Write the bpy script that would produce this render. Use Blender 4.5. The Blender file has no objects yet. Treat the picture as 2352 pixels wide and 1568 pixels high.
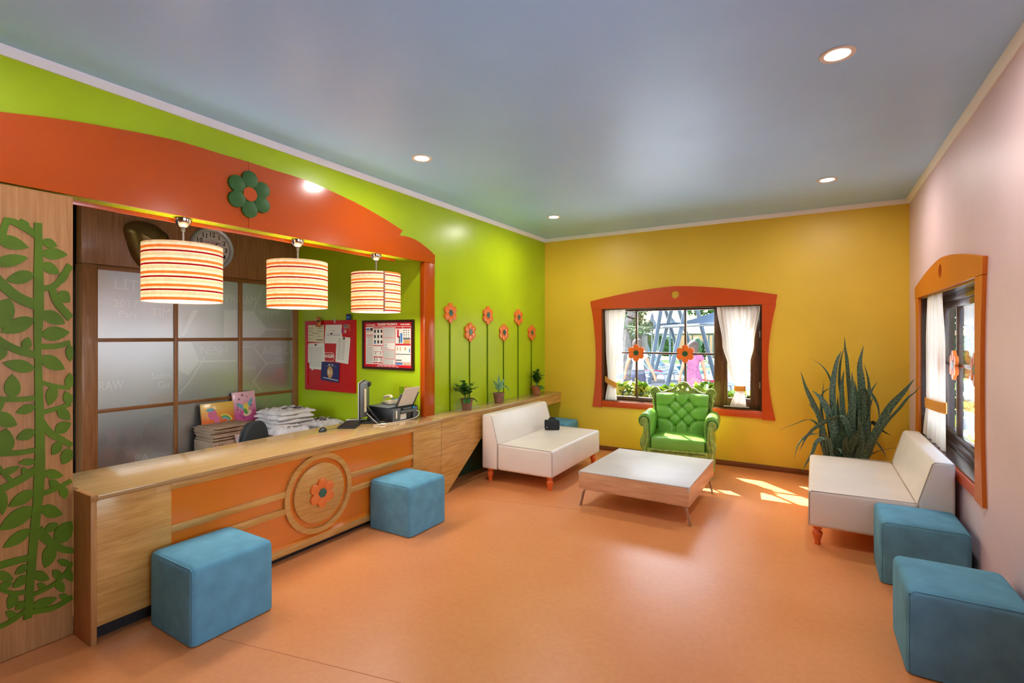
import bpy, bmesh, math, random
from mathutils import Vector, Matrix
from mathutils.geometry import tessellate_polygon
R = math.radians
PI = math.pi
random.seed(7)
scene = bpy.context.scene
COL = scene.collection

# ---------------------------------------------------------------- camera, light, exposure
YAW = math.atan(695 / 1151.0)
CAM_H = 1.6
cam_d = bpy.data.cameras.new('camera')
cam = bpy.data.objects.new('camera', cam_d)
COL.objects.link(cam)
cam.location = (0, 0, CAM_H)
cam.rotation_euler = (R(90), 0, YAW)
cam_d.sensor_width = 36.0
cam_d.lens = 1151.0 / 2352 * 36
cam_d.shift_y = -13.0 / 2352
cam_d.clip_start = 0.02
scene.camera = cam

scene.view_settings.view_transform = 'Standard'
scene.view_settings.look = 'None'
scene.view_settings.gamma = 1
scene.view_settings.exposure = 0.5
scene.view_settings.use_curve_mapping = False
scene.cycles.use_denoising = True
scene.cycles.max_bounces = 10
scene.cycles.diffuse_bounces = 6
scene.cycles.glossy_bounces = 4
scene.cycles.transparent_max_bounces = 12
scene.cycles.sample_clamp_indirect = 6
scene.cycles.caustics_reflective = False
scene.cycles.caustics_refractive = False

SKY_STRENGTH = 1.5
SUN_STRENGTH = 28.0
DOWNLIGHT_W = 11.0
PENDANT_W = 9.0
world = bpy.data.worlds.new('sky')
scene.world = world
world.use_nodes = True
wn = world.node_tree.nodes
wl = world.node_tree.links
sky = wn.new('ShaderNodeTexSky')
sky.sky_type = 'NISHITA'
sky.sun_disc = False
sky.sun_elevation = R(45)
sky.sun_rotation = R(-45)
sky.air_density = 1.3
sky.dust_density = 3.0
wl.new(sky.outputs[0], wn['Background'].inputs[0])
wn['Background'].inputs[1].default_value = SKY_STRENGTH

sun_d = bpy.data.lights.new('sun', 'SUN')
sun_d.energy = SUN_STRENGTH
sun_d.angle = R(0.5)
sun_d.color = (1.0, 0.98, 0.95)
sun = bpy.data.objects.new('sun', sun_d)
COL.objects.link(sun)
sun.location = (-8, 14, 12)
_sd = Vector((0.70 * math.cos(R(44)), -0.714 * math.cos(R(44)), -math.sin(R(44))))
sun.rotation_euler = _sd.to_track_quat('-Z', 'Y').to_euler()

for _n, _loc, _rot, _sx, _sy in (('portal_back', (-1.55, 6.95, 1.33), (R(90), 0, 0), 2.0, 1.3), ('portal_right', (1.12, 5.04, 1.33), (R(90), 0, R(-90)), 1.9, 1.25), ('portal_near', (1.12, 0.84, 1.33), (R(90), 0, R(-90)), 1.9, 1.25)):
    _d = bpy.data.lights.new(_n, 'AREA'); _d.shape = 'RECTANGLE'; _d.size = _sx; _d.size_y = _sy
    _o = bpy.data.objects.new(_n, _d); COL.objects.link(_o)
    _o.location = _loc; _o.rotation_euler = _rot
    _d.cycles.is_portal = True

# ---------------------------------------------------------------- helpers
_S, _C = math.sin(YAW), math.cos(YAW)
def at(px, py, ax, val):
    """photo pixel -> point of the room on the plane axis ax = val (measuring aid for real positions)"""
    r = (px - 1176.0) / 1151.0
    u = -(py - 771.0) / 1151.0
    d = (-_S + r * _C, _C + r * _S, u)
    o = (0, 0, CAM_H)
    t = (val - o[ax]) / d[ax]
    return Vector((o[0] + t * d[0], o[1] + t * d[1], o[2] + t * d[2]))
def aX(px, py, x): p = at(px, py, 0, x); return (p.y, p.z)
def aY(px, py, y): p = at(px, py, 1, y); return (p.x, p.z)

def lin(c):
    out = []
    for v in c[:3]:
        v /= 255.0
        out.append(v / 12.92 if v <= 0.04045 else ((v + 0.055) / 1.055) ** 2.4)
    return (*out, 1.0)

MATS = {}
def mk(name, rgb, rough=0.5, spec=0.5, metal=0.0, noise=None, bump=None, coat=0.0, sheen=0.0, emit=None, trans=0.0, ior=None, rgb2=None):
    m = bpy.data.materials.new(name)
    m.use_nodes = True
    nt = m.node_tree
    b = nt.nodes['Principled BSDF']
    b.inputs['Base Color'].default_value = lin(rgb)
    b.inputs['Roughness'].default_value = rough
    b.inputs['Metallic'].default_value = metal
    b.inputs['Specular IOR Level'].default_value = spec
    if ior: b.inputs['IOR'].default_value = ior
    if coat:
        b.inputs['Coat Weight'].default_value = coat
        b.inputs['Coat Roughness'].default_value = 0.12
    if sheen:
        b.inputs['Sheen Weight'].default_value = sheen
        b.inputs['Sheen Roughness'].default_value = 0.4
        b.inputs['Sheen Tint'].default_value = lin([min(255, v * 1.25) for v in rgb])
    if emit:
        b.inputs['Emission Color'].default_value = lin(emit[0])
        b.inputs['Emission Strength'].default_value = emit[1]
    tc = None
    if noise or bump:
        tc = nt.nodes.new('ShaderNodeTexCoord')
    if noise:
        n = nt.nodes.new('ShaderNodeTexNoise')
        n.inputs['Scale'].default_value = noise[0]
        n.inputs['Detail'].default_value = 5
        nt.links.new(tc.outputs['Object'], n.inputs['Vector'])
        r = nt.nodes.new('ShaderNodeValToRGB')
        a = noise[1]
        c2 = rgb2 or [min(255, v * (1 + a)) for v in rgb]
        c1 = [v * (1 - a) for v in rgb] if not rgb2 else rgb
        r.color_ramp.elements[0].position = 0.3
        r.color_ramp.elements[1].position = 0.7
        r.color_ramp.elements[0].color = lin(c1)
        r.color_ramp.elements[1].color = lin(c2)
        nt.links.new(n.outputs['Fac'], r.inputs[0])
        nt.links.new(r.outputs[0], b.inputs['Base Color'])
    if bump:
        n2 = nt.nodes.new('ShaderNodeTexNoise')
        n2.inputs['Scale'].default_value = bump[0]
        n2.inputs['Detail'].default_value = 3
        nt.links.new(tc.outputs['Object'], n2.inputs['Vector'])
        bp = nt.nodes.new('ShaderNodeBump')
        bp.inputs['Strength'].default_value = bump[1]
        bp.inputs['Distance'].default_value = 0.01
        nt.links.new(n2.outputs['Fac'], bp.inputs['Height'])
        nt.links.new(bp.outputs[0], b.inputs['Normal'])
    MATS[name] = m
    return m

def wood(name, dark, light, scale=(2, 2, 30), rough=0.35, coat=0.0, rings=0.0, spec=0.4):
    """streaky veneer: grain runs along the axis with the small scale"""
    m = mk(name, light, rough, spec=spec, coat=coat)
    nt = m.node_tree
    b = nt.nodes['Principled BSDF']
    tc = nt.nodes.new('ShaderNodeTexCoord')
    mp = nt.nodes.new('ShaderNodeMapping')
    mp.inputs['Scale'].default_value = scale
    nt.links.new(tc.outputs['Object'], mp.inputs[0])
    n = nt.nodes.new('ShaderNodeTexNoise')
    n.inputs['Scale'].default_value = 3.0
    n.inputs['Detail'].default_value = 8
    n.inputs['Roughness'].default_value = 0.62
    n.inputs['Distortion'].default_value = rings
    nt.links.new(mp.outputs[0], n.inputs['Vector'])
    r = nt.nodes.new('ShaderNodeValToRGB')
    r.color_ramp.elements[0].position = 0.32
    r.color_ramp.elements[1].position = 0.68
    r.color_ramp.elements[0].color = lin(dark)
    r.color_ramp.elements[1].color = lin(light)
    nt.links.new(n.outputs['Fac'], r.inputs[0])
    nt.links.new(r.outputs[0], b.inputs['Base Color'])
    return m

def BM(): return bmesh.new()
def box(bm, x0, x1, y0, y1, z0, z1, bev=0.0, seg=2):
    vs = [bm.verts.new((x, y, z)) for x in (x0, x1) for y in (y0, y1) for z in (z0, z1)]
    q = [(0, 1, 3, 2), (4, 6, 7, 5), (0, 4, 5, 1), (2, 3, 7, 6), (0, 2, 6, 4), (1, 5, 7, 3)]
    fs = [bm.faces.new([vs[i] for i in f]) for f in q]
    if bev > 0:
        es = list({e for f in fs for e in f.edges})
        bmesh.ops.bevel(bm, geom=es, offset=bev, segments=seg, profile=0.5, affect='EDGES')
    return vs
def obox(bm, c, u, v, w, su, sv, sw, bev=0.0, seg=2):
    """oriented box: centre c, axes u,v,w (unit), full sizes"""
    c, u, v, w = Vector(c), Vector(u).normalized(), Vector(v).normalized(), Vector(w).normalized()
    t = BM(); box(t, -su / 2, su / 2, -sv / 2, sv / 2, -sw / 2, sw / 2, bev, seg)
    M = Matrix((u, v, w)).transposed().to_4x4(); M.translation = c
    merge(bm, t, M)
def merge(bm, t, M=None):
    if M is not None: bmesh.ops.transform(t, matrix=M, verts=t.verts)
    me = bpy.data.meshes.new('tmp'); t.to_mesh(me); t.free()
    bm.from_mesh(me); bpy.data.meshes.remove(me)
def slab(bm, pts, O, U, V, N, d, holes=(), bev=0.0):
    """flat outline pts (a,b) in the plane O+aU+bV, extruded by d along N, with holes"""
    O, U, V, N = Vector(O), Vector(U), Vector(V), Vector(N)
    loops = [list(pts)] + [list(h) for h in holes]
    P = lambda a, b, k: O + U * a + V * b + N * (d * k)
    tri = tessellate_polygon([[Vector((a, b, 0)) for a, b in lp] for lp in loops])
    flat = [p for lp in loops for p in lp]
    lo = [bm.verts.new(P(a, b, 0)) for a, b in flat]
    hi = [bm.verts.new(P(a, b, 1)) for a, b in flat]
    newf = []
    if holes:
        for t in tri:
            if len(set(t)) < 3: continue
            newf.append(bm.faces.new([hi[i] for i in t])); newf.append(bm.faces.new([lo[i] for i in reversed(t)]))
    else:
        n = len(flat)
        newf.append(bm.faces.new(hi)); newf.append(bm.faces.new(list(reversed(lo))))
    k = 0
    for lp in loops:
        n = len(lp)
        for i in range(n):
            a, b2 = k + i, k + (i + 1) % n
            newf.append(bm.faces.new([lo[a], lo[b2], hi[b2], hi[a]]))
        k += n
    bmesh.ops.recalc_face_normals(bm, faces=newf)
    if bev > 0:
        es = [e for e in {e for f in newf for e in f.edges} if len(e.link_faces) == 2 and e.calc_face_angle(0) > R(35)
              and all(v in set(hi) for v in e.verts)]
        bmesh.ops.bevel(bm, geom=es, offset=bev, segments=2, profile=0.5, affect='EDGES', clamp_overlap=True)
def PX(bm, pts, x0, d, **k): slab(bm, pts, (x0, 0, 0), (0, 1, 0), (0, 0, 1), (1, 0, 0), d, **k)    # pts (y,z), grows to +X
def PY(bm, pts, y0, d, **k): slab(bm, pts, (0, y0, 0), (1, 0, 0), (0, 0, 1), (0, -1, 0), d, **k)   # pts (x,z), grows to -Y
def PZ(bm, pts, z0, d, **k): slab(bm, pts, (0, 0, z0), (1, 0, 0), (0, 1, 0), (0, 0, 1), d, **k)    # pts (x,y), grows up
def circ(cx, cy, r, n=40, ry=None, a0=0.0):
    ry = ry or r
    return [(cx + r * math.cos(a0 + 2 * PI * i / n), cy + ry * math.sin(a0 + 2 * PI * i / n)) for i in range(n)]
def rect(x0, x1, y0, y1): return [(x0, y0), (x1, y0), (x1, y1), (x0, y1)]
def lathe(bm, prof, c=(0, 0, 0), n=24, axis='z', cap=True):
    rings = []
    for r, z in prof:
        rg = []
        for i in range(n):
            a = 2 * PI * i / n
            p = (r * math.cos(a), r * math.sin(a), z)
            if axis == 'x': p = (p[2], p[0], p[1])
            if axis == 'y': p = (p[0], -p[2], p[1])
            rg.append(bm.verts.new(Vector(c) + Vector(p)))
        rings.append(rg)
    fs = []
    for a, b in zip(rings, rings[1:]):
        for i in range(n):
            fs.append(bm.faces.new([a[i], a[(i + 1) % n], b[(i + 1) % n], b[i]]))
    if cap and prof[0][0] > 1e-5: fs.append(bm.faces.new(list(reversed(rings[0]))))
    if cap and prof[-1][0] > 1e-5: fs.append(bm.faces.new(rings[-1]))
    bmesh.ops.remove_doubles(bm, verts=[v for rg in (rings[0], rings[-1]) for v in rg], dist=1e-6)
    bmesh.ops.recalc_face_normals(bm, faces=[f for f in fs if f.is_valid])
def tube(bm, pts, r, n=8, caps=True, flat=1.0):
    pts = [Vector(p) for p in pts]
    rs = r if isinstance(r, (list, tuple)) else [r] * len(pts)
    rings = []
    up = Vector((0, 0, 1))
    for i, p in enumerate(pts):
        t = (pts[min(i + 1, len(pts) - 1)] - pts[max(i - 1, 0)]).normalized()
        ref = up if abs(t.dot(up)) < 0.95 else Vector((1, 0, 0))
        a = t.cross(ref).normalized(); b = a.cross(t).normalized()
        rings.append([bm.verts.new(p + a * (rs[i] * math.cos(2 * PI * k / n)) + b * (rs[i] * flat * math.sin(2 * PI * k / n))) for k in range(n)])
    for a, b in zip(rings, rings[1:]):
        for k in range(n):
            bm.faces.new([a[k], a[(k + 1) % n], b[(k + 1) % n], b[k]])
    if caps:
        bm.faces.new(list(reversed(rings[0]))); bm.faces.new(rings[-1])
    bmesh.ops.recalc_face_normals(bm, faces=bm.faces)
def smoothpath(pts, n=6):
    """Catmull-Rom through points"""
    P = [Vector(p) for p in pts]
    P = [P[0] * 2 - P[1]] + P + [P[-1] * 2 - P[-2]]
    out = []
    for i in range(1, len(P) - 2):
        for k in range(n):
            t = k / n
            a, b, c, d = P[i - 1], P[i], P[i + 1], P[i + 2]
            out.append(0.5 * ((2 * b) + (c - a) * t + (2 * a - 5 * b + 4 * c - d) * t * t + (3 * b - a - 3 * c + d) * t ** 3))
    out.append(P[-2])
    return out

def sm(me, ang=35):
    if ang is None: return
    for p in me.polygons: p.use_smooth = True
    me.set_sharp_from_angle(angle=R(ang))
def obj(name, bm, mat, parent=None, smooth=35, local=False, kind=None):
    me = bpy.data.meshes.new(name)
    bm.to_mesh(me); bm.free()
    o = bpy.data.objects.new(name, me)
    COL.objects.link(o)
    for mm in (mat if isinstance(mat, (list, tuple)) else [mat]): me.materials.append(mm)
    sm(me, smooth)
    if parent is not None:
        o.parent = parent
        if not local and parent.parent is None:
            o.matrix_parent_inverse = parent.matrix_basis.inverted()
    elif kind != 'structure' and len(me.vertices):
        xs = [v.co for v in me.vertices]
        c = Vector(((min(v.x for v in xs) + max(v.x for v in xs)) / 2, (min(v.y for v in xs) + max(v.y for v in xs)) / 2, min(v.z for v in xs)))
        me.transform(Matrix.Translation(-c)); o.location = c
    if kind: o['kind'] = kind
    return o
def thing(name, label, cat, loc=(0, 0, 0), rz=0.0, group=None, kind=None):
    o = bpy.data.objects.new(name, None)
    COL.objects.link(o)
    o.empty_display_size = 0.1
    o.location = loc; o.rotation_euler = (0, 0, rz)
    o.matrix_basis = Matrix.Translation(loc) @ Matrix.Rotation(rz, 4, 'Z')
    return tag(o, label, cat, group, kind)
def tag(o, label, cat, group=None, kind=None):
    if label: o['label'] = label
    if cat: o['category'] = cat
    if group: o['group'] = group
    if kind: o['kind'] = kind
    return o
def lab(o, s): o['label'] = s; return o
def struct(name, bm, mat, label=None, smooth=35, parent=None):
    o = obj(name, bm, mat, parent, smooth, kind='structure' if parent is None else None)
    if parent is None and label: o['label'] = label; o['category'] = name.split('_')[0]
    return o
def dup(root, loc, rz, label, group=None):
    r = root.copy(); COL.objects.link(r)
    r.location = loc; r.rotation_euler = (0, 0, rz)
    r['label'] = label
    if group: r['group'] = group
    for ch in list(root.children):
        c = ch.copy(); COL.objects.link(c); c.parent = r
        for g in list(ch.children):
            d = g.copy(); COL.objects.link(d); d.parent = c
    return r
def text(name, body, size, O, U, V, mat, parent, bold=0.0, align='CENTER', ext=0.0005, sx=1.0):
    cu = bpy.data.curves.new('txt', 'FONT')
    cu.body = body; cu.size = size; cu.align_x = align; cu.align_y = 'CENTER'
    cu.extrude = ext; cu.offset = bold; cu.resolution_u = 2
    t = bpy.data.objects.new('txt', cu)
    me = bpy.data.meshes.new_from_object(t)
    bpy.data.objects.remove(t); bpy.data.curves.remove(cu)
    U, V = Vector(U).normalized(), Vector(V).normalized()
    M = Matrix((U * sx, V, U.cross(V))).transposed().to_4x4(); M.translation = Vector(O)
    me.transform(M); me.name = name
    me.materials.clear(); me.materials.append(mat)
    o = bpy.data.objects.new(name, me)
    COL.objects.link(o)
    o.parent = parent
    if parent.parent is None: o.matrix_parent_inverse = parent.matrix_basis.inverted()
    return o
UX, UY, UZ = Vector((1, 0, 0)), Vector((0, 1, 0)), Vector((0, 0, 1))

# ---------------------------------------------------------------- materials
m_ceil = mk('ceiling_paint', (162, 206, 248), 0.36, noise=(0.8, 0.03), bump=(60, 0.05))
m_white = mk('white_paint', (234, 234, 238), 0.5)
m_green = mk('lime_paint', (166, 188, 22), 0.3, noise=(1.2, 0.04), bump=(90, 0.04), spec=0.35)
m_yellow = mk('yellow_paint', (228, 188, 50), 0.42, noise=(1.0, 0.03), bump=(90, 0.05))
m_pink = mk('pink_paint', (226, 197, 200), 0.5, noise=(1.5, 0.03), bump=(90, 0.05))
m_orange = mk('orange_lacquer', (176, 72, 2), 0.18, spec=0.5, noise=(1.0, 0.03))
m_orangewin = mk('orange_window_paint', (194, 70, 8), 0.32)
m_amberwin = mk('amber_window_paint', (204, 106, 8), 0.32)
m_orangepanel = mk('amber_panel', (216, 118, 30), 0.18, coat=0.4)
m_dgreen = mk('dark_green_paint', (44, 84, 30), 0.5, spec=0.3)
m_vine = mk('vine_green', (84, 112, 4), 0.5, noise=(6, 0.08), spec=0.25)
m_petal = mk('orange_petal', (222, 112, 44), 0.2, spec=0.9)
m_petalwin = mk('orange_petal_matt', (236, 108, 24), 0.45)
m_hub = mk('teal_hub', (46, 92, 78), 0.22, spec=0.6)
m_dhub = mk('green_hub', (30, 78, 44), 0.5)
m_oak = wood('oak_veneer', (178, 124, 56), (212, 160, 90), (14, 1.2, 14), 0.3, coat=0.25, rings=0.6)
m_oaktop = wood('oak_top_veneer', (166, 128, 78), (192, 154, 104), (22, 0.9, 22), 0.22, coat=0.5, rings=0.2)
m_oakv = wood('oak_tree_panel', (160, 108, 58), (186, 132, 78), (30, 30, 1.2), 0.42)
m_walnut = wood('walnut', (134, 88, 54), (168, 116, 74), (26, 26, 1.2), 0.35, coat=0.15)
m_brownh = wood('brown_rail_wood', (122, 76, 38), (152, 98, 54), (20, 1.2, 20), 0.35)
m_darkwood = wood('dark_window_wood', (66, 40, 20), (104, 66, 34), (20, 20, 2), 0.3, coat=0.2)
m_sill = wood('dark_sill_wood', (52, 34, 24), (84, 56, 38), (20, 2, 20), 0.2, coat=0.4)
m_base = wood('baseboard_wood', (112, 62, 26), (140, 84, 40), (1.5, 20, 20), 0.4)
m_beech = wood('beech_veneer', (198, 142, 100), (222, 170, 128), (1.2, 16, 16), 0.35)
m_laminate = mk('grey_laminate', (202, 196, 190), 0.42, coat=0.0, noise=(3, 0.03))
m_leather = mk('cream_leatherette', (232, 219, 205), 0.32, spec=0.5, bump=(160, 0.06), noise=(3, 0.02))
m_suede = mk('blue_suede', (98, 152, 174), 0.85, spec=0.15, sheen=0.25, noise=(9, 0.06), bump=(220, 0.08))
m_legorange = mk('turned_leg_orange', (226, 104, 40), 0.3)
m_metal = mk('brushed_steel', (170, 160, 155), 0.35, metal=0.9)
m_chrome = mk('chrome', (220, 220, 222), 0.08, metal=1.0)
m_black = mk('black_plastic', (26, 26, 28), 0.4)
m_blackf = mk('black_fabric', (26, 28, 32), 0.8, bump=(300, 0.1))
m_grey = mk('grey_plastic', (92, 96, 98), 0.4)
m_lgrey = mk('light_grey_plastic', (186, 184, 178), 0.4)
m_beige = mk('beige_plastic', (208, 194, 160), 0.4)
m_paper = mk('paper', (226, 220, 208), 0.7)
m_cert = mk('cream_paper', (216, 204, 166), 0.7)
m_ink = mk('grey_ink', (120, 118, 112), 0.7)
m_inkdark = mk('dark_ink', (28, 28, 32), 0.7)
m_inkred = mk('red_ink', (190, 30, 36), 0.6)
m_red = mk('red_board', (186, 6, 8), 0.35)
m_redprint = mk('poster_red', (204, 24, 34), 0.3)
m_navy = mk('navy_card', (26, 34, 88), 0.5)
m_gold = mk('gold_print', (196, 146, 84), 0.5)
m_frame = mk('mahogany_frame', (52, 22, 12), 0.3)
m_blueink = mk('blue_ink', (60, 120, 180), 0.5)
m_bronze = mk('bronze', (128, 100, 56), 0.36, metal=0.8, noise=(4, 0.15))
m_clockring = mk('clock_rim', (196, 196, 198), 0.3, metal=0.4)
m_clockface = mk('clock_face', (206, 198, 190), 0.5)
m_cardboard = mk('cardboard', (170, 140, 116), 0.75, noise=(14, 0.08))
m_shirt = mk('white_cotton', (214, 204, 204), 0.85, bump=(40, 0.15))
m_pot = mk('brown_pot', (134, 92, 78), 0.55, noise=(14, 0.12))
m_potterra = mk('terracotta_pot', (164, 96, 58), 0.55, noise=(14, 0.08))
m_soil = mk('soil', (46, 34, 26), 0.95, noise=(60, 0.3))
m_leafdark = mk('dark_leaf', (54, 104, 44), 0.35, noise=(20, 0.2))
m_leafmid = mk('mid_leaf', (70, 128, 44), 0.35, noise=(20, 0.2))
m_leafpale = mk('variegated_leaf', (96, 140, 96), 0.4, noise=(90, 0.3))
m_stem = mk('plant_stem', (108, 132, 54), 0.5)
m_curtie = mk('yellow_ribbon', (230, 178, 82), 0.6)
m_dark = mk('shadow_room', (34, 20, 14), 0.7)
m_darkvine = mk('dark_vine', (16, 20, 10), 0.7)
m_magenta = mk('magenta_pens', (190, 16, 92), 0.5)
m_bear = mk('bear_plush', (176, 104, 48), 0.9)
m_floorline = mk('floor_weld', (204, 124, 74), 0.5)
# armchair
m_gleather = mk('green_leather', (116, 168, 64), 0.28, spec=0.5, bump=(120, 0.05), noise=(5, 0.05))
m_gwood = mk('green_carved_wood', (140, 160, 66), 0.42, noise=(24, 0.15), bump=(46, 0.9))
m_nail = mk('dark_nail', (34, 30, 18), 0.35, metal=0.4)

def floor_mat():
    m = mk('orange_vinyl', (222, 144, 86), 0.36, spec=0.5)
    nt = m.node_tree; b = nt.nodes['Principled BSDF']
    tc = nt.nodes.new('ShaderNodeTexCoord')
    n1 = nt.nodes.new('ShaderNodeTexNoise'); n1.inputs['Scale'].default_value = 1.3; n1.inputs['Detail'].default_value = 6
    n2 = nt.nodes.new('ShaderNodeTexNoise'); n2.inputs['Scale'].default_value = 30; n2.inputs['Detail'].default_value = 4
    mx = nt.nodes.new('ShaderNodeMix'); mx.data_type = 'FLOAT'; mx.inputs[0].default_value = 0.35
    r = nt.nodes.new('ShaderNodeValToRGB')
    r.color_ramp.elements[0].position = 0.35; r.color_ramp.elements[1].position = 0.65
    r.color_ramp.elements[0].color = lin((214, 132, 74)); r.color_ramp.elements[1].color = lin((226, 148, 90))
    nt.links.new(tc.outputs['Object'], n1.inputs['Vector']); nt.links.new(tc.outputs['Object'], n2.inputs['Vector'])
    nt.links.new(n1.outputs['Fac'], mx.inputs[2]); nt.links.new(n2.outputs['Fac'], mx.inputs[3])
    nt.links.new(mx.outputs[0], r.inputs[0]); nt.links.new(r.outputs[0], b.inputs['Base Color'])
    rr = nt.nodes.new('ShaderNodeMapRange'); rr.inputs[3].default_value = 0.28; rr.inputs[4].default_value = 0.42
    nt.links.new(n1.outputs['Fac'], rr.inputs[0]); nt.links.new(rr.outputs[0], b.inputs['Roughness'])
    return m
m_floor = floor_mat()

def glass_mat(name, tint=(250, 252, 252), refl=0.5):
    m = bpy.data.materials.new(name); m.use_nodes = True
    nt = m.node_tree; nt.nodes.remove(nt.nodes['Principled BSDF'])
    t = nt.nodes.new('ShaderNodeBsdfTransparent'); t.inputs[0].default_value = lin(tint)
    g = nt.nodes.new('ShaderNodeBsdfGlossy'); g.inputs['Roughness'].default_value = 0.01
    f = nt.nodes.new('ShaderNodeLayerWeight'); f.inputs[0].default_value = 0.5
    pw = nt.nodes.new('ShaderNodeMath'); pw.operation = 'POWER'; pw.inputs[1].default_value = 4.0
    nt.links.new(f.outputs['Facing'], pw.inputs[0])
    mm = nt.nodes.new('ShaderNodeMath'); mm.operation = 'MULTIPLY_ADD'; mm.inputs[1].default_value = 0.9 * refl; mm.inputs[2].default_value = 0.04 * refl
    mx = nt.nodes.new('ShaderNodeMixShader')
    nt.links.new(pw.outputs[0], mm.inputs[0]); nt.links.new(mm.outputs[0], mx.inputs[0])
    nt.links.new(t.outputs[0], mx.inputs[1]); nt.links.new(g.outputs[0], mx.inputs[2])
    nt.links.new(mx.outputs[0], nt.nodes['Material Output'].inputs[0])
    return m
m_glass = glass_mat('window_glass', refl=1.0)
m_acrylic = glass_mat('clear_acrylic', (225, 238, 225), 1.5)

def cloth_mat(name, rgb, tr=0.5, stripes=None):
    m = bpy.data.materials.new(name); m.use_nodes = True
    nt = m.node_tree; nt.nodes.remove(nt.nodes['Principled BSDF'])
    d = nt.nodes.new('ShaderNodeBsdfDiffuse'); t = nt.nodes.new('ShaderNodeBsdfTranslucent')
    mx = nt.nodes.new('ShaderNodeMixShader'); mx.inputs[0].default_value = tr
    d.inputs[0].default_value = lin(rgb); t.inputs[0].default_value = lin(rgb)
    nt.links.new(d.outputs[0], mx.inputs[1]); nt.links.new(t.outputs[0], mx.inputs[2])
    nt.links.new(mx.outputs[0], nt.nodes['Material Output'].inputs[0])
    if stripes: stripes(nt, (d, t))
    return m
def uvstripes(nt, bs):
    tc = nt.nodes.new('ShaderNodeUVMap')
    sx = nt.nodes.new('ShaderNodeSeparateXYZ'); nt.links.new(tc.outputs[0], sx.inputs[0])
    mu = nt.nodes.new('ShaderNodeMath'); mu.operation = 'MULTIPLY'; mu.inputs[1].default_value = 9
    fr = nt.nodes.new('ShaderNodeMath'); fr.operation = 'FRACT'
    nt.links.new(sx.outputs[0], mu.inputs[0]); nt.links.new(mu.outputs[0], fr.inputs[0])
    r = nt.nodes.new('ShaderNodeValToRGB'); r.color_ramp.interpolation = 'LINEAR'
    e = r.color_ramp.elements
    e[0].position = 0; e[0].color = lin((246, 242, 236)); e[1].position = 0.45; e[1].color = lin((246, 242, 236))
    for p, c in ((0.55, (240, 214, 200)), (0.65, (246, 242, 236)), (0.8, (236, 226, 206)), (0.9, (246, 242, 236))):
        k = e.new(p); k.color = lin(c)
    nt.links.new(fr.outputs[0], r.inputs[0])
    for b in bs: nt.links.new(r.outputs[0], b.inputs[0])
m_curtain = cloth_mat('voile', (238, 234, 230), 0.22, uvstripes)
m_stitch = mk('grey_stitching', (176, 158, 142), 0.5)

def shade_mat(name, seam=None, ph=20.24):
    def st(nt, bs):
        tc = nt.nodes.new('ShaderNodeTexCoord')
        sx = nt.nodes.new('ShaderNodeSeparateXYZ'); nt.links.new(tc.outputs['Object'], sx.inputs[0])
        src = sx.outputs[2]
        if seam:   # the cloth overlaps at the seam: beyond it the pattern sits lower
            dot = nt.nodes.new('ShaderNodeVectorMath'); dot.operation = 'DOT_PRODUCT'
            dot.inputs[1].default_value = (*seam[0], 0)
            nt.links.new(tc.outputs['Object'], dot.inputs[0])
            g = nt.nodes.new('ShaderNodeMath'); g.operation = 'GREATER_THAN'; g.inputs[1].default_value = seam[1]
            nt.links.new(dot.outputs['Value'], g.inputs[0])
            ma = nt.nodes.new('ShaderNodeMath'); ma.operation = 'MULTIPLY_ADD'; ma.inputs[1].default_value = 0.012
            nt.links.new(g.outputs[0], ma.inputs[0]); nt.links.new(src, ma.inputs[2]); src = ma.outputs[0]
        mu = nt.nodes.new('ShaderNodeMath'); mu.operation = 'MULTIPLY_ADD'; mu.inputs[1].default_value = -1 / 0.079
        mu.inputs[2].default_value = ph
        fr = nt.nodes.new('ShaderNodeMath'); fr.operation = 'FRACT'
        nt.links.new(src, mu.inputs[0]); nt.links.new(mu.outputs[0], fr.inputs[0])
        r = nt.nodes.new('ShaderNodeValToRGB'); r.color_ramp.interpolation = 'CONSTANT'
        e = r.color_ramp.elements
        cream, orng, red, peach, grn = (248, 240, 222), (240, 164, 84), (184, 30, 36), (248, 222, 190), (188, 212, 180)
        e[0].position = 0; e[0].color = lin(orng); e[1].position = 0.2; e[1].color = lin(cream)
        for p, c in ((0.37, red), (0.5, cream), (0.60, peach), (0.76, grn), (0.795, cream)):
            k = e.new(p); k.color = lin(c)
        n = nt.nodes.new('ShaderNodeTexNoise'); n.inputs['Scale'].default_value = 40; n.inputs['Detail'].default_value = 6
        nt.links.new(tc.outputs['Object'], n.inputs['Vector'])
        mxx = nt.nodes.new('ShaderNodeMix'); mxx.data_type = 'RGBA'; mxx.blend_type = 'MULTIPLY'; mxx.inputs[0].default_value = 0.35
        nt.links.new(fr.outputs[0], r.inputs[0]); nt.links.new(r.outputs[0], mxx.inputs[6])
        nr = nt.nodes.new('ShaderNodeValToRGB'); nr.color_ramp.elements[0].position = 0.25; nr.color_ramp.elements[1].position = 0.55
        nr.color_ramp.elements[0].color = (0.55, 0.5, 0.35, 1)
        nt.links.new(n.outputs['Fac'], nr.inputs[0]); nt.links.new(nr.outputs[0], mxx.inputs[7])
        for b in bs: nt.links.new(mxx.outputs[2], b.inputs[0])
    return cloth_mat(name, (240, 220, 180), 0.45, st)
m_shade = shade_mat('striped_shade')
m_glow = mk('lamp_diffuser', (255, 255, 255), 0.5, emit=((255, 244, 230), 2.2))
m_dl = mk('downlight_glow', (255, 255, 255), 0.5, emit=((255, 248, 238), 12.0))
m_trimring = mk('downlight_ring', (226, 210, 196), 0.35)

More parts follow.
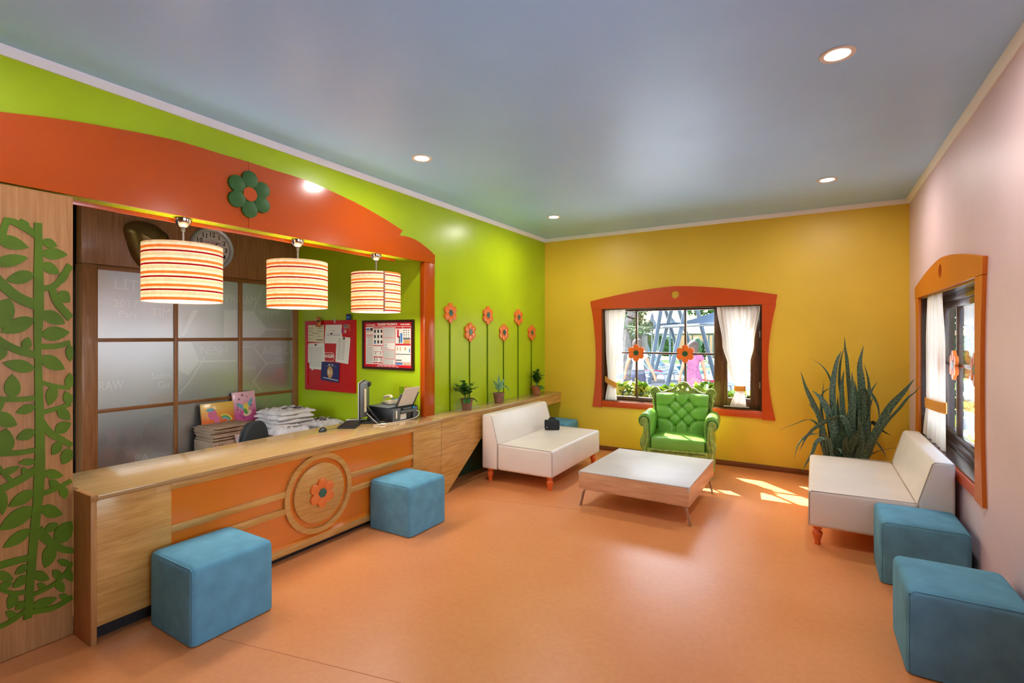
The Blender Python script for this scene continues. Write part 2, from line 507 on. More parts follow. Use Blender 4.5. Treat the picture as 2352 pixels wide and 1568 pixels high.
def snake_mat():
    m = mk('snake_plant_leaf', (70, 110, 80), 0.38)
    nt = m.node_tree; b = nt.nodes['Principled BSDF']
    uv = nt.nodes.new('ShaderNodeUVMap')
    mp = nt.nodes.new('ShaderNodeMapping'); mp.inputs['Scale'].default_value = (3.0, 85, 1)
    n = nt.nodes.new('ShaderNodeTexNoise'); n.inputs['Scale'].default_value = 1.0; n.inputs['Detail'].default_value = 3; n.inputs['Distortion'].default_value = 0.6
    nt.links.new(uv.outputs[0], mp.inputs[0]); nt.links.new(mp.outputs[0], n.inputs['Vector'])
    r = nt.nodes.new('ShaderNodeValToRGB')
    r.color_ramp.elements[0].position = 0.42; r.color_ramp.elements[1].position = 0.56
    r.color_ramp.elements[0].color = lin((38, 64, 46)); r.color_ramp.elements[1].color = lin((92, 118, 92))
    nt.links.new(n.outputs['Fac'], r.inputs[0]); nt.links.new(r.outputs[0], b.inputs['Base Color'])
    return m
m_snake = snake_mat()

def film(name, rgb, k=0.62, rough=0.33):
    m = mk(name, rgb, 0.5, spec=0.2)
    nt = m.node_tree; b = nt.nodes['Principled BSDF']
    g = nt.nodes.new('ShaderNodeBsdfGlossy'); g.inputs['Roughness'].default_value = rough; g.inputs[0].default_value = lin((236, 246, 255))
    mx = nt.nodes.new('ShaderNodeMixShader'); mx.inputs[0].default_value = k
    nt.links.new(b.outputs[0], mx.inputs[1]); nt.links.new(g.outputs[0], mx.inputs[2])
    nt.links.new(mx.outputs[0], nt.nodes['Material Output'].inputs[0])
    return m
def pane_mat():
    m = film('frosted_glass', (86, 86, 88))
    nt = m.node_tree; b = nt.nodes['Principled BSDF']
    tc = nt.nodes.new('ShaderNodeTexCoord')
    n = nt.nodes.new('ShaderNodeTexNoise'); n.inputs['Scale'].default_value = 2.2; n.inputs['Detail'].default_value = 3
    nt.links.new(tc.outputs['Object'], n.inputs['Vector'])
    r = nt.nodes.new('ShaderNodeValToRGB'); e = r.color_ramp.elements
    e[0].position = 0.3; e[0].color = lin((60, 56, 60)); e[1].position = 0.7; e[1].color = lin((84, 86, 82))
    nt.links.new(n.outputs['Fac'], r.inputs[0]); nt.links.new(r.outputs[0], b.inputs['Base Color'])
    return m
m_pane = pane_mat()
def ghost(name, rgb): return film(name, rgb, 0.58)
m_ghost = ghost('ghost_print_pale', (176, 180, 178))
m_ghostd = ghost('ghost_print_dark', (62, 54, 56))
m_ghostp = ghost('ghost_print_pink', (124, 96, 98))
m_ghosto = ghost('ghost_print_orange', (120, 84, 62))
m_ghostg = ghost('ghost_print_green', (90, 98, 78))

# ================================================================ THE SETTING
XL, XR, YB, H = -3.46, 0.855, 6.68, 3.04
YN, XN = 3.93, -5.47            # niche: green end wall, glazed partition
WT = 0.24
YF = -3.2                       # wall behind the camera

b = BM(); box(b, -6.6, XR + WT, YF - 0.2, YB + WT, -0.12, 0)
fl = struct('floor', b, m_floor, 'matt orange vinyl floor of the reception room')
b = BM()
for (xa, ya, xb, yb) in ((-2.05, 1.62, -0.25, 2.02), (-3.0, 4.02, -1.7, 4.3), (-2.05, 1.62, -3.19, 1.36)):
    u = Vector((xb - xa, yb - ya, 0)); obox(b, ((xa + xb) / 2, (ya + yb) / 2, 0.0004), u, (-u.y, u.x, 0), UZ, u.length, 0.004, 0.0012)
obj('seam', b, m_floorline, fl)
b = BM(); box(b, -6.6, XR + WT, YF - 0.2, YB + WT, H, H + 0.15)
ce = struct('ceiling', b, m_ceil, 'smooth pale grey blue ceiling')
b = BM(); PX(b, [(YF, 0), (-0.2, 0), (-0.2, 2.37), (YN, 2.37), (YN, 0), (YB + WT, 0), (YB + WT, H), (YF, H)], XL - 0.2, 0.2)
struct('wall_left', b, m_green, 'lime green wall with the wide opening over the counter')
BO = (-2.556, -0.537, 0.69, 1.975)      # back window opening
RO = (4.07, 6.01, 0.672, 1.955)         # right window opening
DW = 4.2                               # the pink wall's second window, nearer than the frame edge
b = BM(); PY(b, [(XL - 0.2, 0), (XR + WT, 0), (XR + WT, H), (XL - 0.2, H)], YB + WT, WT, holes=[rect(*BO)])
struct('wall_back', b, m_yellow, 'warm yellow end wall around the orange framed window')
b = BM(); PX(b, [(YF, 0), (YB, 0), (YB, H), (YF, H)], XR, WT, holes=[rect(*RO), rect(RO[0] - DW, RO[1] - DW, RO[2], RO[3])])
struct('wall_right', b, m_pink, 'pale pink wall around the amber framed window')
b = BM(); box(b, XL, XR, YF - 0.2, YF, 0, H); struct('wall_front', b, m_walnut, 'walnut veneered wall behind the viewer')
b = BM(); box(b, -6.6, XL - 0.2, YN, YN + 0.2, 0, H); struct('wall_niche', b, m_green, 'lime green wall at the end of the desk niche')
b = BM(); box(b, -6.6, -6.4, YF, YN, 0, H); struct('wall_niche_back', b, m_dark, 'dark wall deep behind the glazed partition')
# crown moulding
def crown(name, pts, lb):
    b = BM()
    prof = [(0, 0), (0.008, 0), (0.03, 0.03), (0.034, 0.045), (0, 0.045)]
    (x0, y0), (x1, y1), (nx, ny) = pts
    U = Vector((nx, ny, 0)); D = Vector((x1 - x0, y1 - y0, 0))
    slab(b, prof, (x0, y0, H - 0.045), U, UZ, D.normalized(), D.length)
    struct(name, b, m_white, lb)
crown('trim_1', ((XL, YF), (XL, YB), (1, 0)), 'white cove moulding above the lime wall')
crown('trim_2', ((XL, YB), (XR, YB), (0, -1)), 'white cove moulding above the yellow wall')
crown('trim_3', ((XR, YF), (XR, YB), (-1, 0)), 'white cove moulding above the pink wall')
b = BM(); box(b, XL, XR, YB - 0.014, YB, 0, 0.062, 0.003); struct('baseboard_back', b, m_base, 'brown wooden baseboard under the yellow wall')
b = BM(); box(b, XR - 0.014, XR, YF, YB - 0.014, 0, 0.062, 0.003); struct('baseboard_right', b, m_base, 'brown wooden baseboard under the pink wall')

# ---------------------------------------------------------------- windows
def flower_parts(root, c, r, u, v, n, depth, mp, mc, sub=None, ov=0.0):
    """six petals round a hub; each petal its own part (or sub-part of sub)"""
    c, u, v, n = map(Vector, (c, u, v, n))
    par = sub or root
    b = BM(); slab(b, circ(0, 0, r * 0.52, 24), c, u, v, n, depth * 0.8); obj('flower_back', b, mp, par)
    for k in range(6):
        a = PI / 2 + k * PI / 3
        d = Vector((math.cos(a), math.sin(a)))
        pts = []
        for i in range(20):
            t = 2 * PI * i / 20
            q = d * (r * 0.645 + r * 0.355 * math.cos(t)) + Vector((-d.y, d.x)) * (r * 0.345 * math.sin(t))
            pts.append((q.x, q.y))
        b = BM(); slab(b, pts, c, u, v, n, depth * (1 - 0.05 * (k % 2)), bev=depth * 0.07); obj('petal', b, mp, par)
    b = BM(); slab(b, circ(0, 0, r * 0.3, 24), c, u, v, n, depth * 1.03); obj('flower_centre', b, mc, par)

def arc(a0, a1, zb, ze, rise, n=28, p=1.55):
    c, h = (a0 + a1) / 2, (a1 - a0) / 2
    pts = [(a0 + 0.016, zb), (a1 - 0.016, zb)]
    for i in range(n + 1):
        t = 1 - 2 * i / n
        pts.append((c + h * t, ze + rise * (1 - abs(t) ** p)))
    return pts
def waist(inner, outs, z0, z1, n=14):
    """window post: straight inner edge, outer edge hollowed in the middle (outs = bottom, middle, top)"""
    o0, om, o1 = outs
    pts = [(inner, z0)]
    for i in range(n + 1):
        t = i / n
        q = 2 * (t - 0.5) * (t - 1) * o0 + 4 * t * (1 - t) * om + 2 * t * (t - 0.5) * o1
        pts.append((q, z0 + (z1 - z0) * t))
    pts.append((inner, z1))
    return pts

w1 = thing('window_1', 'wide casement window with orange arched surround in the yellow wall', 'window', (-1.55, YB, 0.6), kind='structure')
b = BM(); PY(b, arc(-2.722, -0.377, 1.978, 2.086, 0.157), YB, 0.027, holes=[circ(-1.55, 2.137, 0.052, 28)], bev=0); obj('valance_board', b, m_orangewin, w1)
b = BM(); PY(b, waist(-2.556, (-2.692, -2.640, -2.702), 0.6, 1.976), YB, 0.025); obj('side_board', b, m_orangewin, w1)
b = BM(); PY(b, waist(-0.537, (-0.395, -0.472, -0.386), 0.6, 1.976), YB, 0.025); obj('side_board', b, m_orangewin, w1)
b = BM(); box(b, -2.554, -0.539, YB - 0.022, YB, 0.612, 0.694, 0.003); obj('bottom_board', b, m_orangewin, w1)
b = BM()
box(b, -2.556, -2.54, YB, YB + WT, 0.69, 1.975); box(b, -0.553, -0.537, YB, YB + WT, 0.69, 1.975)
box(b, -2.54, -0.553, YB, YB + WT, 1.96, 1.975)
obj('jamb', b, m_darkwood, w1)
b = BM(); box(b, -2.54, -0.553, YB - 0.004, YB + WT, 0.69, 0.705); obj('sill', b, m_darkwood, w1)
gy = YB + 0.11
b = BM()
box(b, -2.54, -2.47, gy - 0.03, gy + 0.03, 0.705, 1.96, 0.004); box(b, -1.09, -0.975, gy - 0.035, gy + 0.035, 0.705, 1.96, 0.004)
box(b, -2.47, -1.09, gy - 0.03, gy + 0.03, 1.935, 1.96, 0.004); box(b, -2.47, -1.09, gy - 0.03, gy + 0.03, 0.705, 0.762, 0.004)
obj('sash_frame', b, m_darkwood, w1)
for mx_ in (-2.095, -1.446):
    b = BM(); box(b, mx_ - 0.013, mx_ + 0.013, gy - 0.018, gy + 0.018, 0.762, 1.935, 0.004); obj('muntin', b, m_darkwood, w1)
b = BM(); box(b, -2.47, -1.09, gy - 0.016, gy + 0.016, 1.353, 1.379, 0.004); obj('muntin', b, m_darkwood, w1)
for xa, xb in ((-2.47, -2.108), (-2.082, -1.459), (-1.433, -1.09)):
    for za, zb in ((0.762, 1.353), (1.379, 1.935)):
        b = BM(); box(b, xa, xb, gy + 0.002, gy + 0.006, za, zb); obj('pane', b, m_glass, w1)
cs = BM()   # the narrow casement on the right
box(cs, -0.975, -0.935, gy - 0.03, gy + 0.03, 0.705, 1.96, 0.004); box(cs, -0.675, -0.555, gy - 0.03, gy + 0.03, 0.705, 1.96, 0.004)
box(cs, -0.935, -0.675, gy - 0.03, gy + 0.03, 0.705, 0.825, 0.004); box(cs, -0.935, -0.675, gy - 0.03, gy + 0.03, 1.87, 1.96, 0.004)
cs = obj('casement', cs, m_darkwood, w1)
b = BM(); box(b, -0.935, -0.675, gy + 0.002, gy + 0.006, 0.825, 1.87); obj('pane', b, m_glass, cs)
b = BM(); lathe(b, [(0.008, -0.04), (0.008, 0.04)], (-0.566, gy - 0.036, 1.62), 10); lathe(b, [(0.008, -0.04), (0.008, 0.04)], (-0.566, gy - 0.036, 1.0), 10); obj('hinge', b, m_metal, cs)
b = BM(); box(b, -0.97, -0.68, YB + 0.015, YB + 0.027, 0.725, 0.735, 0.002); obj('window_bar', b, m_lgrey, w1)
for mx_ in (-2.095, -1.446):
    f = BM(); box(f, mx_ - 0.01, mx_ + 0.01, gy - 0.024, gy - 0.018, 1.356, 1.376); f = obj('muntin_flower', f, m_petalwin, w1)
    flower_parts(w1, (mx_, gy - 0.022, 1.366), 0.118, UX, UZ, -UY, 0.014, m_petalwin, m_dhub, sub=f)

w2 = thing('window_2', 'amber framed window with dark sill in the pink wall', 'window', (XR, 5.04, 0.6), kind='structure')
FX = 0.023
b = BM(); slab(b, arc(3.885, 6.195, 1.957, 2.06, 0.142), (XR, 0, 0), UY, UZ, -UX, FX, holes=[circ(5.04, 2.10, 0.055, 28)]); obj('valance_board', b, m_amberwin, w2)
b = BM(); slab(b, waist(4.07, (3.90, 3.95, 3.905), 0.6, 1.955), (XR, 0, 0), UY, UZ, -UX, FX - 0.002); obj('side_board', b, m_amberwin, w2)
b = BM(); slab(b, waist(6.01, (6.18, 6.13, 6.175), 0.6, 1.955), (XR, 0, 0), UY, UZ, -UX, FX - 0.002); obj('side_board', b, m_amberwin, w2)
b = BM(); box(b, XR - FX + 0.004, XR, 4.072, 6.008, 0.606, 0.678, 0.003); obj('bottom_board', b, m_orangewin, w2)
b = BM()
box(b, XR, XR + WT, 4.07, 4.085, 0.672, 1.955); box(b, XR, XR + WT, 5.995, 6.01, 0.672, 1.955); box(b, XR, XR + WT, 4.085, 5.995, 1.94, 1.955)
obj('jamb', b, m_sill, w2)
b = BM(); box(b, XR - 0.004, XR + WT, 4.085, 5.995, 0.672, 0.69); obj('sill', b, m_sill, w2)
gx = XR + 0.13
b = BM()
box(b, gx - 0.035, gx + 0.03, 5.86, 5.995, 0.69, 1.94, 0.004); box(b, gx - 0.035, gx + 0.03, 4.085, 4.16, 0.69, 1.94, 0.004)
box(b, gx - 0.035, gx + 0.03, 4.16, 5.86, 1.885, 1.94, 0.004); box(b, gx - 0.035, gx + 0.03, 4.16, 5.86, 0.69, 0.74, 0.004)
obj('window_frame', b, m_sill, w2)
b = BM()
box(b, gx - 0.022, gx + 0.022, 5.75, 5.859, 0.741, 1.884, 0.004); box(b, gx - 0.022, gx + 0.022, 4.161, 4.23, 0.741, 1.884, 0.004)
box(b, gx - 0.022, gx + 0.022, 4.23, 5.75, 1.83, 1.884, 0.004); box(b, gx - 0.022, gx + 0.022, 4.23, 5.75, 0.741, 0.81, 0.004)
obj('sash_frame', b, m_sill, w2)
YM = (5.24, 4.60)
for ym in YM:
    b = BM(); box(b, gx - 0.02, gx + 0.02, ym - 0.013, ym + 0.013, 0.81, 1.83, 0.004); obj('muntin', b, m_sill, w2)
b = BM(); box(b, gx - 0.017, gx + 0.017, 4.23, 5.75, 1.353, 1.379, 0.004); obj('muntin', b, m_sill, w2)
for ya, yb in ((5.253, 5.75), (4.613, 5.227), (4.23, 4.587)):
    for za, zb in ((0.81, 1.353), (1.379, 1.83)):
        b = BM(); box(b, gx + 0.002, gx + 0.006, ya, yb, za, zb); obj('pane', b, m_glass, w2)
for ym in YM:
    f = BM(); box(f, gx - 0.026, gx - 0.02, ym - 0.01, ym + 0.01, 1.356, 1.376); f = obj('muntin_flower', f, m_petal, w2)
    flower_parts(w2, (gx - 0.024, ym, 1.366), 0.118, -UY, UZ, -UX, 0.022, m_petal, m_hub, sub=f)

w3 = dup(w2, (XR, 5.04 - DW, 0.6), 0, 'second amber framed window in the pink wall, nearer than the frame edge')

# curtains: rows of (z, left, right)
def curtain(name, label, rows, P, folds, amp, tie, parent=None, nz=46, nu=90, seed=1):
    rnd = random.Random(seed)
    ph = [rnd.uniform(0, 6.28) for _ in range(5)]
    b = BM()
    uvl = b.loops.layers.uv.new('UVMap')
    grid = []
    zs = [r[0] for r in rows]
    for i in range(nz + 1):
        z = zs[0] + (zs[-1] - zs[0]) * i / nz
        for k in range(len(rows) - 1):
            if (rows[k][0] - z) * (rows[k + 1][0] - z) <= 0:
                t = (z - rows[k][0]) / (rows[k + 1][0] - rows[k][0]); t = t * t * (3 - 2 * t)
                l = rows[k][1] + (rows[k + 1][1] - rows[k][1]) * t; r = rows[k][2] + (rows[k + 1][2] - rows[k][2]) * t
                break
        w = abs(r - l)
        line = []
        for j in range(nu + 1):
            u = j / nu
            d = amp * (math.sin(2 * PI * folds * u + ph[0] + 0.3 * math.sin(5 * z + ph[1])) * 0.6 + 0.4 * math.sin(2 * PI * folds * 1.7 * u + ph[2] + z * 0.8))
            line.append((b.verts.new(P(l + (r - l) * u, z + (0.006 * math.sin(2 * PI * folds * u) if i in (0, nz) else 0), d)), u, i / nz))
        grid.append(line)
    for i in range(nz):
        for j in range(nu):
            q = [grid[i][j], grid[i][j + 1], grid[i + 1][j + 1], grid[i + 1][j]]
            f = b.faces.new([v[0] for v in q])
            for lp, v in zip(f.loops, q): lp[uvl].uv = (v[1], v[2])
    bmesh.ops.recalc_face_normals(b, faces=b.faces)
    o = obj(name, b, m_curtain, None, 180)
    tag(o, label, 'curtain')
    if tie:
        z, l, r, dep, hgt, tilt = tie
        bb = BM()
        n = 28; ring0 = []; ring1 = []
        for k in range(n):
            a = 2 * PI * k / n
            u = (l + r) / 2 + (r - l) / 2 * math.cos(a); d = dep * math.sin(a)
            zz = z + tilt * math.cos(a)
            ring0.append(bb.verts.new(P(u, zz - hgt / 2, d) - o.location)); ring1.append(bb.verts.new(P(u, zz + hgt / 2, d) - o.location))
        for k in range(n):
            bb.faces.new([ring0[k], ring0[(k + 1) % n], ring1[(k + 1) % n], ring1[k]])
        bmesh.ops.solidify(bb, geom=bb.faces[:], thickness=0.002)
        t = obj('tie_band', bb, m_curtie, o, local=True)
        lab(t, 'yellow ribbon tied round the curtain')
    return o
PB = lambda a, z, d: Vector((a, YB + 0.035 + d, z))
PR = lambda a, z, d: Vector((XR + 0.012 + d, a, z))
curtain('curtain', 'white striped voile curtain gathered at the left of the orange framed window', [(1.972, -2.53, -2.235), (1.45, -2.515, -2.285), (0.95, -2.485, -2.37), (0.70, -2.525, -2.355)], PB, 5, 0.018, (0.955, -2.53, -2.352, 0.034, 0.075, -0.045), seed=3)
curtain('curtain', 'white voile curtain tied into an hourglass before the narrow casement', [(1.974, -1.05, -0.56), (1.5, -0.985, -0.625), (1.2, -0.915, -0.685), (0.955, -0.83, -0.735), (0.72, -0.895, -0.71)], PB, 7, 0.02, (0.955, -0.85, -0.722, 0.038, 0.06, 0.0), seed=5)
curtain('curtain', 'white voile curtain tied with a ribbon at the far side of the amber framed window', [(1.952, 5.78, 5.19), (1.5, 5.83, 5.08), (1.04, 5.85, 5.06), (0.70, 5.985, 5.06)], PR, 5, 0.016, (1.02, 5.87, 5.03, 0.03, 0.085, 0.02), seed=8)
curtain('curtain', 'sliver of white curtain showing behind the near post of the amber framed window', [(1.945, 4.09, 4.20), (1.2, 4.09, 4.13), (0.70, 4.09, 4.17)], PR, 3, 0.014, None, seed=9)

# ---------------------------------------------------------------- downlights (real recessed lamps)
def downlight(x, y, label, k=1.0):
    t = thing('ceiling_downlight', label, 'ceiling light', (x, y, H), group=None)
    b = BM(); lathe(b, [(0.058, 0.0), (0.058, -0.004), (0.078, -0.006), (0.081, -0.003), (0.081, 0.0)], (0, 0, 0), 36, cap=False); obj('trim_ring', b, m_trimring, t, local=True)
    b = BM(); lathe(b, [(0.0, -0.0035), (0.058, -0.0035), (0.058, 0.0), (0.0, 0.0)], (0, 0, 0), 36); obj('diffuser', b, m_dl, t, local=True)
    ld = bpy.data.lights.new('downlight_lamp', 'AREA'); ld.shape = 'DISK'; ld.size = 0.11; ld.energy = DOWNLIGHT_W * k; ld.color = (1.0, 0.95, 0.9)
    lo = bpy.data.objects.new('downlight_lamp', ld); COL.objects.link(lo); lo.parent = t; lo.location = (0, 0, -0.012)
    return t
downlight(0.10, 3.055, 'large looking round ceiling downlight nearest the viewer at upper right')
downlight(-2.726, 3.10, 'round ceiling downlight above the counter beside the green wall')
downlight(0.10, 5.461, 'round ceiling downlight near the pink wall and yellow wall corner')
downlight(-2.706, 5.461, 'small round ceiling downlight near the lime and yellow wall corner')
downlight(-2.80, 0.70, 'ceiling downlight at the upper left frame edge above the tree panel', 0.35)

# ---------------------------------------------------------------- arched fascia, post and soffit
XF = -3.395
YC = aX(571, 372, XF)[0]
arcpx = [(571, 372), (600, 381), (630, 391), (665, 401), (703, 413.6), (740, 429), (779, 447), (815, 464), (849, 482), (890, 506), (924.7, 529), (917.7, 540.5), (933, 542.7), (945, 546), (955.6, 551), (967, 558), (978, 566.6), (989, 576), (999, 586), (999, 604.5)]
arc_r = [aX(px, py, XF) for px, py in arcpx]
FB = 2.352
tz = arc_r[0][1]
arc_r[-1] = (arc_r[-1][0], FB)
fas = thing('arched_fascia', 'big orange arched fascia board over the counter opening', 'wall panel', (XF, YC, FB))
right = [(YC + 0.0015, FB)] + arc_r[::-1][:-1] + [(YC + 0.0015, tz)]
leftp = [(2 * YC - y, z) for y, z in right]
for o_ in (right, leftp):
    b = BM(); PX(b, o_, XF - 0.014, 0.014); PX(b, [(y, max(z, 2.402)) for y, z in o_ if z > 2.352 or y in (o_[0][0], o_[-1][0])], XL + 0.003, XF - XL - 0.0165); obj('fascia_board', b, m_orange, fas)
post_y = (aX(975.7, 700, XF)[0], aX(999, 700, XF)[0])
for ya, yb in (post_y, (2 * YC - post_y[1], 2 * YC - post_y[0])):
    b = BM(); box(b, XL + 0.003, XF - 0.004, ya, yb, 0.765 if ya > 2 else 0.0, FB - 0.001, 0.002); obj('post', b, m_orange, fas)
b = BM(); box(b, -3.542, XF - 0.0145, 0.30, 3.66, 2.358, 2.40); obj('soffit_board', b, m_green, fas)
b = BM(); box(b, -3.565, -3.543, 0.35, 3.64, 2.334, 2.42, 0.002)
b = obj('inner_board', b, m_orange, fas)
wf = thing('wall_flower', 'big dark green six petal flower on the orange fascia', 'flower decoration', (XF, YC, 2.58))
zc = aX(571, 447, XF)[1]
flower_parts(wf, (XF, YC, zc), 0.163, UY, UZ, UX, 0.022, m_dgreen, m_orange)

# ---------------------------------------------------------------- oak panel with the cut-out tree
XP = -3.405
YE = 1.083
b = BM(); box(b, XL + 0.003, XP, -0.9, YE, 0.004, FB - 0.008)
tag(obj('oak_panel', b, m_oakv), 'pale oak veneer panel at the left end of the counter', 'wall panel')
vine = thing('tree_cutout', 'green cut-out tree with many leaves on the pale oak panel', 'wall decoration', (XP, 0.95, 0.16))
REG = {'A': (480, 6.535), 'B': (700, 6.535), 'C': (920, 6.535), 'D': (1140, 4.9)}
def vp(reg, x, y):
    oy, s = REG[reg]
    Y, Z = aX(x / s, oy + y / s, XP + 0.009)
    return (min(Y, YE - 0.001), max(Z, 0.05))
def vslab(pts, name, d):
    q = []
    for p in pts:
        if not q or (abs(p[0] - q[-1][0]) + abs(p[1] - q[-1][1])) > 5e-4: q.append(p)
    if len(q) > 2 and abs(q[0][0] - q[-1][0]) + abs(q[0][1] - q[-1][1]) < 5e-4: q.pop()
    b = BM(); PX(b, q, XP, d); return obj(name, b, m_vine, vine, 30)
trunk = [('A', 515, 200), ('A', 520, 500), ('A', 510, 900), ('A', 508, 1400), ('B', 508, 100), ('B', 512, 500), ('B', 520, 900), ('B', 527, 1400), ('C', 530, 100), ('C', 530, 700), ('C', 515, 1100), ('C', 500, 1400), ('D', 372, 90), ('D', 352, 250), ('D', 330, 500), ('D', 315, 750), ('D', 292, 1000), ('D', 275, 1280), ('D', 268, 1393),
         ('D', 365, 1360), ('D', 380, 1180), ('D', 388, 940), ('D', 405, 800), ('D', 418, 620), ('D', 435, 480), ('D', 455, 250), ('D', 480, 60), ('C', 655, 1400), ('C', 675, 1150), ('C', 680, 900), ('C', 670, 500), ('C', 655, 100), ('B', 650, 1400), ('B', 638, 1100), ('B', 630, 850), ('B', 618, 620), ('B', 640, 350), ('B', 660, 150), ('A', 662, 1500), ('A', 655, 1000), ('A', 640, 600), ('A', 635, 213)]
vslab([vp(*p) for p in trunk], 'trunk', 0.010)
NV = [0, 0]
def leaf(reg, bx, by, tx, ty, w):
    d = Vector((tx - bx, ty - by)); L = d.length; d /= L; n = Vector((-d.y, d.x))
    pts = []
    N = 9
    for i in range(N + 1):
        t = i / N; h = w / 2 * (math.sin(PI * t ** 0.85)) ** 0.8 if 0 < t < 1 else 0
        p = Vector((bx, by)) + d * (L * t) + n * h; pts.append(vp(reg, p.x, p.y))
    for i in range(N - 1, 0, -1):
        t = i / N; h = w / 2 * (math.sin(PI * t ** 0.85)) ** 0.8
        p = Vector((bx, by)) + d * (L * t) - n * h; pts.append(vp(reg, p.x, p.y))
    NV[0] += 1; vslab(pts, 'leaf', 0.0078 + 0.000012 * NV[0])
def branch(reg, pts, w0, w1=None):
    w1 = w1 or w0
    P = [p.xy for p in smoothpath([(x, y, 0) for x, y in pts], 4)]
    L, Rr = [], []
    for i, p in enumerate(P):
        t = (P[min(i + 1, len(P) - 1)] - P[max(i - 1, 0)]).normalized(); n = Vector((-t.y, t.x))
        w = (w0 + (w1 - w0) * i / (len(P) - 1)) / 2
        L.append(vp(reg, *(p + n * w))); Rr.append(vp(reg, *(p - n * w)))
    b = BM(); ly = []; NV[1] += 1
    for d in (0, 0.009 + 0.00003 * NV[1]): ly.append(([b.verts.new((XP + d, *p)) for p in L], [b.verts.new((XP + d, *p)) for p in Rr]))
    (l0, r0), (l1, r1) = ly
    for i in range(len(L) - 1):
        for q in ((l1[i], l1[i + 1], r1[i + 1], r1[i]), (l0[i], r0[i], r0[i + 1], l0[i + 1]), (l0[i], l0[i + 1], l1[i + 1], l1[i]), (r0[i], r1[i], r1[i + 1], r0[i + 1])): b.faces.new(q)
    b.faces.new((l0[0], l1[0], r1[0], r0[0])); b.faces.new((l0[-1], r0[-1], r1[-1], l1[-1]))
    bmesh.ops.recalc_face_normals(b, faces=b.faces)
    obj('branch', b, m_vine, vine, 30)
for a in (('A', 635, 470, 866, 560, 140), ('A', 620, 660, 1020, 685, 175), ('A', 630, 810, 900, 970, 160), ('A', -60, 430, 435, 580, 200), ('A', -80, 810, 430, 730, 190), ('A', 520, 980, 95, 1070, 200), ('A', 890, 1130, 1045, 860, 130), ('A', 890, 1240, 1050, 1400, 190), ('A', 150, 1340, -60, 1830, 330),
          ('B', 630, 110, 985, 280, 200), ('B', 620, 450, 1050, 410, 215), ('B', 520, 210, 10, 415, 225), ('B', 370, 680, 440, 485, 160), ('B', 610, 780, 978, 965, 210), ('B', 530, 960, 45, 870, 190), ('B', 190, 1410, 190, 1040, 250), ('B', 1050, 600, 1058, 850, 130), ('B', 820, 1210, 735, 1510, 180), ('B', 1040, 1250, 1058, 1020, 140), ('B', 1058, 1490, 985, 1295, 150), ('B', 40, 580, -60, 850, 240),
          ('C', 540, 80, 240, 185, 140), ('C', -80, 220, 262, 365, 230), ('C', 540, 450, 245, 578, 160), ('C', 40, 800, 105, 415, 310), ('C', 540, 910, 280, 937, 105), ('C', 10, 1110, 305, 990, 105), ('C', 420, 1120, 335, 1000, 120), ('C', 660, 1085, 955, 1125, 150), ('C', 530, 1350, 130, 1590, 180), ('C', 40, 1330, 40, 1720, 160), ('C', 870, 120, 1060, 285, 170), ('C', 830, 470, 1070, 330, 170), ('C', 920, 620, 785, 815, 150), ('C', 1065, 720, 940, 955, 180), ('C', 890, 1330, 745, 1190, 145), ('C', 945, 1280, 975, 1475, 140),
          ('D', 455, 140, 708, 200, 150), ('D', 385, 120, -10, 380, 180), ('D', 350, 370, 35, 580, 125), ('D', 510, 390, 655, 300, 95), ('D', 630, 520, 818, 280, 190), ('D', 600, 540, 505, 805, 155), ('D', 380, 870, 560, 930, 120), ('D', 320, 770, 170, 880, 85), ('D', 310, 890, 145, 1030, 100), ('D', -40, 870, 160, 935, 115), ('D', -30, 1040, 150, 970, 80), ('D', 185, 1090, 95, 1270, 125), ('D', 285, 1180, 178, 1280, 85), ('D', 205, 1370, 65, 1300, 100), ('D', 800, 770, 650, 720, 85), ('D', 690, 920, 595, 830, 105), ('D', 640, 950, 725, 1080, 105), ('D', 535, 1050, 420, 985, 85), ('D', 790, 1160, 668, 1115, 85), ('D', 360, 1250, 645, 1140, 105), ('D', 750, 830, 818, 960, 110)):
    leaf(*a)
for reg, pts, w0, w1 in (('A', [(560, 390), (380, 280), (200, 190), (60, 165)], 110, 90), ('A', [(110, 150), (60, 300), (20, 470)], 110, 120), ('A', [(420, 260), (400, 215), (300, 170)], 60, 60), ('A', [(570, 1450), (300, 1340), (100, 1190), (-60, 1040)], 150, 160), ('A', [(640, 1185), (770, 1175), (900, 1080), (1060, 840)], 85, 110), ('A', [(780, 1190), (860, 1400), (1065, 1640)], 110, 120),
                         ('B', [(530, 750), (300, 690), (100, 600), (-40, 510)], 110, 120), ('B', [(610, 625), (850, 620), (1060, 565)], 85, 75), ('B', [(530, 1400), (250, 1420), (60, 1415), (-40, 1400)], 75, 70), ('B', [(630, 1165), (850, 1225), (1060, 1245)], 65, 60), ('B', [(50, 1430), (-40, 1590)], 80, 110),
                         ('C', [(630, 180), (850, 120), (1065, 50)], 65, 60), ('C', [(590, 270), (740, 470), (900, 570), (1080, 670)], 120, 90), ('C', [(540, 740), (300, 780), (-20, 800)], 70, 80), ('C', [(540, 1040), (300, 1190), (100, 1290), (-40, 1360)], 110, 100), ('C', [(630, 1400), (850, 1320), (1075, 1200)], 70, 60), ('C', [(200, 1230), (60, 1090), (-30, 980)], 80, 70),
                         ('D', [(430, 380), (560, 510), (700, 590), (830, 610)], 130, 60), ('D', [(335, 690), (150, 735), (-20, 785)], 70, 80), ('D', [(300, 1075), (150, 1090), (0, 1045)], 50, 45), ('D', [(370, 1110), (560, 1020), (700, 910), (830, 740)], 40, 40), ('D', [(360, 1300), (600, 1255), (825, 1130)], 60, 45), ('D', [(290, 1290), (100, 1420), (-30, 1480)], 50, 45)):
    branch(reg, pts, w0, w1)

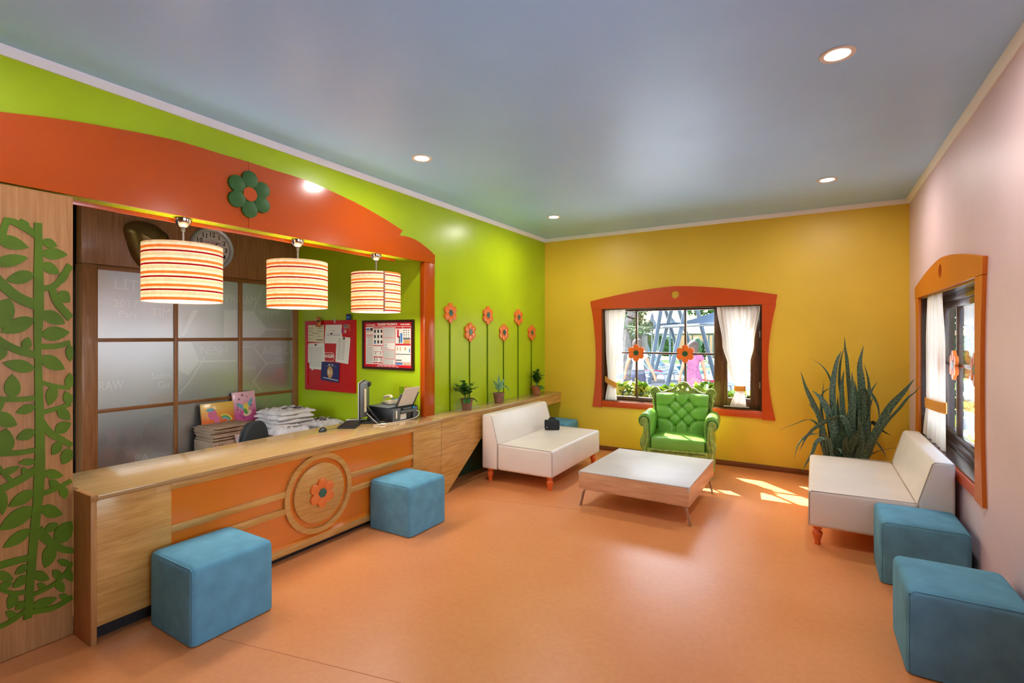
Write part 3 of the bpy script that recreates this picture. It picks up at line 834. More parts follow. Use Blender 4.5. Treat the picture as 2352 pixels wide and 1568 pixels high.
# ================================================================ RECEPTION COUNTER
CX = -3.195
ct = thing('reception_counter', 'long oak reception counter with amber panel and round flower medallion', 'counter', (-3.5, 2.5, 0))
b = BM(); box(b, -3.83, CX + 0.012, 1.112, 3.925, 0.748, 0.772, 0.003); obj('countertop', b, m_oaktop, ct)
b = BM(); box(b, XP + 0.002, CX + 0.014, 1.084, 1.111, 0, 0.775, 0.003); obj('end_panel', b, m_oakv, ct)
b = BM(); box(b, CX - 0.03, CX, 1.114, 1.468, 0.086, 0.744, 0.001); obj('front_panel', b, m_oak, ct)
b = BM(); box(b, CX - 0.03, CX, 3.519, 3.922, 0.03, 0.744, 0.001); obj('front_panel', b, m_oak, ct)
b = BM(); box(b, CX - 0.05, CX - 0.022, 1.46, 3.525, 0.06, 0.74); obj('amber_panel', b, m_orangepanel, ct)
b = BM(); box(b, CX - 0.025, CX - 0.001, 1.469, 3.518, 0.706, 0.744, 0.001); obj('top_rail', b, m_oak, ct)
b = BM(); box(b, CX - 0.025, CX - 0.001, 1.469, 3.518, 0.05, 0.103, 0.002); obj('bottom_rail', b, m_oak, ct)
b = BM(); PY(b, [(CX - 0.024, 0.103), (CX - 0.001, 0.103), (CX - 0.024, 0.121)], 3.518, 2.049); obj('bevel_strip', b, m_orangepanel, ct)
MC = (2.492, 0.416)
for za, zb in ((0.456, 0.497), (0.336, 0.379)):
    for ya, yb in ((1.469, MC[0] - 0.285), (MC[0] + 0.285, 3.518)):
        b = BM(); box(b, CX - 0.023, CX - 0.002, ya, yb, za, zb, 0.0015); obj('cross_rail', b, m_oak, ct)
b = BM(); PX(b, circ(*MC, 0.297, 64), CX - 0.023, 0.024, holes=[circ(*MC, 0.258, 64)]); ring = obj('medallion_ring', b, m_oak, ct)
b = BM(); PX(b, circ(*MC, 0.222, 64), CX - 0.023, 0.024, bev=0.003); disc = obj('medallion_disc', b, m_oak, ct)
f = BM(); PX(f, circ(*MC, 0.02, 12), CX + 0.001, 0.004); fl_ = obj('medallion_flower', f, m_petal, ct)
flower_parts(ct, (CX + 0.0012, MC[0] + 0.008, MC[1]), 0.112, UY, UZ, UX, 0.018, m_petal, m_hub, sub=fl_)
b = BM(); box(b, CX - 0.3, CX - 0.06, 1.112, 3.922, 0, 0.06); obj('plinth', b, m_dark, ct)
b = BM(); box(b, -3.8, CX - 0.051, 1.112, 1.13, 0.06, 0.748); box(b, -3.8, CX - 0.051, 3.90, 3.922, 0.06, 0.748); obj('side_board', b, m_oak, ct)
b = BM(); box(b, CX - 0.002, CX + 0.016, 1.082, 1.116, 0.742, 0.779, 0.004); box(b, CX + 0.002, CX + 0.018, 1.094, 1.104, 0.75, 0.772, 0.002); obj('corner_bracket', b, m_oakv, ct)

lg = thing('wall_ledge', 'oak ledge under the flower stems with slanted apron behind the sofa', 'ledge', (-3.33, 5.3, 0))
b = BM(); box(b, XL + 0.002, CX + 0.006, 3.928, YB - 0.001, 0.748, 0.774, 0.003); obj('ledge_top', b, m_oaktop, lg)
b = BM(); PX(b, [(3.926, 0.004), (4.02, 0.004), (4.86, 0.63), (YB - 0.001, 0.63), (YB - 0.001, 0.747), (3.926, 0.747)], CX - 0.02, 0.02); obj('apron', b, m_oak, lg)

b = BM(); PX(b, [(3.95, 0.003), (4.25, 0.2), (4.32, 0.16), (4.5, 0.3), (4.75, 0.2), (5.0, 0.36), (5.25, 0.2), (5.5, 0.36), (5.75, 0.2), (6.0, 0.36), (6.3, 0.2), (6.6, 0.3), (6.6, 0.003)], XL + 0.0015, 0.006)  # thin dark sheet painting in the shade on the wall below the ledge
tag(obj('wall_shade_zigzag', b, mk('wall_shade_green', (34, 62, 40), 0.5)), 'deep green zigzag sheet for the shade on the lime wall behind the sofa', 'wall panel')

# ================================================================ WALL FLOWERS ON STEMS
fy = [4.391 + 0.3724 * i for i in range(6)]
names = ['tall orange flower on a green wall stem, first from the orange post', 'low flower on a green wall stem behind the leafy pot nearest the post',
         'tall orange flower on a wall stem left of the spiky pot plant', 'low orange flower on a wall stem just right of the spiky pot plant',
         'tall orange flower on a wall stem between spiky plant and corner plant', 'low orange flower on a wall stem nearest the yellow wall corner']
for i, y in enumerate(fy):
    z = 1.853 if i % 2 == 0 else 1.643
    t = thing('stem_flower', names[i], 'flower decoration', (XL, y, 0.775), group='flowers on stems on the lime wall')
    flower_parts(t, (XL + 0.001, y, z), 0.112, UY, UZ, UX, 0.022, m_petal, m_hub)
    b = BM(); box(b, XL + 0.0005, XL + 0.012, y - 0.005, y + 0.005, 0.775, z - 0.1); obj('stem', b, m_vine, t)

# ================================================================ NICHE: glazed partition
kp = XN
def pX(px, py): return aX(px, py, kp)
part = thing('glazed_partition', 'brown wooden partition with nine frosted glass panes behind the desk', 'partition', (XN, 2.9, 0))
cols = [(pX(223, 783)[0], pX(399, 778)[0]), (pX(408, 778)[0], pX(547, 775)[0]), (pX(556, 775)[0], pX(672, 775)[0])]
zt = pX(220, 618)[1]
rz = [pX(223, 781)[1], pX(223, 945)[1]]
y0p, y1p = pX(186, 604)[0], YN - 0.003
ztop = pX(186, 604)[1]
b = BM(); box(b, XN - 0.12, XN + 0.02, y0p, cols[0][0], 0, ztop, 0.003); obj('post', b, m_walnut, part)
b = BM(); box(b, XN - 0.12, XN + 0.02, cols[2][1], y1p, 0, ztop, 0.003); obj('post', b, m_walnut, part)
b = BM(); box(b, XN - 0.06, XN + 0.015, cols[0][0], cols[2][1], zt, ztop, 0.003); obj('top_rail', b, m_brownh, part)
b = BM(); box(b, XN - 0.1, XN + 0.012, y0p, y1p, ztop + 0.004, H - 0.001, 0.002); obj('upper_panel', b, m_walnut, part)
for k in (0, 1):
    b = BM(); box(b, XN - 0.03, XN + 0.012, cols[k][1], cols[k + 1][0], 0.1, zt, 0.003); obj('mullion', b, m_walnut, part)
for z in rz:
    for ya, yb in cols:
        b = BM(); box(b, XN - 0.03, XN + 0.008, ya, yb, z - 0.017, z + 0.017, 0.003); obj('glazing_bar', b, m_brownh, part)
b = BM(); box(b, XN - 0.03, XN + 0.012, cols[0][0], cols[2][1], 0, 0.1); obj('bottom_rail', b, m_walnut, part)
panes = {}
zr = [(rz[0] + 0.017, zt), (rz[1] + 0.017, rz[0] - 0.017), (0.1, rz[1] - 0.017)]
for r_, (za, zb) in enumerate(zr):
    for c_, (ya, yb) in enumerate(cols):
        b = BM(); box(b, XN - 0.012, XN - 0.004, ya, yb, za, zb); panes[r_, c_] = obj('pane', b, m_pane, part)
# prints showing faintly through the panes
NP = [0]
def gtext(rc, body, px, py, size, mat=None, bold=0.0, sx=1.0):
    Y, Z = aX(px, py, XN - 0.0035); NP[0] += 1
    text('print', body, size, (XN - 0.0034 + 0.00002 * NP[0], Y, Z), UY, UZ, mat or m_ghost, panes[rc], 0.0, ext=0.00015, sx=sx)
def gpoly(rc, pxs, mat, d=0.0003):
    ya, yb = cols[rc[1]]; za, zb = zr[rc[0]]
    q = []
    for p in pxs:
        Y, Z = aX(p[0], p[1], XN - 0.0037); q.append((min(max(Y, ya + 0.001), yb - 0.001), min(max(Z, za + 0.001), zb - 0.001)))
    NP[0] += 1; b = BM(); PX(b, q, XN - 0.004, d + 0.00001 * NP[0]); obj('print', b, mat, panes[rc], None)
def gline(rc, pts, w, mat=None):
    P = [Vector((p[0], p[1], 0)) for p in pts]
    for a, c in zip(P, P[1:]):
        t = (c - a).normalized(); n = Vector((-t.y, t.x, 0)) * w / 2
        gpoly(rc, [(a + n).xy, (c + n).xy, (c - n).xy, (a - n).xy], mat or m_ghost, 0.00035)
gtext((0, 0), 'LİT', 290, 655, 0.13, bold=0.004); gtext((0, 0), '2017.', 292, 698, 0.10, bold=0.006); gtext((0, 0), 'TIM', 370, 718, 0.11)
gtext((0, 0), 'Parc', 295, 722, 0.09, bold=0.004)
gpoly((0, 1), [(442, 712), (455, 712), (425, 772), (415, 772)], m_ghost)
gtext((0, 1), 'PRO', 538, 686, 0.13, sx=0.75, bold=0.003); gtext((0, 2), 'RAM', 570, 690, 0.13, sx=0.75, bold=0.003)
gpoly((0, 1), [(515, 712), (545, 712), (545, 774), (515, 774)], m_ghost, 0.0002); gpoly((0, 2), [(557, 714), (582, 714), (612, 754), (594, 774), (557, 774)], m_ghost, 0.0002)
gline((0, 2), [(605, 655), (582, 714)], 2.5); gline((0, 2), [(611, 756), (668, 757)], 2)
gtext((0, 2), 'seyyah', 622, 716, 0.115, bold=0.003); gpoly((0, 2), [(613, 760), (667, 760), (667, 773), (600, 773)], m_ghostd, 0.0002)
gtext((1, 2), 'AGRO', 636, 806, 0.135, bold=0.004); gtext((1, 2), 'Cafe', 640, 824, 0.06)
gline((1, 2), [(600, 780), (582, 797), (612, 834), (582, 876), (600, 898)], 2.5); gline((1, 2), [(612, 834), (668, 832)], 2)
gline((1, 2), [(557, 797), (582, 797)], 2); gtext((1, 2), 'WHNH', 568, 846, 0.09, sx=0.7)
gpoly((1, 2), [(628, 858), (640, 842), (652, 842), (668, 848), (650, 860), (664, 872), (650, 880), (636, 868), (604, 878), (596, 876)], m_ghostp, 0.0002)
gpoly((1, 1), [(440, 786), (458, 830), (432, 862), (412, 850), (412, 786)], m_ghost, 0.00015); gtext((1, 1), 'NENH', 492, 805, 0.13, sx=0.8)
gline((1, 1), [(458, 830), (545, 828)], 4); gtext((1, 0), 'Salto', 370, 863, 0.09); gtext((1, 0), 'Ga', 376, 884, 0.10); gtext((1, 0), 'RAW', 255, 886, 0.12, sx=0.7)
gline((1, 1), [(412, 905), (440, 870), (470, 820)], 3); gpoly((1, 0), [(338, 908), (398, 902), (398, 925), (338, 934)], m_ghosto, 0.00015)
gpoly((2, 0), [(338, 948), (350, 946), (368, 940), (380, 945), (372, 958), (350, 962)], m_ghostg, 0.00015)
Yc, Zc = aX(378, 995, XN); pts_ = []
b = BM(); PX(b, [(min(Yc + 0.19 * math.cos(a * PI / 16), cols[0][1] - 0.002), Zc + 0.19 * math.sin(a * PI / 16)) for a in range(32)], XN - 0.004, 0.00025); obj('print', b, m_ghostd, panes[2, 0], None)
gtext((2, 0), 'Retr', 374, 986, 0.17, m_ghosto, bold=0.004); gtext((2, 0), 'apo', 378, 1002, 0.09, m_ghosto); gtext((2, 0), 'BA', 325, 1052, 0.10, m_ghost, bold=0.004); gtext((2, 0), 'ROK', 322, 978, 0.06, m_ghosto)
gpoly((2, 0), [(338, 1030), (345, 1022), (362, 1050), (345, 1058), (338, 1058)], m_ghostg); gpoly((2, 1), [(412, 955), (440, 952), (436, 965), (412, 972)], m_ghostp)
for i, (a_, c_) in enumerate(((235, 1010), (258, 995), (282, 1012), (300, 992), (318, 1018), (248, 1040), (276, 1045), (305, 1046))):
    Y, Z = aX(a_, c_, XN); b = BM(); PX(b, circ(Y, Z, 0.045, 16, 0.06), XN - 0.004, 0.0001 + 0.00002 * i); obj('print', b, m_ghostp if i % 2 else m_ghostd, panes[2, 0], None)
gpoly((2, 1), [(412, 985), (425, 975), (434, 960), (440, 975), (432, 1005), (412, 1030)], m_ghosto); gpoly((2, 2), [(600, 935), (612, 912), (622, 925), (618, 960), (600, 970)], m_ghostp)
# dark passage beyond the partition with its own carved leaves
dv = thing('carved_dark_panel', 'dark carved leaf panel in the gap beside the glazed partition', 'wall panel', (-5.62, 1.5, 0))
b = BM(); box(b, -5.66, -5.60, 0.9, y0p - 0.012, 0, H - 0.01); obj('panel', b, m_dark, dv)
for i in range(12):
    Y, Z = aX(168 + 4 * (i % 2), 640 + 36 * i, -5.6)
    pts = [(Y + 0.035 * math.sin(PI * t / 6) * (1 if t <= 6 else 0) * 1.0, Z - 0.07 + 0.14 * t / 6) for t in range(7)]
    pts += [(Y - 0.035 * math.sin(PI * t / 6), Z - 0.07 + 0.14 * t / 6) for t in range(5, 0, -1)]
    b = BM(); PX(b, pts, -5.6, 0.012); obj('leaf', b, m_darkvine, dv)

# bronze relief and clock on the upper panel
def relief():
    b = BM()
    c = at(345, 560, 0, XN + 0.03)
    rings = []
    n = 36; L = 12
    outl = [(-0.215, 0.10), (-0.19, 0.16), (-0.11, 0.20), (0.0, 0.195), (0.09, 0.15), (0.15, 0.08), (0.17, 0.0), (0.16, -0.10), (0.10, -0.2), (0.0, -0.26), (-0.08, -0.23), (-0.15, -0.13), (-0.19, 0.0)]
    oc = [p.xy for p in smoothpath([(x, z, 0) for x, z in outl + outl[:1]], 3)][:-1]
    for k in range(L + 1):
        s = 1 - (k / L) ** 2.2 * 0.96
        h = 0.17 * math.sin(PI / 2 * k / L)
        rg = []
        for i, p in enumerate(oc):
            a = math.atan2(p.y, p.x)
            w = 0.012 * math.sin(7 * p.y * 10) * (1 if p.x > 0 else 0.2) * math.sin(PI * k / L)
            rg.append(b.verts.new((c.x - 0.02 + h + w, c.y + p.x * s, c.z + p.y * s)))
        rings.append(rg)
    for a, d in zip(rings, rings[1:]):
        for i in range(len(a)): b.faces.new([a[i], a[(i + 1) % len(a)], d[(i + 1) % len(a)], d[i]])
    b.faces.new(rings[-1]); b.faces.new(rings[0][::-1])
    bmesh.ops.recalc_face_normals(b, faces=b.faces)
    tag(obj('bronze_mask', b, m_bronze, None, 80), 'rounded bronze mask hung on the brown panel behind the first pendant', 'wall decoration')
relief()
cc = at(487, 571.5, 0, XN + 0.03)
ck = thing('wall_clock', 'round white wall clock with black numerals and grey rim', 'clock', (XN + 0.012, cc.y, cc.z))
rr = 0.222
b = BM(); lathe(b, [(rr * 0.8, 0.0), (rr, 0.002), (rr * 1.0, 0.03), (rr * 0.95, 0.045), (rr * 0.86, 0.04), (rr * 0.83, 0.022)], (XN + 0.013, cc.y, cc.z), 56, 'x', cap=False); obj('rim', b, m_clockring, ck)
b = BM(); PX(b, circ(cc.y, cc.z, rr * 0.85, 56), XN + 0.013, 0.018); obj('dial', b, m_clockface, ck)
b = BM(); PX(b, circ(cc.y, cc.z, rr * 0.845, 56), XN + 0.031, 0.0006, holes=[circ(cc.y, cc.z, rr * 0.815, 56)]); obj('minute_ring', b, m_ink, ck)
for h_ in range(1, 13):
    a = PI / 2 - h_ * PI / 6
    text('numeral', str(h_), 0.068, (XN + 0.0316, cc.y + rr * 0.66 * math.cos(a), cc.z + rr * 0.66 * math.sin(a)), UY, UZ, m_inkdark, ck, 0.001)
text('maker_line', 'R E G A L', 0.017, (XN + 0.0316, cc.y + 0.01, cc.z + 0.085), UY, UZ, m_ink, ck)
text('owner_line', 'CUNEYT BAGLICOGLU', 0.018, (XN + 0.0316, cc.y + 0.01, cc.z + 0.066), UY, UZ, m_inkred, ck, 0.0004)
b = BM()
for a, L_, w in ((R(50), 0.10, 0.009), (R(-70), 0.15, 0.006)):
    obox(b, (XN + 0.034, cc.y + L_ * 0.42 * math.cos(a), cc.z + L_ * 0.42 * math.sin(a)), (0, math.cos(a), math.sin(a)), (0, -math.sin(a), math.cos(a)), UX, L_, w, 0.002)
obj('hands', b, m_inkdark, ck)

# ================================================================ NOTICE BOARD AND POSTER on the niche end wall
YW = YN
def wY(px, py, k=0.012): return aY(px, py, YW - k)
x0, z1 = wY(703, 737); x1, _ = wY(817, 735); _, z0 = wY(703, 893)
nb = thing('notice_board', 'red framed notice board pinned with papers on the lime wall', 'notice board', ((x0 + x1) / 2, YW, z0))
b = BM(); PY(b, rect(x0, x1, z0, z1), YW, 0.028, holes=[rect(x0 + 0.045, x1 - 0.07, z0 + 0.05, z1 - 0.05)]); obj('frame', b, m_red, nb)
b = BM(); PY(b, rect(x0 + 0.044, x1 - 0.069, z0 + 0.049, z1 - 0.049), YW, 0.016); obj('board', b, m_red, nb)
yb_ = YW - 0.0165
lx, lz = wY(757, 818)
text('lettering', 'YANGIN', 0.056, (lx - 0.018, yb_ - 0.0006, lz), UX, UZ, m_paper, nb, 0.002)
def rrect(x0, x1, z0, z1, r, n=6):
    pts = []
    for cx_, cz_, a0 in ((x1 - r, z1 - r, 0), (x0 + r, z1 - r, 90), (x0 + r, z0 + r, 180), (x1 - r, z0 + r, 270)):
        for i in range(n + 1): a = R(a0 + 90 * i / n); pts.append((cx_ + r * math.cos(a), cz_ + r * math.sin(a)))
    return pts
b = BM(); PY(b, rrect(lx - 0.15, lx + 0.085, lz - 0.06, lz + 0.045, 0.035), yb_, 0.0008, holes=[rrect(lx - 0.144, lx + 0.079, lz - 0.054, lz + 0.039, 0.03)]); obj('lettering_border', b, m_paper, nb)
rnd = random.Random(4)
def sheet(label, quad, mat, y_off, lines=(), pin=None, cat='paper', curl=0.0, name='pinned_sheet'):
    """quad: four photo points clockwise from top left"""
    P = [wY(px, py, 0.018) for px, py in quad]
    cx_ = sum(p[0] for p in P) / 4; zlow = min(p[1] for p in P)
    t = thing(name, label, cat, (cx_, YW - 0.018, zlow), group=None)
    b = BM(); PY(b, [P[3], P[2], P[1], P[0]], yb_ - y_off, 0.0012); obj('sheet', b, mat, t)
    def q(u, v):
        a = Vector(P[0]).lerp(Vector(P[1]), u); c = Vector(P[3]).lerp(Vector(P[2]), u); return a.lerp(c, v)
    if lines:
        b = BM()
        for u0, u1, v, w in lines:
            a, c = q(u0, v), q(u1, v)
            dz = Vector((0, w))
            PY(b, [tuple(a), tuple(c), tuple(c + dz), tuple(a + dz)], yb_ - y_off - 0.0012, 0.0003)
        o = obj('print_lines', b, m_ink, t, None)
    if pin:
        p = q(*pin); b = BM(); lathe(b, [(0.012, 0.0), (0.012, 0.008), (0.0, 0.009)], (p.x, yb_ - y_off - 0.0013, p.y), 14, 'y')
        for v in b.verts: pass
        obj('magnet', b, m_black, t)
    return t, q
lines_a = [(0.1, 0.38, 0.25, 0.006), (0.62, 0.9, 0.25, 0.006), (0.1, 0.35, 0.4, 0.006), (0.62, 0.9, 0.4, 0.006), (0.3, 0.72, 0.53, 0.007), (0.1, 0.4, 0.66, 0.006), (0.6, 0.85, 0.68, 0.006), (0.05, 0.3, 0.86, 0.005), (0.58, 0.95, 0.9, 0.014)]
sheet('cream certificate sheet at the top left of the red notice board', [(705, 744), (744.5, 744), (743.5, 786.5), (705, 784)], m_cert, 0.0006, lines_a, (0.04, 0.05))
sheet('white sheet at the top centre of the red notice board beside the certificate', [(748, 744), (785, 744), (786, 789), (745, 788)], m_paper, 0.0006, [(0.4, 0.6, 0.36, 0.005), (0.1, 0.9, 0.52, 0.004), (0.1, 0.9, 0.6, 0.004)], (0.4, 0.5))
sheet('lowest sheet peeping out behind the left papers on the red board', [(712, 790), (745, 788), (746, 829), (716, 851)], m_paper, 0.0004, (), None)
sheet('curled sheet pinned at the far left under the certificate', [(704, 791), (728, 789), (724, 833), (706, 832)], m_paper, 0.0022, [(0.1, 0.5, 0.2, 0.004), (0.1, 0.6, 0.5, 0.004)], None)
sheet('printed receipt sheet pinned on top of the left papers', [(709, 788), (744, 787), (739, 849), (711.5, 846)], m_paper, 0.0038, [(0.05, 0.95, 0.2 + 0.075 * i, 0.0035) for i in range(10)], (0.5, 0.07))
sheet('long price list sheet hanging on the right half of the red board', [(774, 772), (805.5, 775), (800, 836), (770.5, 830.5)], m_paper, 0.0022, [(0.12 + 0.3 * k, 0.35 + 0.3 * k, 0.1 + 0.055 * i, 0.004) for i in range(15) for k in (0, 1)], (0.55, 0.05))
nv, q = sheet('navy award card reading 8,1 in a gold circle on the red board', [(739.5, 830), (780.5, 834), (779, 879), (737.5, 872)], m_navy, 0.0054, (), None, 'card', name='award_card')
ya_ = yb_ - 0.0054 - 0.0013
p = q(0.5, 0.52); b = BM(); PY(b, circ(p.x, p.y, 0.05, 30, 0.068), ya_, 0.0004); obj('gold_circle', b, m_gold, nv)
text('lettering', '8,1', 0.062, (p.x, ya_ - 0.0006, p.y), UX, UZ, m_paper, nv, 0.0015)
p = q(0.54, 0.12); b = BM(); PY(b, rect(p.x - 0.045, p.x - 0.015, p.y - 0.007, p.y + 0.007), ya_, 0.0003); PY(b, rect(p.x + 0.01, p.x + 0.04, p.y - 0.005, p.y + 0.005), ya_, 0.0003); obj('print_line', b, m_paper, nv)
p = q(0.54, 0.86); b = BM(); PY(b, [(p.x - 0.13, p.y + 0.008), (p.x + 0.13, p.y - 0.018), (p.x + 0.13, p.y - 0.010), (p.x - 0.13, p.y + 0.016)], ya_, 0.0003); obj('print_line', b, m_paper, nv)
p = q(0.55, 0.2); b = BM(); PY(b, rect(p.x - 0.09, p.x + 0.09, p.y - 0.004, p.y + 0.003), ya_, 0.0003); obj('print_line', b, m_ink, nv)
# little things on the board
def ball(b, c, r, s=(1, 1, 1), n=12):
    t = BM(); bmesh.ops.create_uvsphere(t, u_segments=n, v_segments=max(6, n * 2 // 3), radius=1)
    M = Matrix.Translation(c) @ Matrix.Diagonal((r * s[0], r * s[1], r * s[2], 1)); merge(b, t, M)
bx, bz = wY(740, 738)
br = thing('plush_bear', 'small brown plush bear clinging to the top of the red board', 'toy', (bx, YW - 0.04, bz - 0.06))
yy = YW - 0.055
b = BM(); ball(b, (bx, yy, bz - 0.03), 0.03, (1, 0.8, 1.15)); obj('body', b, m_bear, br, 180)
b = BM(); ball(b, (bx - 0.008, yy - 0.005, bz + 0.028), 0.026); ball(b, (bx - 0.026, yy, bz + 0.05), 0.009); ball(b, (bx + 0.012, yy, bz + 0.05), 0.009); obj('head', b, m_bear, br, 180)
b = BM(); ball(b, (bx - 0.018, yy - 0.026, bz + 0.022), 0.011, (1.2, 1, 0.8)); obj('muzzle', b, m_cert, br, 180)
b = BM(); ball(b, (bx, yy, bz + 0.002), 0.028, (1.15, 0.9, 0.55)); obj('vest', b, m_black, br, 180)
for dx, dz in ((-0.03, -0.055), (0.02, -0.06), (0.036, 0.0), (-0.034, 0.0)):
    b = BM(); ball(b, (bx + dx, yy - 0.01, bz + dz), 0.014, (1.2, 1, 0.8)); obj('paw', b, m_bear, br, 180)
def magnet(name, label, px, py, w, h, mat, cat='magnet', extra=None, yoff=0.0):
    X, Z = wY(px, py, 0.03)
    t = thing(name, label, cat, (X, YW - 0.03, Z - h / 2))
    b = BM(); box(b, X - w / 2, X + w / 2, YW - 0.038 - yoff, YW - 0.0285 - yoff, Z - h / 2, Z + h / 2, 0.003); obj('plate', b, mat, t)
    if extra:
        b = BM(); PY(b, rect(X - w * 0.3, X + w * 0.3, Z - h * 0.25, Z + h * 0.15), YW - 0.038 - yoff, 0.002); obj('picture', b, extra, t)
    return t
magnet('photo_magnet', 'dark blue photo magnet standing on the top right corner of the red board', 801, 728, 0.075, 0.07, m_navy, extra=m_blueink)
magnet('white_clip', 'small white clip on the top edge of the red board', 769, 737, 0.022, 0.05, m_lgrey)
magnet('picture_magnet', 'brown picture magnet on the upper right of the red board', 793, 748, 0.075, 0.06, m_cardboard, extra=m_grey, yoff=-0.014)
magnet('orange_magnet', 'small orange magnet below the picture magnet on the red board', 803, 752, 0.035, 0.07, m_petal, extra=m_bear, yoff=-0.014)
magnet('pink_magnet', 'small pink and blue magnet on the white sheet of the red board', 785, 759, 0.032, 0.05, m_magenta, extra=m_blueink, yoff=-0.014)
magnet('badge_magnet', 'small beige badge magnet in the middle right of the red board', 791, 761, 0.032, 0.035, m_beige, extra=m_gold, yoff=-0.014)

x0, z1 = wY(833.5, 736); x1, _ = wY(951, 732); _, z0 = wY(834, 846)
ps = thing('safety_poster', 'mahogany framed red and white fire instruction poster on the lime wall', 'poster', ((x0 + x1) / 2, YW, z0))
b = BM(); PY(b, rect(x0, x1, z0, z1), YW, 0.024, holes=[rect(x0 + 0.026, x1 - 0.026, z0 + 0.026, z1 - 0.026)]); obj('frame', b, m_frame, ps)
b = BM(); PY(b, rect(x0 + 0.025, x1 - 0.025, z0 + 0.025, z1 - 0.025), YW, 0.012); obj('print', b, m_redprint, ps)
yp = YW - 0.0121
W_, H_ = x1 - x0 - 0.052, z1 - z0 - 0.052
ox_, oz_ = x0 + 0.026, z0 + 0.026
def pr(name, mat, rs, k=0):
    b = BM()
    for u0, u1, v0, v1 in rs: PY(b, rect(ox_ + u0 * W_, ox_ + u1 * W_, oz_ + v0 * H_, oz_ + v1 * H_), yp - 0.0004 * k, 0.0004)
    obj(name, b, mat, ps, None)
pr('white_field', m_paper, [(0.03, 0.19, 0.06, 0.91), (0.195, 0.40, 0.06, 0.91), (0.41, 0.655, 0.06, 0.91), (0.665, 0.975, 0.06, 0.91)])
pr('headings', m_inkred, [(0.2, 0.395, 0.87, 0.895), (0.2, 0.395, 0.47, 0.49), (0.2, 0.295, 0.34, 0.35), (0.305, 0.395, 0.34, 0.35), (0.2, 0.295, 0.21, 0.235), (0.305, 0.395, 0.21, 0.235), (0.2, 0.295, 0.08, 0.105), (0.305, 0.395, 0.08, 0.105),
                          (0.42, 0.65, 0.885, 0.9), (0.42, 0.65, 0.65, 0.662), (0.42, 0.65, 0.55, 0.56), (0.42, 0.65, 0.385, 0.397), (0.42, 0.65, 0.18, 0.192), (0.67, 0.81, 0.86, 0.9), (0.82, 0.97, 0.86, 0.9), (0.67, 0.97, 0.49, 0.53), (0.04, 0.185, 0.8, 0.81), (0.04, 0.185, 0.71, 0.725), (0.04, 0.185, 0.68, 0.69), (0.04, 0.185, 0.48, 0.49), (0.7, 0.735, 0.66, 0.84), (0.67, 0.97, 0.115, 0.125)], 1)
pr('text_lines', m_ink, [(0.42, 0.65, 0.67 + 0.013 * i, 0.675 + 0.013 * i) for i in range(16)] + [(0.42, 0.65, 0.575 + 0.014 * i, 0.58 + 0.014 * i) for i in range(5)] + [(0.42, 0.65, 0.2 + 0.013 * i, 0.205 + 0.013 * i) for i in range(14)]
   + [(0.42, 0.62, 0.07 + 0.013 * i, 0.075 + 0.013 * i) for i in range(8)] + [(0.04, 0.18, 0.08 + 0.016 * i, 0.086 + 0.016 * i) for i in range(24)] + [(0.06, 0.18, 0.5 + 0.02 * i, 0.507 + 0.02 * i) for i in range(9)] + [(0.42, 0.49, 0.44, 0.452), (0.42, 0.49, 0.475, 0.487), (0.42, 0.49, 0.51, 0.522), (0.42, 0.53, 0.415, 0.425)], 1)
pr('pictograms', m_inkdark, [(0.215 + 0.07 * c, 0.25 + 0.07 * c, 0.53 + 0.12 * r, 0.6 + 0.12 * r) for c in range(3) for r in range(3)] + [(0.83 + 0.045 * c, 0.85 + 0.045 * c, 0.66 + 0.05 * r, 0.68 + 0.05 * r) for c in range(3) for r in range(4)]
   + [(0.82, 0.965, 0.625, 0.65), (0.67, 0.97, 0.29, 0.305), (0.67, 0.79, 0.155, 0.175), (0.735, 0.755, 0.54, 0.7), (0.13, 0.18, 0.82, 0.88), (0.04, 0.055, 0.1, 0.12), (0.04, 0.055, 0.17, 0.18), (0.22, 0.235, 0.13, 0.2), (0.27, 0.28, 0.13, 0.2), (0.36, 0.375, 0.13, 0.2), (0.24, 0.25, 0.27, 0.33), (0.35, 0.36, 0.27, 0.33), (0.37, 0.38, 0.38, 0.46)], 1)
pr('blue_blocks', m_blueink, [(0.765, 0.805, 0.55, 0.76), (0.67, 0.81, 0.07, 0.11), (0.94, 0.96, 0.34, 0.42), (0.04, 0.11, 0.83, 0.87), (0.215, 0.25, 0.52, 0.56)], 2)
pr('amber_figures', m_gold, [(0.7, 0.715, 0.38, 0.46), (0.76, 0.775, 0.37, 0.46), (0.85, 0.88, 0.39, 0.45), (0.83, 0.96, 0.53, 0.615), (0.82, 0.97, 0.07, 0.1)], 2)
def ptx(body, u, v, s, bold=0.001): text('lettering', body, s, (ox_ + u * W_, yp - 0.0006, oz_ + v * H_), UX, UZ, m_paper, ps, bold)
ptx('YANGIN TALİMATI', 0.49, 0.957, 0.034, 0.0012); ptx('YILDIZ YANGIN', 0.14, 0.945, 0.0185); ptx('YILDIZ YANGIN', 0.86, 0.95, 0.0185)
pr('footer_lines', m_paper, [(0.3, 0.68, 0.036, 0.046)] + [(0.27 + 0.08 * i, 0.33 + 0.08 * i, 0.012, 0.022) for i in range(6)], 1)

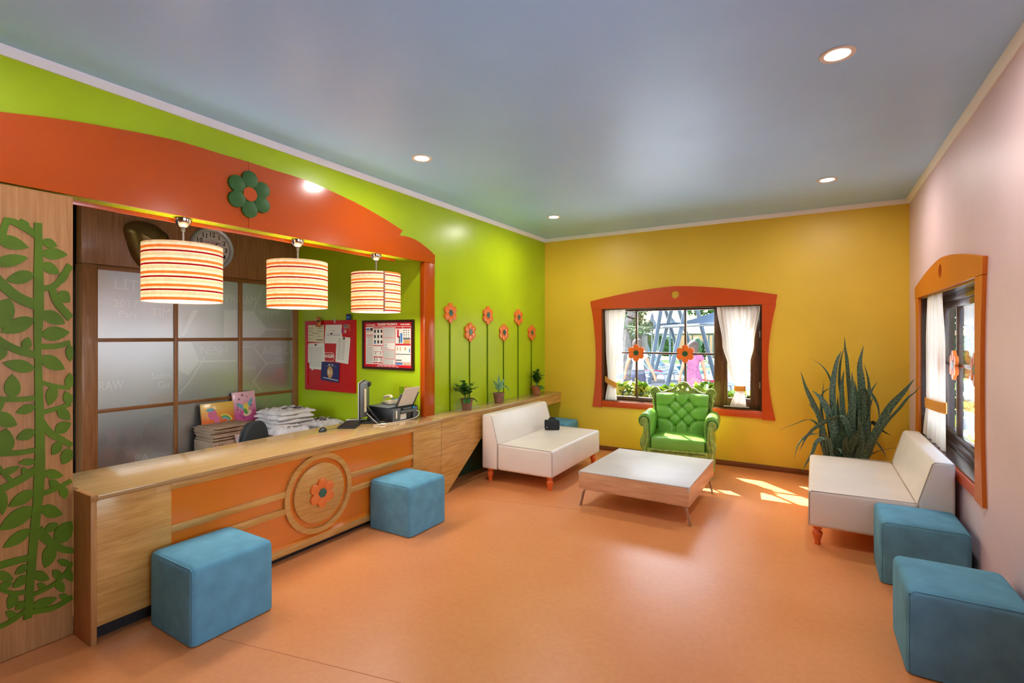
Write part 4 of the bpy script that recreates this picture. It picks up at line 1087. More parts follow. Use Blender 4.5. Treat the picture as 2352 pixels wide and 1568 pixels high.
# ================================================================ PENDANT LAMPS
LX, LZ = -3.485, 1.817
def pendant(y, label, mat, first=True, seam=None):
    t = thing('pendant_lamp', label, 'pendant lamp', (LX, y, LZ), group='striped drum pendants over the counter')
    zc_ = 2.358 - LZ
    b = BM(); lathe(b, [(0.0, zc_ - 0.062), (0.008, zc_ - 0.062), (0.022, zc_ - 0.058), (0.038, zc_ - 0.042), (0.047, zc_ - 0.02), (0.049, zc_ - 0.006), (0.0, zc_ - 0.006)], (0, 0, 0), 28); obj('canopy', b, m_chrome, t, 60, local=True)
    b = BM(); lathe(b, [(0.006, 0.33), (0.006, zc_ - 0.06)], (0, 0, 0), 10); lathe(b, [(0.011, zc_ - 0.085), (0.013, zc_ - 0.07), (0.008, zc_ - 0.06)], (0, 0, 0), 10); obj('rod', b, m_metal, t, 60, local=True)
    rad, hh = 0.222, 0.361
    b = BM(); lathe(b, [(rad, 0), (rad, hh)], (0, 0, 0), 64)
    for f in [f for f in b.faces if len(f.verts) > 4]: b.faces.remove(f)
    bmesh.ops.solidify(b, geom=b.faces[:], thickness=0.0015); obj('shade', b, mat, t, 60, local=True)
    b = BM(); lathe(b, [(0.0, 0.004), (rad - 0.004, 0.004), (rad - 0.004, 0.008), (0.0, 0.008)], (0, 0, 0), 48); obj('diffuser', b, m_glow, t, local=True)
    b = BM()
    for k in range(3):
        a = k * 2 * PI / 3; tube(b, [(0, 0, hh - 0.03), ((rad - 0.002) * math.cos(a), (rad - 0.002) * math.sin(a), hh - 0.004)], 0.002, 6)
    obj('spider', b, m_metal, t, local=True)
    b = BM()
    tube(b, smoothpath([(-0.02, 0.01, zc_ - 0.012), (-0.025, 0.012, zc_ + 0.0), (-0.01, 0.02, zc_ - 0.003), (0.0, 0.012, zc_ - 0.001), (0.015, -0.015, zc_ - 0.004), (0.02, 0.01, zc_ - 0.012)], 5), 0.0022, 6); obj('wire', b, m_black, t, local=True)
    if seam is not None:
        b = BM(); a = seam; obox(b, ((rad + 0.001) * math.cos(a), (rad + 0.001) * math.sin(a), hh / 2), (-math.sin(a), math.cos(a), 0), UZ, (math.cos(a), math.sin(a), 0), 0.016, hh, 0.0015); obj('seam', b, m_seam, t, local=True)
    for zz, w in ((0.2, PENDANT_W * 0.33),):
        ld = bpy.data.lights.new('pendant_bulb', 'POINT'); ld.energy = w; ld.shadow_soft_size = 0.05; ld.color = (1.0, 0.97, 0.92)
        lo = bpy.data.objects.new('pendant_bulb', ld); COL.objects.link(lo); lo.parent = t; lo.location = (0, 0, zz)
    ld = bpy.data.lights.new('pendant_down', 'AREA'); ld.shape = 'DISK'; ld.size = 0.4; ld.energy = PENDANT_W * 0.6; ld.color = (1.0, 0.97, 0.92)
    lo = bpy.data.objects.new('pendant_down', ld); COL.objects.link(lo); lo.parent = t; lo.location = (0, 0, -0.004)
    return t
m_seam = mk('seam_tape', (150, 104, 88), 0.7)
# the third lamp's seam faces the room
_v = Vector((3.53, -3.4, 0)).normalized(); _r = Vector((-_v.y, _v.x, 0))
seam_a = math.atan2(_v.y, _v.x) + 0.32
m_shade_b = shade_mat('striped_shade_seam', ((_r.x, _r.y), 0.225 * math.sin(0.32)), 19.74)
LY = [aX(421, 520, LX)[0], aX(684, 570, LX)[0], aX(864, 600, LX)[0]]
pendant(LY[0], 'striped drum pendant nearest the green tree panel, before the clock', m_shade)
pendant(LY[1], 'middle striped drum pendant over the counter', m_shade)
pendant(LY[2], 'striped drum pendant with a visible seam nearest the orange post', m_shade_b, seam=seam_a)

# ================================================================ SEATING
def bev_all(b, w, seg=3, ang=30):
    b.normal_update()
    es = [e for e in b.edges if len(e.link_faces) == 2 and e.calc_face_angle(0) > R(ang)]
    bmesh.ops.bevel(b, geom=es, offset=w, segments=seg, profile=0.5, affect='EDGES', clamp_overlap=True)
def make_sofa(label, loc, rz, L=1.36, D=0.86):
    t = thing('low_sofa', label, 'sofa', loc, rz)
    b = BM(); box(b, 0.2, D, -L / 2, L / 2, 0.145, 0.425); bev_all(b, 0.028, 4)
    bmesh.ops.subdivide_edges(b, edges=[e for e in b.edges if e.calc_length() > 0.3], cuts=6, use_grid_fill=True)
    for v in b.verts:
        if v.co.z > 0.4: v.co.z += 0.012 * (1 - (2 * v.co.y / L) ** 2) * (1 - ((v.co.x - 0.53) / 0.36) ** 2)
    obj('seat', b, m_leather, t, 40, local=True)
    b = BM(); slab(b, [(0, 0.145), (0.197, 0.145), (0.2, 0.44), (0.118, 0.735), (0, 0.735)], (0, -L / 2, 0), UX, UZ, UY, L); bev_all(b, 0.022, 4)
    obj('backrest', b, m_leather, t, 40, local=True)
    for s in (-1, 1):
        b = BM()
        y = s * (L / 2 - 0.006)
        tube(b, [(0.2, y + s * 0.004, 0.43), (D - 0.02, y + s * 0.0, 0.419), (D - 0.006, y, 0.405), (D - 0.004, y, 0.15)], 0.003, 6)
        tube(b, [(0.004, y, 0.724), (0.11, y, 0.727), (0.124, y, 0.712), (0.2, y, 0.44), (0.199, y + s * 0.004, 0.15)], 0.003, 6)
        obj('piping', b, m_stitch, t, 60, local=True)
    for x in (0.07, D - 0.06):
        for y in (-L / 2 + 0.07, L / 2 - 0.07):
            b = BM(); lathe(b, [(0.021, 0), (0.024, 0.006), (0.022, 0.016), (0.023, 0.036), (0.033, 0.068), (0.037, 0.084), (0.033, 0.098), (0.021, 0.110), (0.021, 0.115), (0.031, 0.121), (0.033, 0.146)], (x, y, 0), 20)
            obj('leg', b, m_legorange, t, 60, local=True)
    return t
make_sofa('cream leatherette sofa under the oak ledge, with a black bag on it', (-3.15, 5.235, 0), R(0.8))
make_sofa('cream leatherette sofa against the pink wall before the snake plant', (0.818, 5.13, 0), PI)

def make_ottoman(label, loc, rz=0.0):
    t = thing('cube_ottoman', label, 'ottoman', loc, rz, 'blue suede cube ottomans')
    s, h = 0.225, 0.405
    b = BM(); box(b, -s, s, -s, s, 0.006, h)
    bmesh.ops.bevel(b, geom=[e for e in b.edges if max(v.co.z for v in e.verts) > 0.1], offset=0.032, segments=5, profile=0.5, affect='EDGES')
    bmesh.ops.subdivide_edges(b, edges=[e for e in b.edges if e.calc_length() > 0.2], cuts=7, use_grid_fill=True)
    for v in b.verts:
        k = 0.006 * (1 - (v.co.z / h - 0.5) ** 2 * 4)
        v.co.x += math.copysign(k, v.co.x) * (1 - (v.co.y / s) ** 2) if abs(v.co.x) > s * 0.9 else 0
        v.co.y += math.copysign(k, v.co.y) * (1 - (v.co.x / s) ** 2) if abs(v.co.y) > s * 0.9 else 0
        if v.co.z > h - 0.02: v.co.z += 0.012 * max(0, (1 - (v.co.x / s) ** 2) * (1 - (v.co.y / s) ** 2))
    obj('cover', b, m_suede, t, 50, local=True)
    for sy in (-1, 1):
        b = BM(); q = s - 0.0085
        pts = [(-q, sy * q, 0.01), (-q, sy * q, h - 0.05), (-q + 0.004, sy * q, h - 0.022), (-q + 0.022, sy * q, h - 0.0085), (q - 0.022, sy * q, h - 0.0085), (q - 0.004, sy * q, h - 0.022), (q, sy * q, h - 0.05), (q, sy * q, 0.01)]
        tube(b, pts, 0.0032, 6)
        obj('piping', b, m_suede, t, 60, local=True)
    b = BM(); box(b, -s + 0.02, s - 0.02, -s + 0.02, s - 0.02, 0.0, 0.008); obj('base', b, m_black, t, local=True)
    return t
o0 = make_ottoman('large looking blue suede cube ottoman at the left end of the counter front', (-2.943, 1.568, 0))
dup(o0, (-2.958, 3.19, 0), 0, 'blue suede cube ottoman at the right end of the counter front')
dup(o0, (0.59, 4.235, 0), R(0), 'blue suede cube ottoman touching the sofa by the pink wall')
dup(o0, (0.595, 3.225, 0), R(1), 'blue suede cube ottoman at the lower right frame corner')
dup(o0, (-3.12, 6.415, 0), 0, 'pale blue ottoman in the far corner behind the sofa and bag')

# ---------------------------------------------------------------- coffee table
tb = thing('coffee_table', 'low square coffee table with grey laminate top and bent legs', 'table', (-1.39, 4.9, 0), R(-0.5))
hx, hy = 0.5, 0.555
b = BM(); box(b, -hx, hx, -hy, hy, 0.326, 0.334, 0.002); obj('tabletop', b, m_laminate, tb, local=True)
b = BM(); box(b, -hx + 0.001, hx - 0.001, -hy, -hy + 0.02, 0.17, 0.325, 0.001); obj('side_panel', b, m_beech, tb, local=True)
b = BM(); box(b, -hx + 0.001, hx - 0.001, hy - 0.02, hy, 0.17, 0.325, 0.001); obj('side_panel', b, m_beech, tb, local=True)
m_beechy = wood('beech_veneer_side', (198, 142, 100), (222, 170, 128), (16, 1.2, 16), 0.35)
for s in (-1, 1):
    b = BM(); box(b, *sorted((s * hx, s * (hx - 0.02))), -hy + 0.021, hy - 0.021, 0.17, 0.325, 0.001); obj('side_panel', b, m_beechy, tb, local=True)
b = BM(); box(b, -hx + 0.02, hx - 0.02, -hy + 0.02, hy - 0.02, 0.172, 0.185); obj('bottom_board', b, m_beech, tb, local=True)
for sx in (-1, 1):
    for sy in (-1, 1):
        b = BM(); box(b, *sorted((sx * (hx - 0.016), sx * (hx + 0.0015))), *sorted((sy * (hy - 0.016), sy * (hy + 0.0015))), 0.3, 0.336, 0.003); obj('corner_cap', b, m_lgrey, tb, local=True)
        b = BM()
        path = smoothpath([(sx * 0.30, 0, 0.164), (sx * 0.40, 0, 0.164), (sx * 0.445, 0, 0.158), (sx * 0.468, 0, 0.135), (sx * 0.486, 0, 0.06), (sx * 0.50, 0, 0.0035)], 5)
        t_ = BM(); y = sy * (hy - 0.045)
        prev = None
        for i, p in enumerate(path):
            tn = (path[min(i + 1, len(path) - 1)] - path[max(i - 1, 0)]).normalized(); n = Vector((-tn.z, 0, tn.x)) * 0.0055
            ring = [t_.verts.new(p + n + UY * (y - 0.02)), t_.verts.new(p + n + UY * (y + 0.02)), t_.verts.new(p - n + UY * (y + 0.02)), t_.verts.new(p - n + UY * (y - 0.02))]
            if prev:
                for k in range(4): t_.faces.new([prev[k], prev[(k + 1) % 4], ring[(k + 1) % 4], ring[k]])
            else: t_.faces.new(ring)
            prev = ring
        t_.faces.new(prev[::-1]); bmesh.ops.recalc_face_normals(t_, faces=t_.faces); merge(b, t_)
        obj('leg', b, m_metal, tb, 40, local=True)

# ---------------------------------------------------------------- green armchair
ac = thing('carved_armchair', 'green button tufted armchair with carved frame under the orange framed window', 'armchair', (-1.37, 6.12, 0), R(6.6))
# seat
b = BM(); box(b, -0.297, 0.297, -0.275, 0.2, 0.285, 0.425); bev_all(b, 0.03, 4)
bmesh.ops.subdivide_edges(b, edges=[e for e in b.edges if e.calc_length() > 0.2], cuts=6, use_grid_fill=True)
for v in b.verts:
    if v.co.z > 0.4: v.co.z += 0.022 * max(0, (1 - (v.co.x / 0.3) ** 2) * (1 - ((v.co.y + 0.04) / 0.24) ** 2))
obj('seat', b, m_gleather, ac, 60, local=True)
# tufted back
BT = [(-0.078, 0.807), (0.078, 0.807), (-0.155, 0.735), (0, 0.735), (0.155, 0.735), (-0.078, 0.655), (0.078, 0.655), (-0.155, 0.575), (0, 0.575), (0.155, 0.575), (-0.078, 0.5), (0.078, 0.5)]
CR = []
for i, p in enumerate(BT):
    for q in BT[i + 1:]:
        if 0.06 < abs(p[0] - q[0]) < 0.1 and 0.06 < abs(p[1] - q[1]) < 0.1: CR.append((p, q))
for x in (-0.078, 0.078): CR += [((x, 0.807), (x, 0.9)), ((x, 0.5), (x, 0.41))]
for z in (0.735, 0.575):
    for s in (-1, 1): CR.append(((s * 0.155, z), (s * 0.30, z + 0.005)))
def segd(p, a, b):
    ax, az = a; bx, bz = b; dx, dz = bx - ax, bz - az
    t = max(0, min(1, ((p[0] - ax) * dx + (p[1] - az) * dz) / (dx * dx + dz * dz)))
    return math.hypot(p[0] - ax - t * dx, p[1] - az - t * dz)
def back_y(x, z): return 0.205 + (z - 0.42) * 0.13
def halfw(z): return 0.285 + 0.03 * min(1, max(0, (z - 0.45) / 0.4)) ** 0.8
def topz(x): return 0.885 + 0.012 * math.cos(x / 0.3 * PI / 2)
b = BM(); NX_, NZ_ = 84, 72
grid = []
for i in range(NZ_ + 1):
    row = []
    for j in range(NX_ + 1):
        v = i / NZ_; u = 2 * j / NX_ - 1
        z = 0.41 + v * 0.48; x = u * halfw(z); z = 0.41 + v * (topz(x) - 0.41)
        d = min(segd((x, z), a, c) for a, c in CR)
        db = min(math.hypot(x - p[0], z - p[1]) for p in BT)
        hgt = 0.052 * (1 - 0.62 * math.exp(-d / 0.014)) - 0.034 * math.exp(-(db / 0.016) ** 2)
        edge = min(1, (1 - abs(u)) / 0.08, (1 - v) / 0.1); hgt *= math.sin(PI / 2 * max(0.0, edge)) ** 0.6
        row.append(b.verts.new((x, back_y(x, z) - hgt, z)))
    grid.append(row)
for i in range(NZ_):
    for j in range(NX_): b.faces.new([grid[i][j], grid[i][j + 1], grid[i + 1][j + 1], grid[i + 1][j]])
bmesh.ops.recalc_face_normals(b, faces=b.faces)
bk = obj('backrest', b, m_gleather, ac, 180, local=True)
for x, z in BT:
    b = BM(); ball(b, (x, back_y(x, z) - 0.014, z), 0.0095, (1, 0.6, 1), 10); o = obj('button', b, m_gleather, ac, 180, local=True)
b = BM()
for s in (-1, 1):
    for k in range(40):
        z = 0.45 + 0.43 * k / 39; ball(b, (s * (halfw(z) + 0.004), back_y(0, z) - 0.008, z), 0.005, n=6)
for k in range(62):
    ball(b, (-0.29 + 0.58 * k / 61, -0.286, 0.272), 0.0046, n=6)
o = obj('nailheads', b, m_nail, ac, 180, local=True); o['kind'] = 'stuff'
# carved back frame with pierced crest
K = 0.000665
zz = lambda x, y: ((x - 1052) * K, 1.03 - (y - 130) * K)
half = [zz(1052, 130), zz(1110, 140), zz(1150, 165), zz(1185, 205), zz(1220, 238), zz(1265, 250), zz(1300, 268), zz(1330, 300), zz(1375, 312), zz(1420, 330), zz(1455, 318), zz(1475, 285), zz(1500, 258), zz(1550, 240), zz(1605, 262), zz(1635, 310), zz(1640, 360), zz(1612, 420), zz(1590, 470), zz(1600, 520), zz(1575, 600), zz(1578, 680), zz(1545, 760)]
hp = [p.xy for p in smoothpath([(x, z, 0) for x, z in half], 3)]
rt = [(p.x, p.y) for p in hp] + [(0.31, 0.42), (0.30, 0.18)]
outl = rt + [(-x, z) for x, z in reversed(rt[1:])]
tri = [zz(1145, 222), zz(1176, 298), zz(1140, 302), zz(1105, 272)]
hol = [tri, [(-x, z) for x, z in tri], circ(*zz(1052, 232), 0.013, 14, 0.02)]
b = BM(); slab(b, outl, (0, 0.30, 0), UX, UZ, -UY, 0.05, holes=hol)
M = Matrix.Translation((0, 0, 0.42)) @ Matrix.Shear('XY', 4, (0, 0)) @ Matrix.Translation((0, 0, -0.42))
for v in b.verts: v.co.y += (v.co.z - 0.42) * 0.10
fr = obj('back_frame', b, m_gwood, ac, 40, local=True)
b = BM()   # raised scrolls along the crest and ears
def rel(pts, r): tube(b, [Vector((x, 0.245 + (z - 0.42) * 0.10, z)) for x, z in pts], r, 6)
for s in (-1, 1):
    sc = [zz(1052, 160), zz(1110, 172), zz(1150, 205), zz(1190, 250), zz(1240, 275), zz(1310, 300), zz(1370, 328), zz(1430, 345)]
    rel([(s * p.x, p.y) for p in smoothpath([(x, z, 0) for x, z in sc], 4)], 0.008)
    cx_, cz_ = zz(1560, 310); rel([(s * (cx_ + (0.04 - 0.0022 * i) * math.cos(0.55 * i)), cz_ + (0.04 - 0.0022 * i) * math.sin(0.55 * i)) for i in range(16)], 0.009)
    rel([(s * x, z) for x, z in (zz(1590, 370), zz(1565, 450), zz(1572, 520), zz(1550, 600), zz(1556, 680), zz(1530, 760))], 0.011)
    rel([(s * x, z) for x, z in (zz(1052, 262), zz(1090, 250), zz(1100, 215), zz(1075, 190), zz(1052, 185))], 0.006)
obj('carving', b, m_gwood, ac, 80, local=True)
for s in (-1, 1):
    arm = [(0.297, 0.285), (0.298, 0.40), (0.292, 0.50), (0.284, 0.57), (0.286, 0.625), (0.303, 0.665), (0.335, 0.690), (0.372, 0.694), (0.408, 0.678), (0.434, 0.642), (0.440, 0.600), (0.428, 0.562), (0.402, 0.538), (0.378, 0.532), (0.378, 0.46), (0.392, 0.38), (0.385, 0.285)]
    ap = [(s * p.x, p.y) for p in smoothpath([(x, z, 0) for x, z in arm], 3)]
    b = BM(); slab(b, ap, (0, 0.24, 0), UX, UZ, -UY, 0.49); bev_all(b, 0.014, 3, 60); obj('armrest', b, m_gleather, ac, 50, local=True)
    fp = [(0.318, 0.09), (0.33, 0.2), (0.345, 0.29), (0.322, 0.36), (0.318, 0.45), (0.328, 0.54), (0.330, 0.60), (0.345, 0.640), (0.374, 0.652), (0.402, 0.638), (0.416, 0.606), (0.408, 0.574), (0.385, 0.562), (0.374, 0.52), (0.385, 0.45), (0.412, 0.39), (0.414, 0.33), (0.392, 0.27), (0.405, 0.2), (0.39, 0.09)]
    fq = [(s * p.x, p.y) for p in smoothpath([(x, z, 0) for x, z in fp], 3)]
    b = BM(); slab(b, fq, (0, -0.246, 0), UX, UZ, -UY, 0.045); bev_all(b, 0.004, 2, 60); obj('arm_front', b, m_gwood, ac, 50, local=True)
    b = BM()
    tube(b, [Vector((s * (0.373 + (0.03 - 0.0016 * i) * math.cos(0.5 * i + 0.6)), -0.292, 0.607 + (0.03 - 0.0016 * i) * math.sin(0.5 * i + 0.6))) for i in range(15)], 0.0055, 6)
    tube(b, [Vector((s * x, -0.293, z)) for x, z in ((0.352, 0.55), (0.350, 0.48), (0.362, 0.40), (0.378, 0.34), (0.366, 0.27), (0.37, 0.17))], 0.009, 6)
    tube(b, [Vector((s * x, -0.293, z)) for x, z in ((0.336, 0.53), (0.334, 0.46), (0.342, 0.38), (0.358, 0.31))], 0.005, 6)
    obj('carving', b, m_gwood, ac, 80, local=True)
    b = BM()
    for k in range(26):
        a = R(200) - R(250) * k / 25; ball(b, (s * (0.372 + 0.055 * math.cos(a)), -0.255, 0.608 + 0.05 * math.sin(a)), 0.0042, n=6)
    for k in range(24): ball(b, (s * (0.305 + 0.004 * math.sin(k * 0.3)), -0.255, 0.575 - 0.27 * k / 23), 0.0042, n=6)
    o = obj('nailheads', b, m_nail, ac, 180, local=True); o['kind'] = 'stuff'
b = BM()
ft = [(-0.335, 0.30), (0.335, 0.30), (0.335, 0.10)] + [(0.335 - 0.67 * i / 24, 0.115 + 0.03 * abs(math.sin(PI * 3 * i / 24))) for i in range(1, 24)] + [(-0.335, 0.10)]
slab(b, ft, (0, -0.25, 0), UX, UZ, -UY, 0.035); obj('front_rail', b, m_gwood, ac, 40, local=True)
b = BM()
for s in (-1, 1):
    tube(b, [Vector((s * x, -0.288, z)) for x, z in ((0.02, 0.2), (0.07, 0.225), (0.12, 0.2), (0.18, 0.185), (0.23, 0.21), (0.29, 0.19))], 0.01, 6)
    tube(b, [Vector((s * x, -0.288, z)) for x, z in ((0.02, 0.17), (0.08, 0.155), (0.14, 0.165), (0.2, 0.15))], 0.006, 6)
ball(b, (0, -0.288, 0.2), 0.028, (1.2, 0.4, 0.9)); obj('carving', b, m_gwood, ac, 80, local=True)
for s in (-1, 1):
    b = BM(); slab(b, [(-0.25, 0.29), (0.26, 0.29), (0.26, 0.14), (-0.25, 0.12)], (s * 0.35, 0, 0), UY, UZ, UX * s, 0.03); obj('side_rail', b, m_gwood, ac, 40, local=True)
    for y in (-0.262, 0.27):
        b = BM(); lathe(b, [(0.022, 0), (0.028, 0.02), (0.02, 0.05), (0.036, 0.1), (0.036, 0.14)], (s * 0.35, y, 0), 16); obj('leg', b, m_gwood, ac, 60, local=True)

# ---------------------------------------------------------------- small black bag on the left sofa
bg = thing('camera_bag', 'small black zip bag with top handle on the cream sofa', 'bag', (-2.80, 5.60, 0.437), R(31))
b = BM(); box(b, -0.092, 0.092, -0.05, 0.05, 0.0, 0.115); bev_all(b, 0.016, 3); obj('body', b, m_blackf, bg, 50, local=True)
b = BM(); tube(b, smoothpath([(-0.035, 0, 0.112), (-0.03, 0, 0.131), (0, 0, 0.137), (0.03, 0, 0.131), (0.035, 0, 0.112)], 4), 0.006, 8, flat=2.0); obj('handle', b, m_blackf, bg, 60, local=True)
b = BM(); tube(b, [(-0.09, -0.051, 0.088), (0.09, -0.051, 0.088), (0.093, 0.045, 0.088)], 0.0022, 6); obj('zip', b, m_black, bg, local=True)
b = BM(); box(b, -0.076, -0.06, -0.0515, -0.049, 0.03, 0.036); obj('label_tag', b, m_lgrey, bg, local=True)

# ================================================================ SNAKE PLANT
def ribbon(pts, widths, side, fold=0.25, n=5, thick=0.002):
    P = smoothpath(pts, n)
    b = BM(); uvl = b.loops.layers.uv.new('UVMap')
    N = len(P) - 1; rows = []
    acc = 0
    for i, p in enumerate(P):
        if i: acc += (p - P[i - 1]).length
        f = i / N * (len(widths) - 1); k = min(int(f), len(widths) - 2); w = widths[k] + (widths[k + 1] - widths[k]) * (f - k)
        t = (P[min(i + 1, N)] - P[max(i - 1, 0)]).normalized()
        s = side - t * side.dot(t)
        s = s.normalized() if s.length > 1e-4 else UX
        nrm = t.cross(s).normalized()
        w = max(w, 0.0008)
        rows.append(([b.verts.new(p - s * w / 2 - nrm * w * fold * 0.5), b.verts.new(p + nrm * thick), b.verts.new(p + s * w / 2 - nrm * w * fold * 0.5), b.verts.new(p - nrm * thick)], acc))
    for (r0, a0), (r1, a1) in zip(rows, rows[1:]):
        for k in range(4):
            f = b.faces.new([r0[k], r0[(k + 1) % 4], r1[(k + 1) % 4], r1[k]])
            us = ((0, .5), (.5, 1), (1, .5), (.5, 0))[k]
            for lp, (u, v) in zip(f.loops, ((us[0], a0), (us[1], a0), (us[1], a1), (us[0], a1))): lp[uvl].uv = (u, v)
    bmesh.ops.recalc_face_normals(b, faces=b.faces)
    return b
sp = thing('snake_plant', 'tall snake plant with mottled arching leaves behind the right sofa', 'plant', (0.22, 6.28, 0))
b = BM(); lathe(b, [(0.12, 0.0), (0.15, 0.02), (0.185, 0.26), (0.2, 0.27), (0.2, 0.3), (0.18, 0.3), (0.175, 0.26), (0.0, 0.255)], (0.22, 6.28, 0), 32); obj('pot', b, m_potterra, sp, 50)
b = BM(); lathe(b, [(0.0, 0.262), (0.17, 0.262), (0.17, 0.25), (0.0, 0.25)], (0.22, 6.28, 0), 24); obj('soil', b, m_soil, sp)
SZ = 4.611
rnd = random.Random(11)
SL = [([(760, 1290), (715, 900), (700, 600), (745, 330), (795, 210)], 72, 0.05), ([(790, 1290), (800, 800), (772, 520), (790, 300), (830, 165)], 34, 0.12), ([(890, 1290), (885, 800), (862, 480), (848, 300), (832, 170), (830, 60)], 56, 0.02),
      ([(900, 1290), (900, 900), (915, 650), (905, 430)], 84, -0.08), ([(1035, 1300), (1022, 900), (1003, 550), (988, 350), (1030, 150)], 88, -0.03), ([(1065, 1300), (1080, 800), (1085, 560), (1038, 345)], 44, 0.1), ([(625, 1290), (578, 950), (490, 750), (420, 600), (365, 425)], 62, 0.0),
      ([(740, 1290), (695, 1000), (630, 800), (565, 700), (490, 630)], 80, -0.06), ([(870, 1290), (885, 1100), (840, 965), (770, 915), (600, 975), (450, 1090), (350, 1270)], 76, -0.16), ([(640, 1290), (600, 1080), (520, 970), (430, 940), (320, 980), (140, 1045)], 32, 0.0),
      ([(700, 1290), (640, 1120), (540, 1085), (440, 1100), (340, 1200), (295, 1360)], 34, -0.1), ([(690, 1290), (660, 1150), (600, 1130), (530, 1180), (490, 1290), (430, 1390), (378, 1480)], 46, -0.2), ([(1050, 1330), (1150, 1100), (1300, 820), (1450, 650), (1570, 505)], 80, -0.25),
      ([(1080, 1330), (1160, 1130), (1280, 950), (1400, 820), (1500, 700), (1580, 640), (1650, 560)], 46, -0.62), ([(1040, 1300), (1032, 850), (1048, 625), (1120, 670), (1185, 800), (1200, 985)], 50, -0.1), ([(1070, 1250), (1080, 1000), (1120, 965), (1220, 1050), (1325, 1110)], 58, 0.08),
      ([(1070, 1335), (1150, 1280), (1250, 1255), (1375, 1235)], 36, -0.05), ([(1100, 1300), (1150, 1170), (1220, 1240), (1280, 1350)], 36, -0.1), ([(845, 1310), (832, 1200), (852, 1110)], 70, -0.2), ([(862, 1310), (930, 1130), (1010, 1000)], 92, -0.18),
      ([(990, 1320), (1002, 1100), (975, 880)], 82, -0.12), ([(1062, 1310), (1062, 1100), (1090, 900)], 76, -0.05), ([(1052, 1300), (1060, 900), (1132, 700)], 64, 0.02), ([(680, 1290), (600, 1000), (490, 810), (445, 765)], 28, 0.12), ([(830, 1290), (812, 900), (800, 600), (826, 410)], 62, 0.04),
      ([(720, 1290), (715, 900), (730, 720)], 74, -0.02), ([(680, 1200), (640, 900), (598, 680), (612, 520)], 20, 0.1), ([(720, 1250), (712, 700), (670, 490), (590, 370), (480, 295)], 24, 0.14), ([(1000, 1290), (1060, 800), (1100, 660), (1180, 530)], 42, 0.14), ([(700, 1300), (690, 1200), (640, 1120), (560, 1050)], 60, 0.06),
      ([(640, 1300), (600, 1000), (585, 690), (690, 590)], 34, 0.16), ([(780, 1300), (760, 950), (755, 690)], 60, 0.08), ([(940, 1300), (960, 800), (940, 520)], 54, 0.12), ([(800, 1300), (790, 1150), (830, 1000), (860, 860)], 70, -0.08), ([(700, 1310), (770, 1240), (800, 1300)], 60, -0.14), ([(660, 1300), (600, 1180), (560, 1060)], 80, 0.05), ([(900, 1310), (950, 1240), (985, 1150)], 60, -0.1)]
for pts, w, dy in SL:
    base = Vector((0.22, 6.28, 0.27))
    P = []
    n = len(pts)
    for i, (x, y) in enumerate(pts):
        q = at(1760 + x / SZ, 760 + y / SZ, 1, 6.28 + dy * (0.35 + 0.65 * i / (n - 1)))
        P.append(q)
    root = base + Vector(((P[0].x - base.x) * 0.8, dy * 0.4, 0)); 
    P = [root] + P
    wm = w * 0.76 * 6.3 / 1151 / SZ
    wd = [wm * k for k in (0.55, 0.75, 0.95, 1.0, 1.0, 0.95, 0.82, 0.6, 0.34, 0.03)]
    a = rnd.uniform(-0.5, 0.5)
    b = ribbon(P, wd, Vector((math.cos(a + YAW * 0.5), math.sin(a + YAW * 0.5), 0.0)), 0.28, 6)
    obj('leaf', b, m_snake, sp, 50)

# ================================================================ POTTED PLANTS ON THE LEDGE
def leafmesh(L, W, name, mat, curl=0.15):
    b = BM(); N = 5; rows = []
    for i in range(N + 1):
        t = i / N; w = W / 2 * math.sin(PI * t ** 0.8) ** 0.75 if 0 < t < 1 else 0.0004
        zc_ = -curl * L * t * t
        rows.append([b.verts.new((-w, L * t, zc_ + w * 0.3)), b.verts.new((0, L * t, zc_)), b.verts.new((w, L * t, zc_ + w * 0.3))])
    for a, c in zip(rows, rows[1:]):
        for k in (0, 1): b.faces.new([a[k], a[k + 1], c[k + 1], c[k]])
    me = bpy.data.meshes.new(name); b.to_mesh(me); b.free(); me.materials.append(mat)
    for p in me.polygons: p.use_smooth = True
    return me
def put(me, name, parent, p, d, up=UZ, s=1.0):
    d = Vector(d).normalized(); x = d.cross(up)
    x = x.normalized() if x.length > 1e-3 else UX.copy()
    z = x.cross(d)
    M = Matrix((x * s, d * s, z * s)).transposed().to_4x4(); M.translation = Vector(p)
    o = bpy.data.objects.new(name, me); COL.objects.link(o); o.parent = parent
    o.matrix_parent_inverse = parent.matrix_basis.inverted(); o.matrix_basis = M
    return o
def pot(t, c, r0, r1, h, mat, ribs=14):
    b = BM(); n = 56
    prof = [(r0, 0.004), (r0 + (r1 - r0) * 0.8, h * 0.8), (r1 * 0.985, h * 0.84), (r1 * 1.06, h * 0.86), (r1 * 1.08, h), (r1 * 0.97, h), (r1 * 0.92, h * 0.88), (0, h * 0.88)]
    lathe(b, prof, c, n)
    for v in b.verts:
        q = v.co - Vector(c)
        if 0.1 * h < q.z < 0.82 * h and math.hypot(q.x, q.y) > 0.8 * r0:
            a = math.atan2(q.y, q.x); k = 1 + 0.02 * (1 if math.sin(a * ribs) > 0 else 0); v.co.x = c[0] + q.x * k; v.co.y = c[1] + q.y * k
    for k in range(6):
        a = k * PI / 3; box(b, c[0] + r0 * 0.8 * math.cos(a) - 0.006, c[0] + r0 * 0.8 * math.cos(a) + 0.006, c[1] + r0 * 0.8 * math.sin(a) - 0.006, c[1] + r0 * 0.8 * math.sin(a) + 0.006, c[2], c[2] + 0.006)
    obj('pot', b, mat, t, 40)
    b = BM(); lathe(b, [(0.0, h * 0.885), (r1 * 0.94, h * 0.885), (r1 * 0.94, h * 0.87), (0.0, h * 0.87)], c, 20); obj('soil', b, m_soil, t)
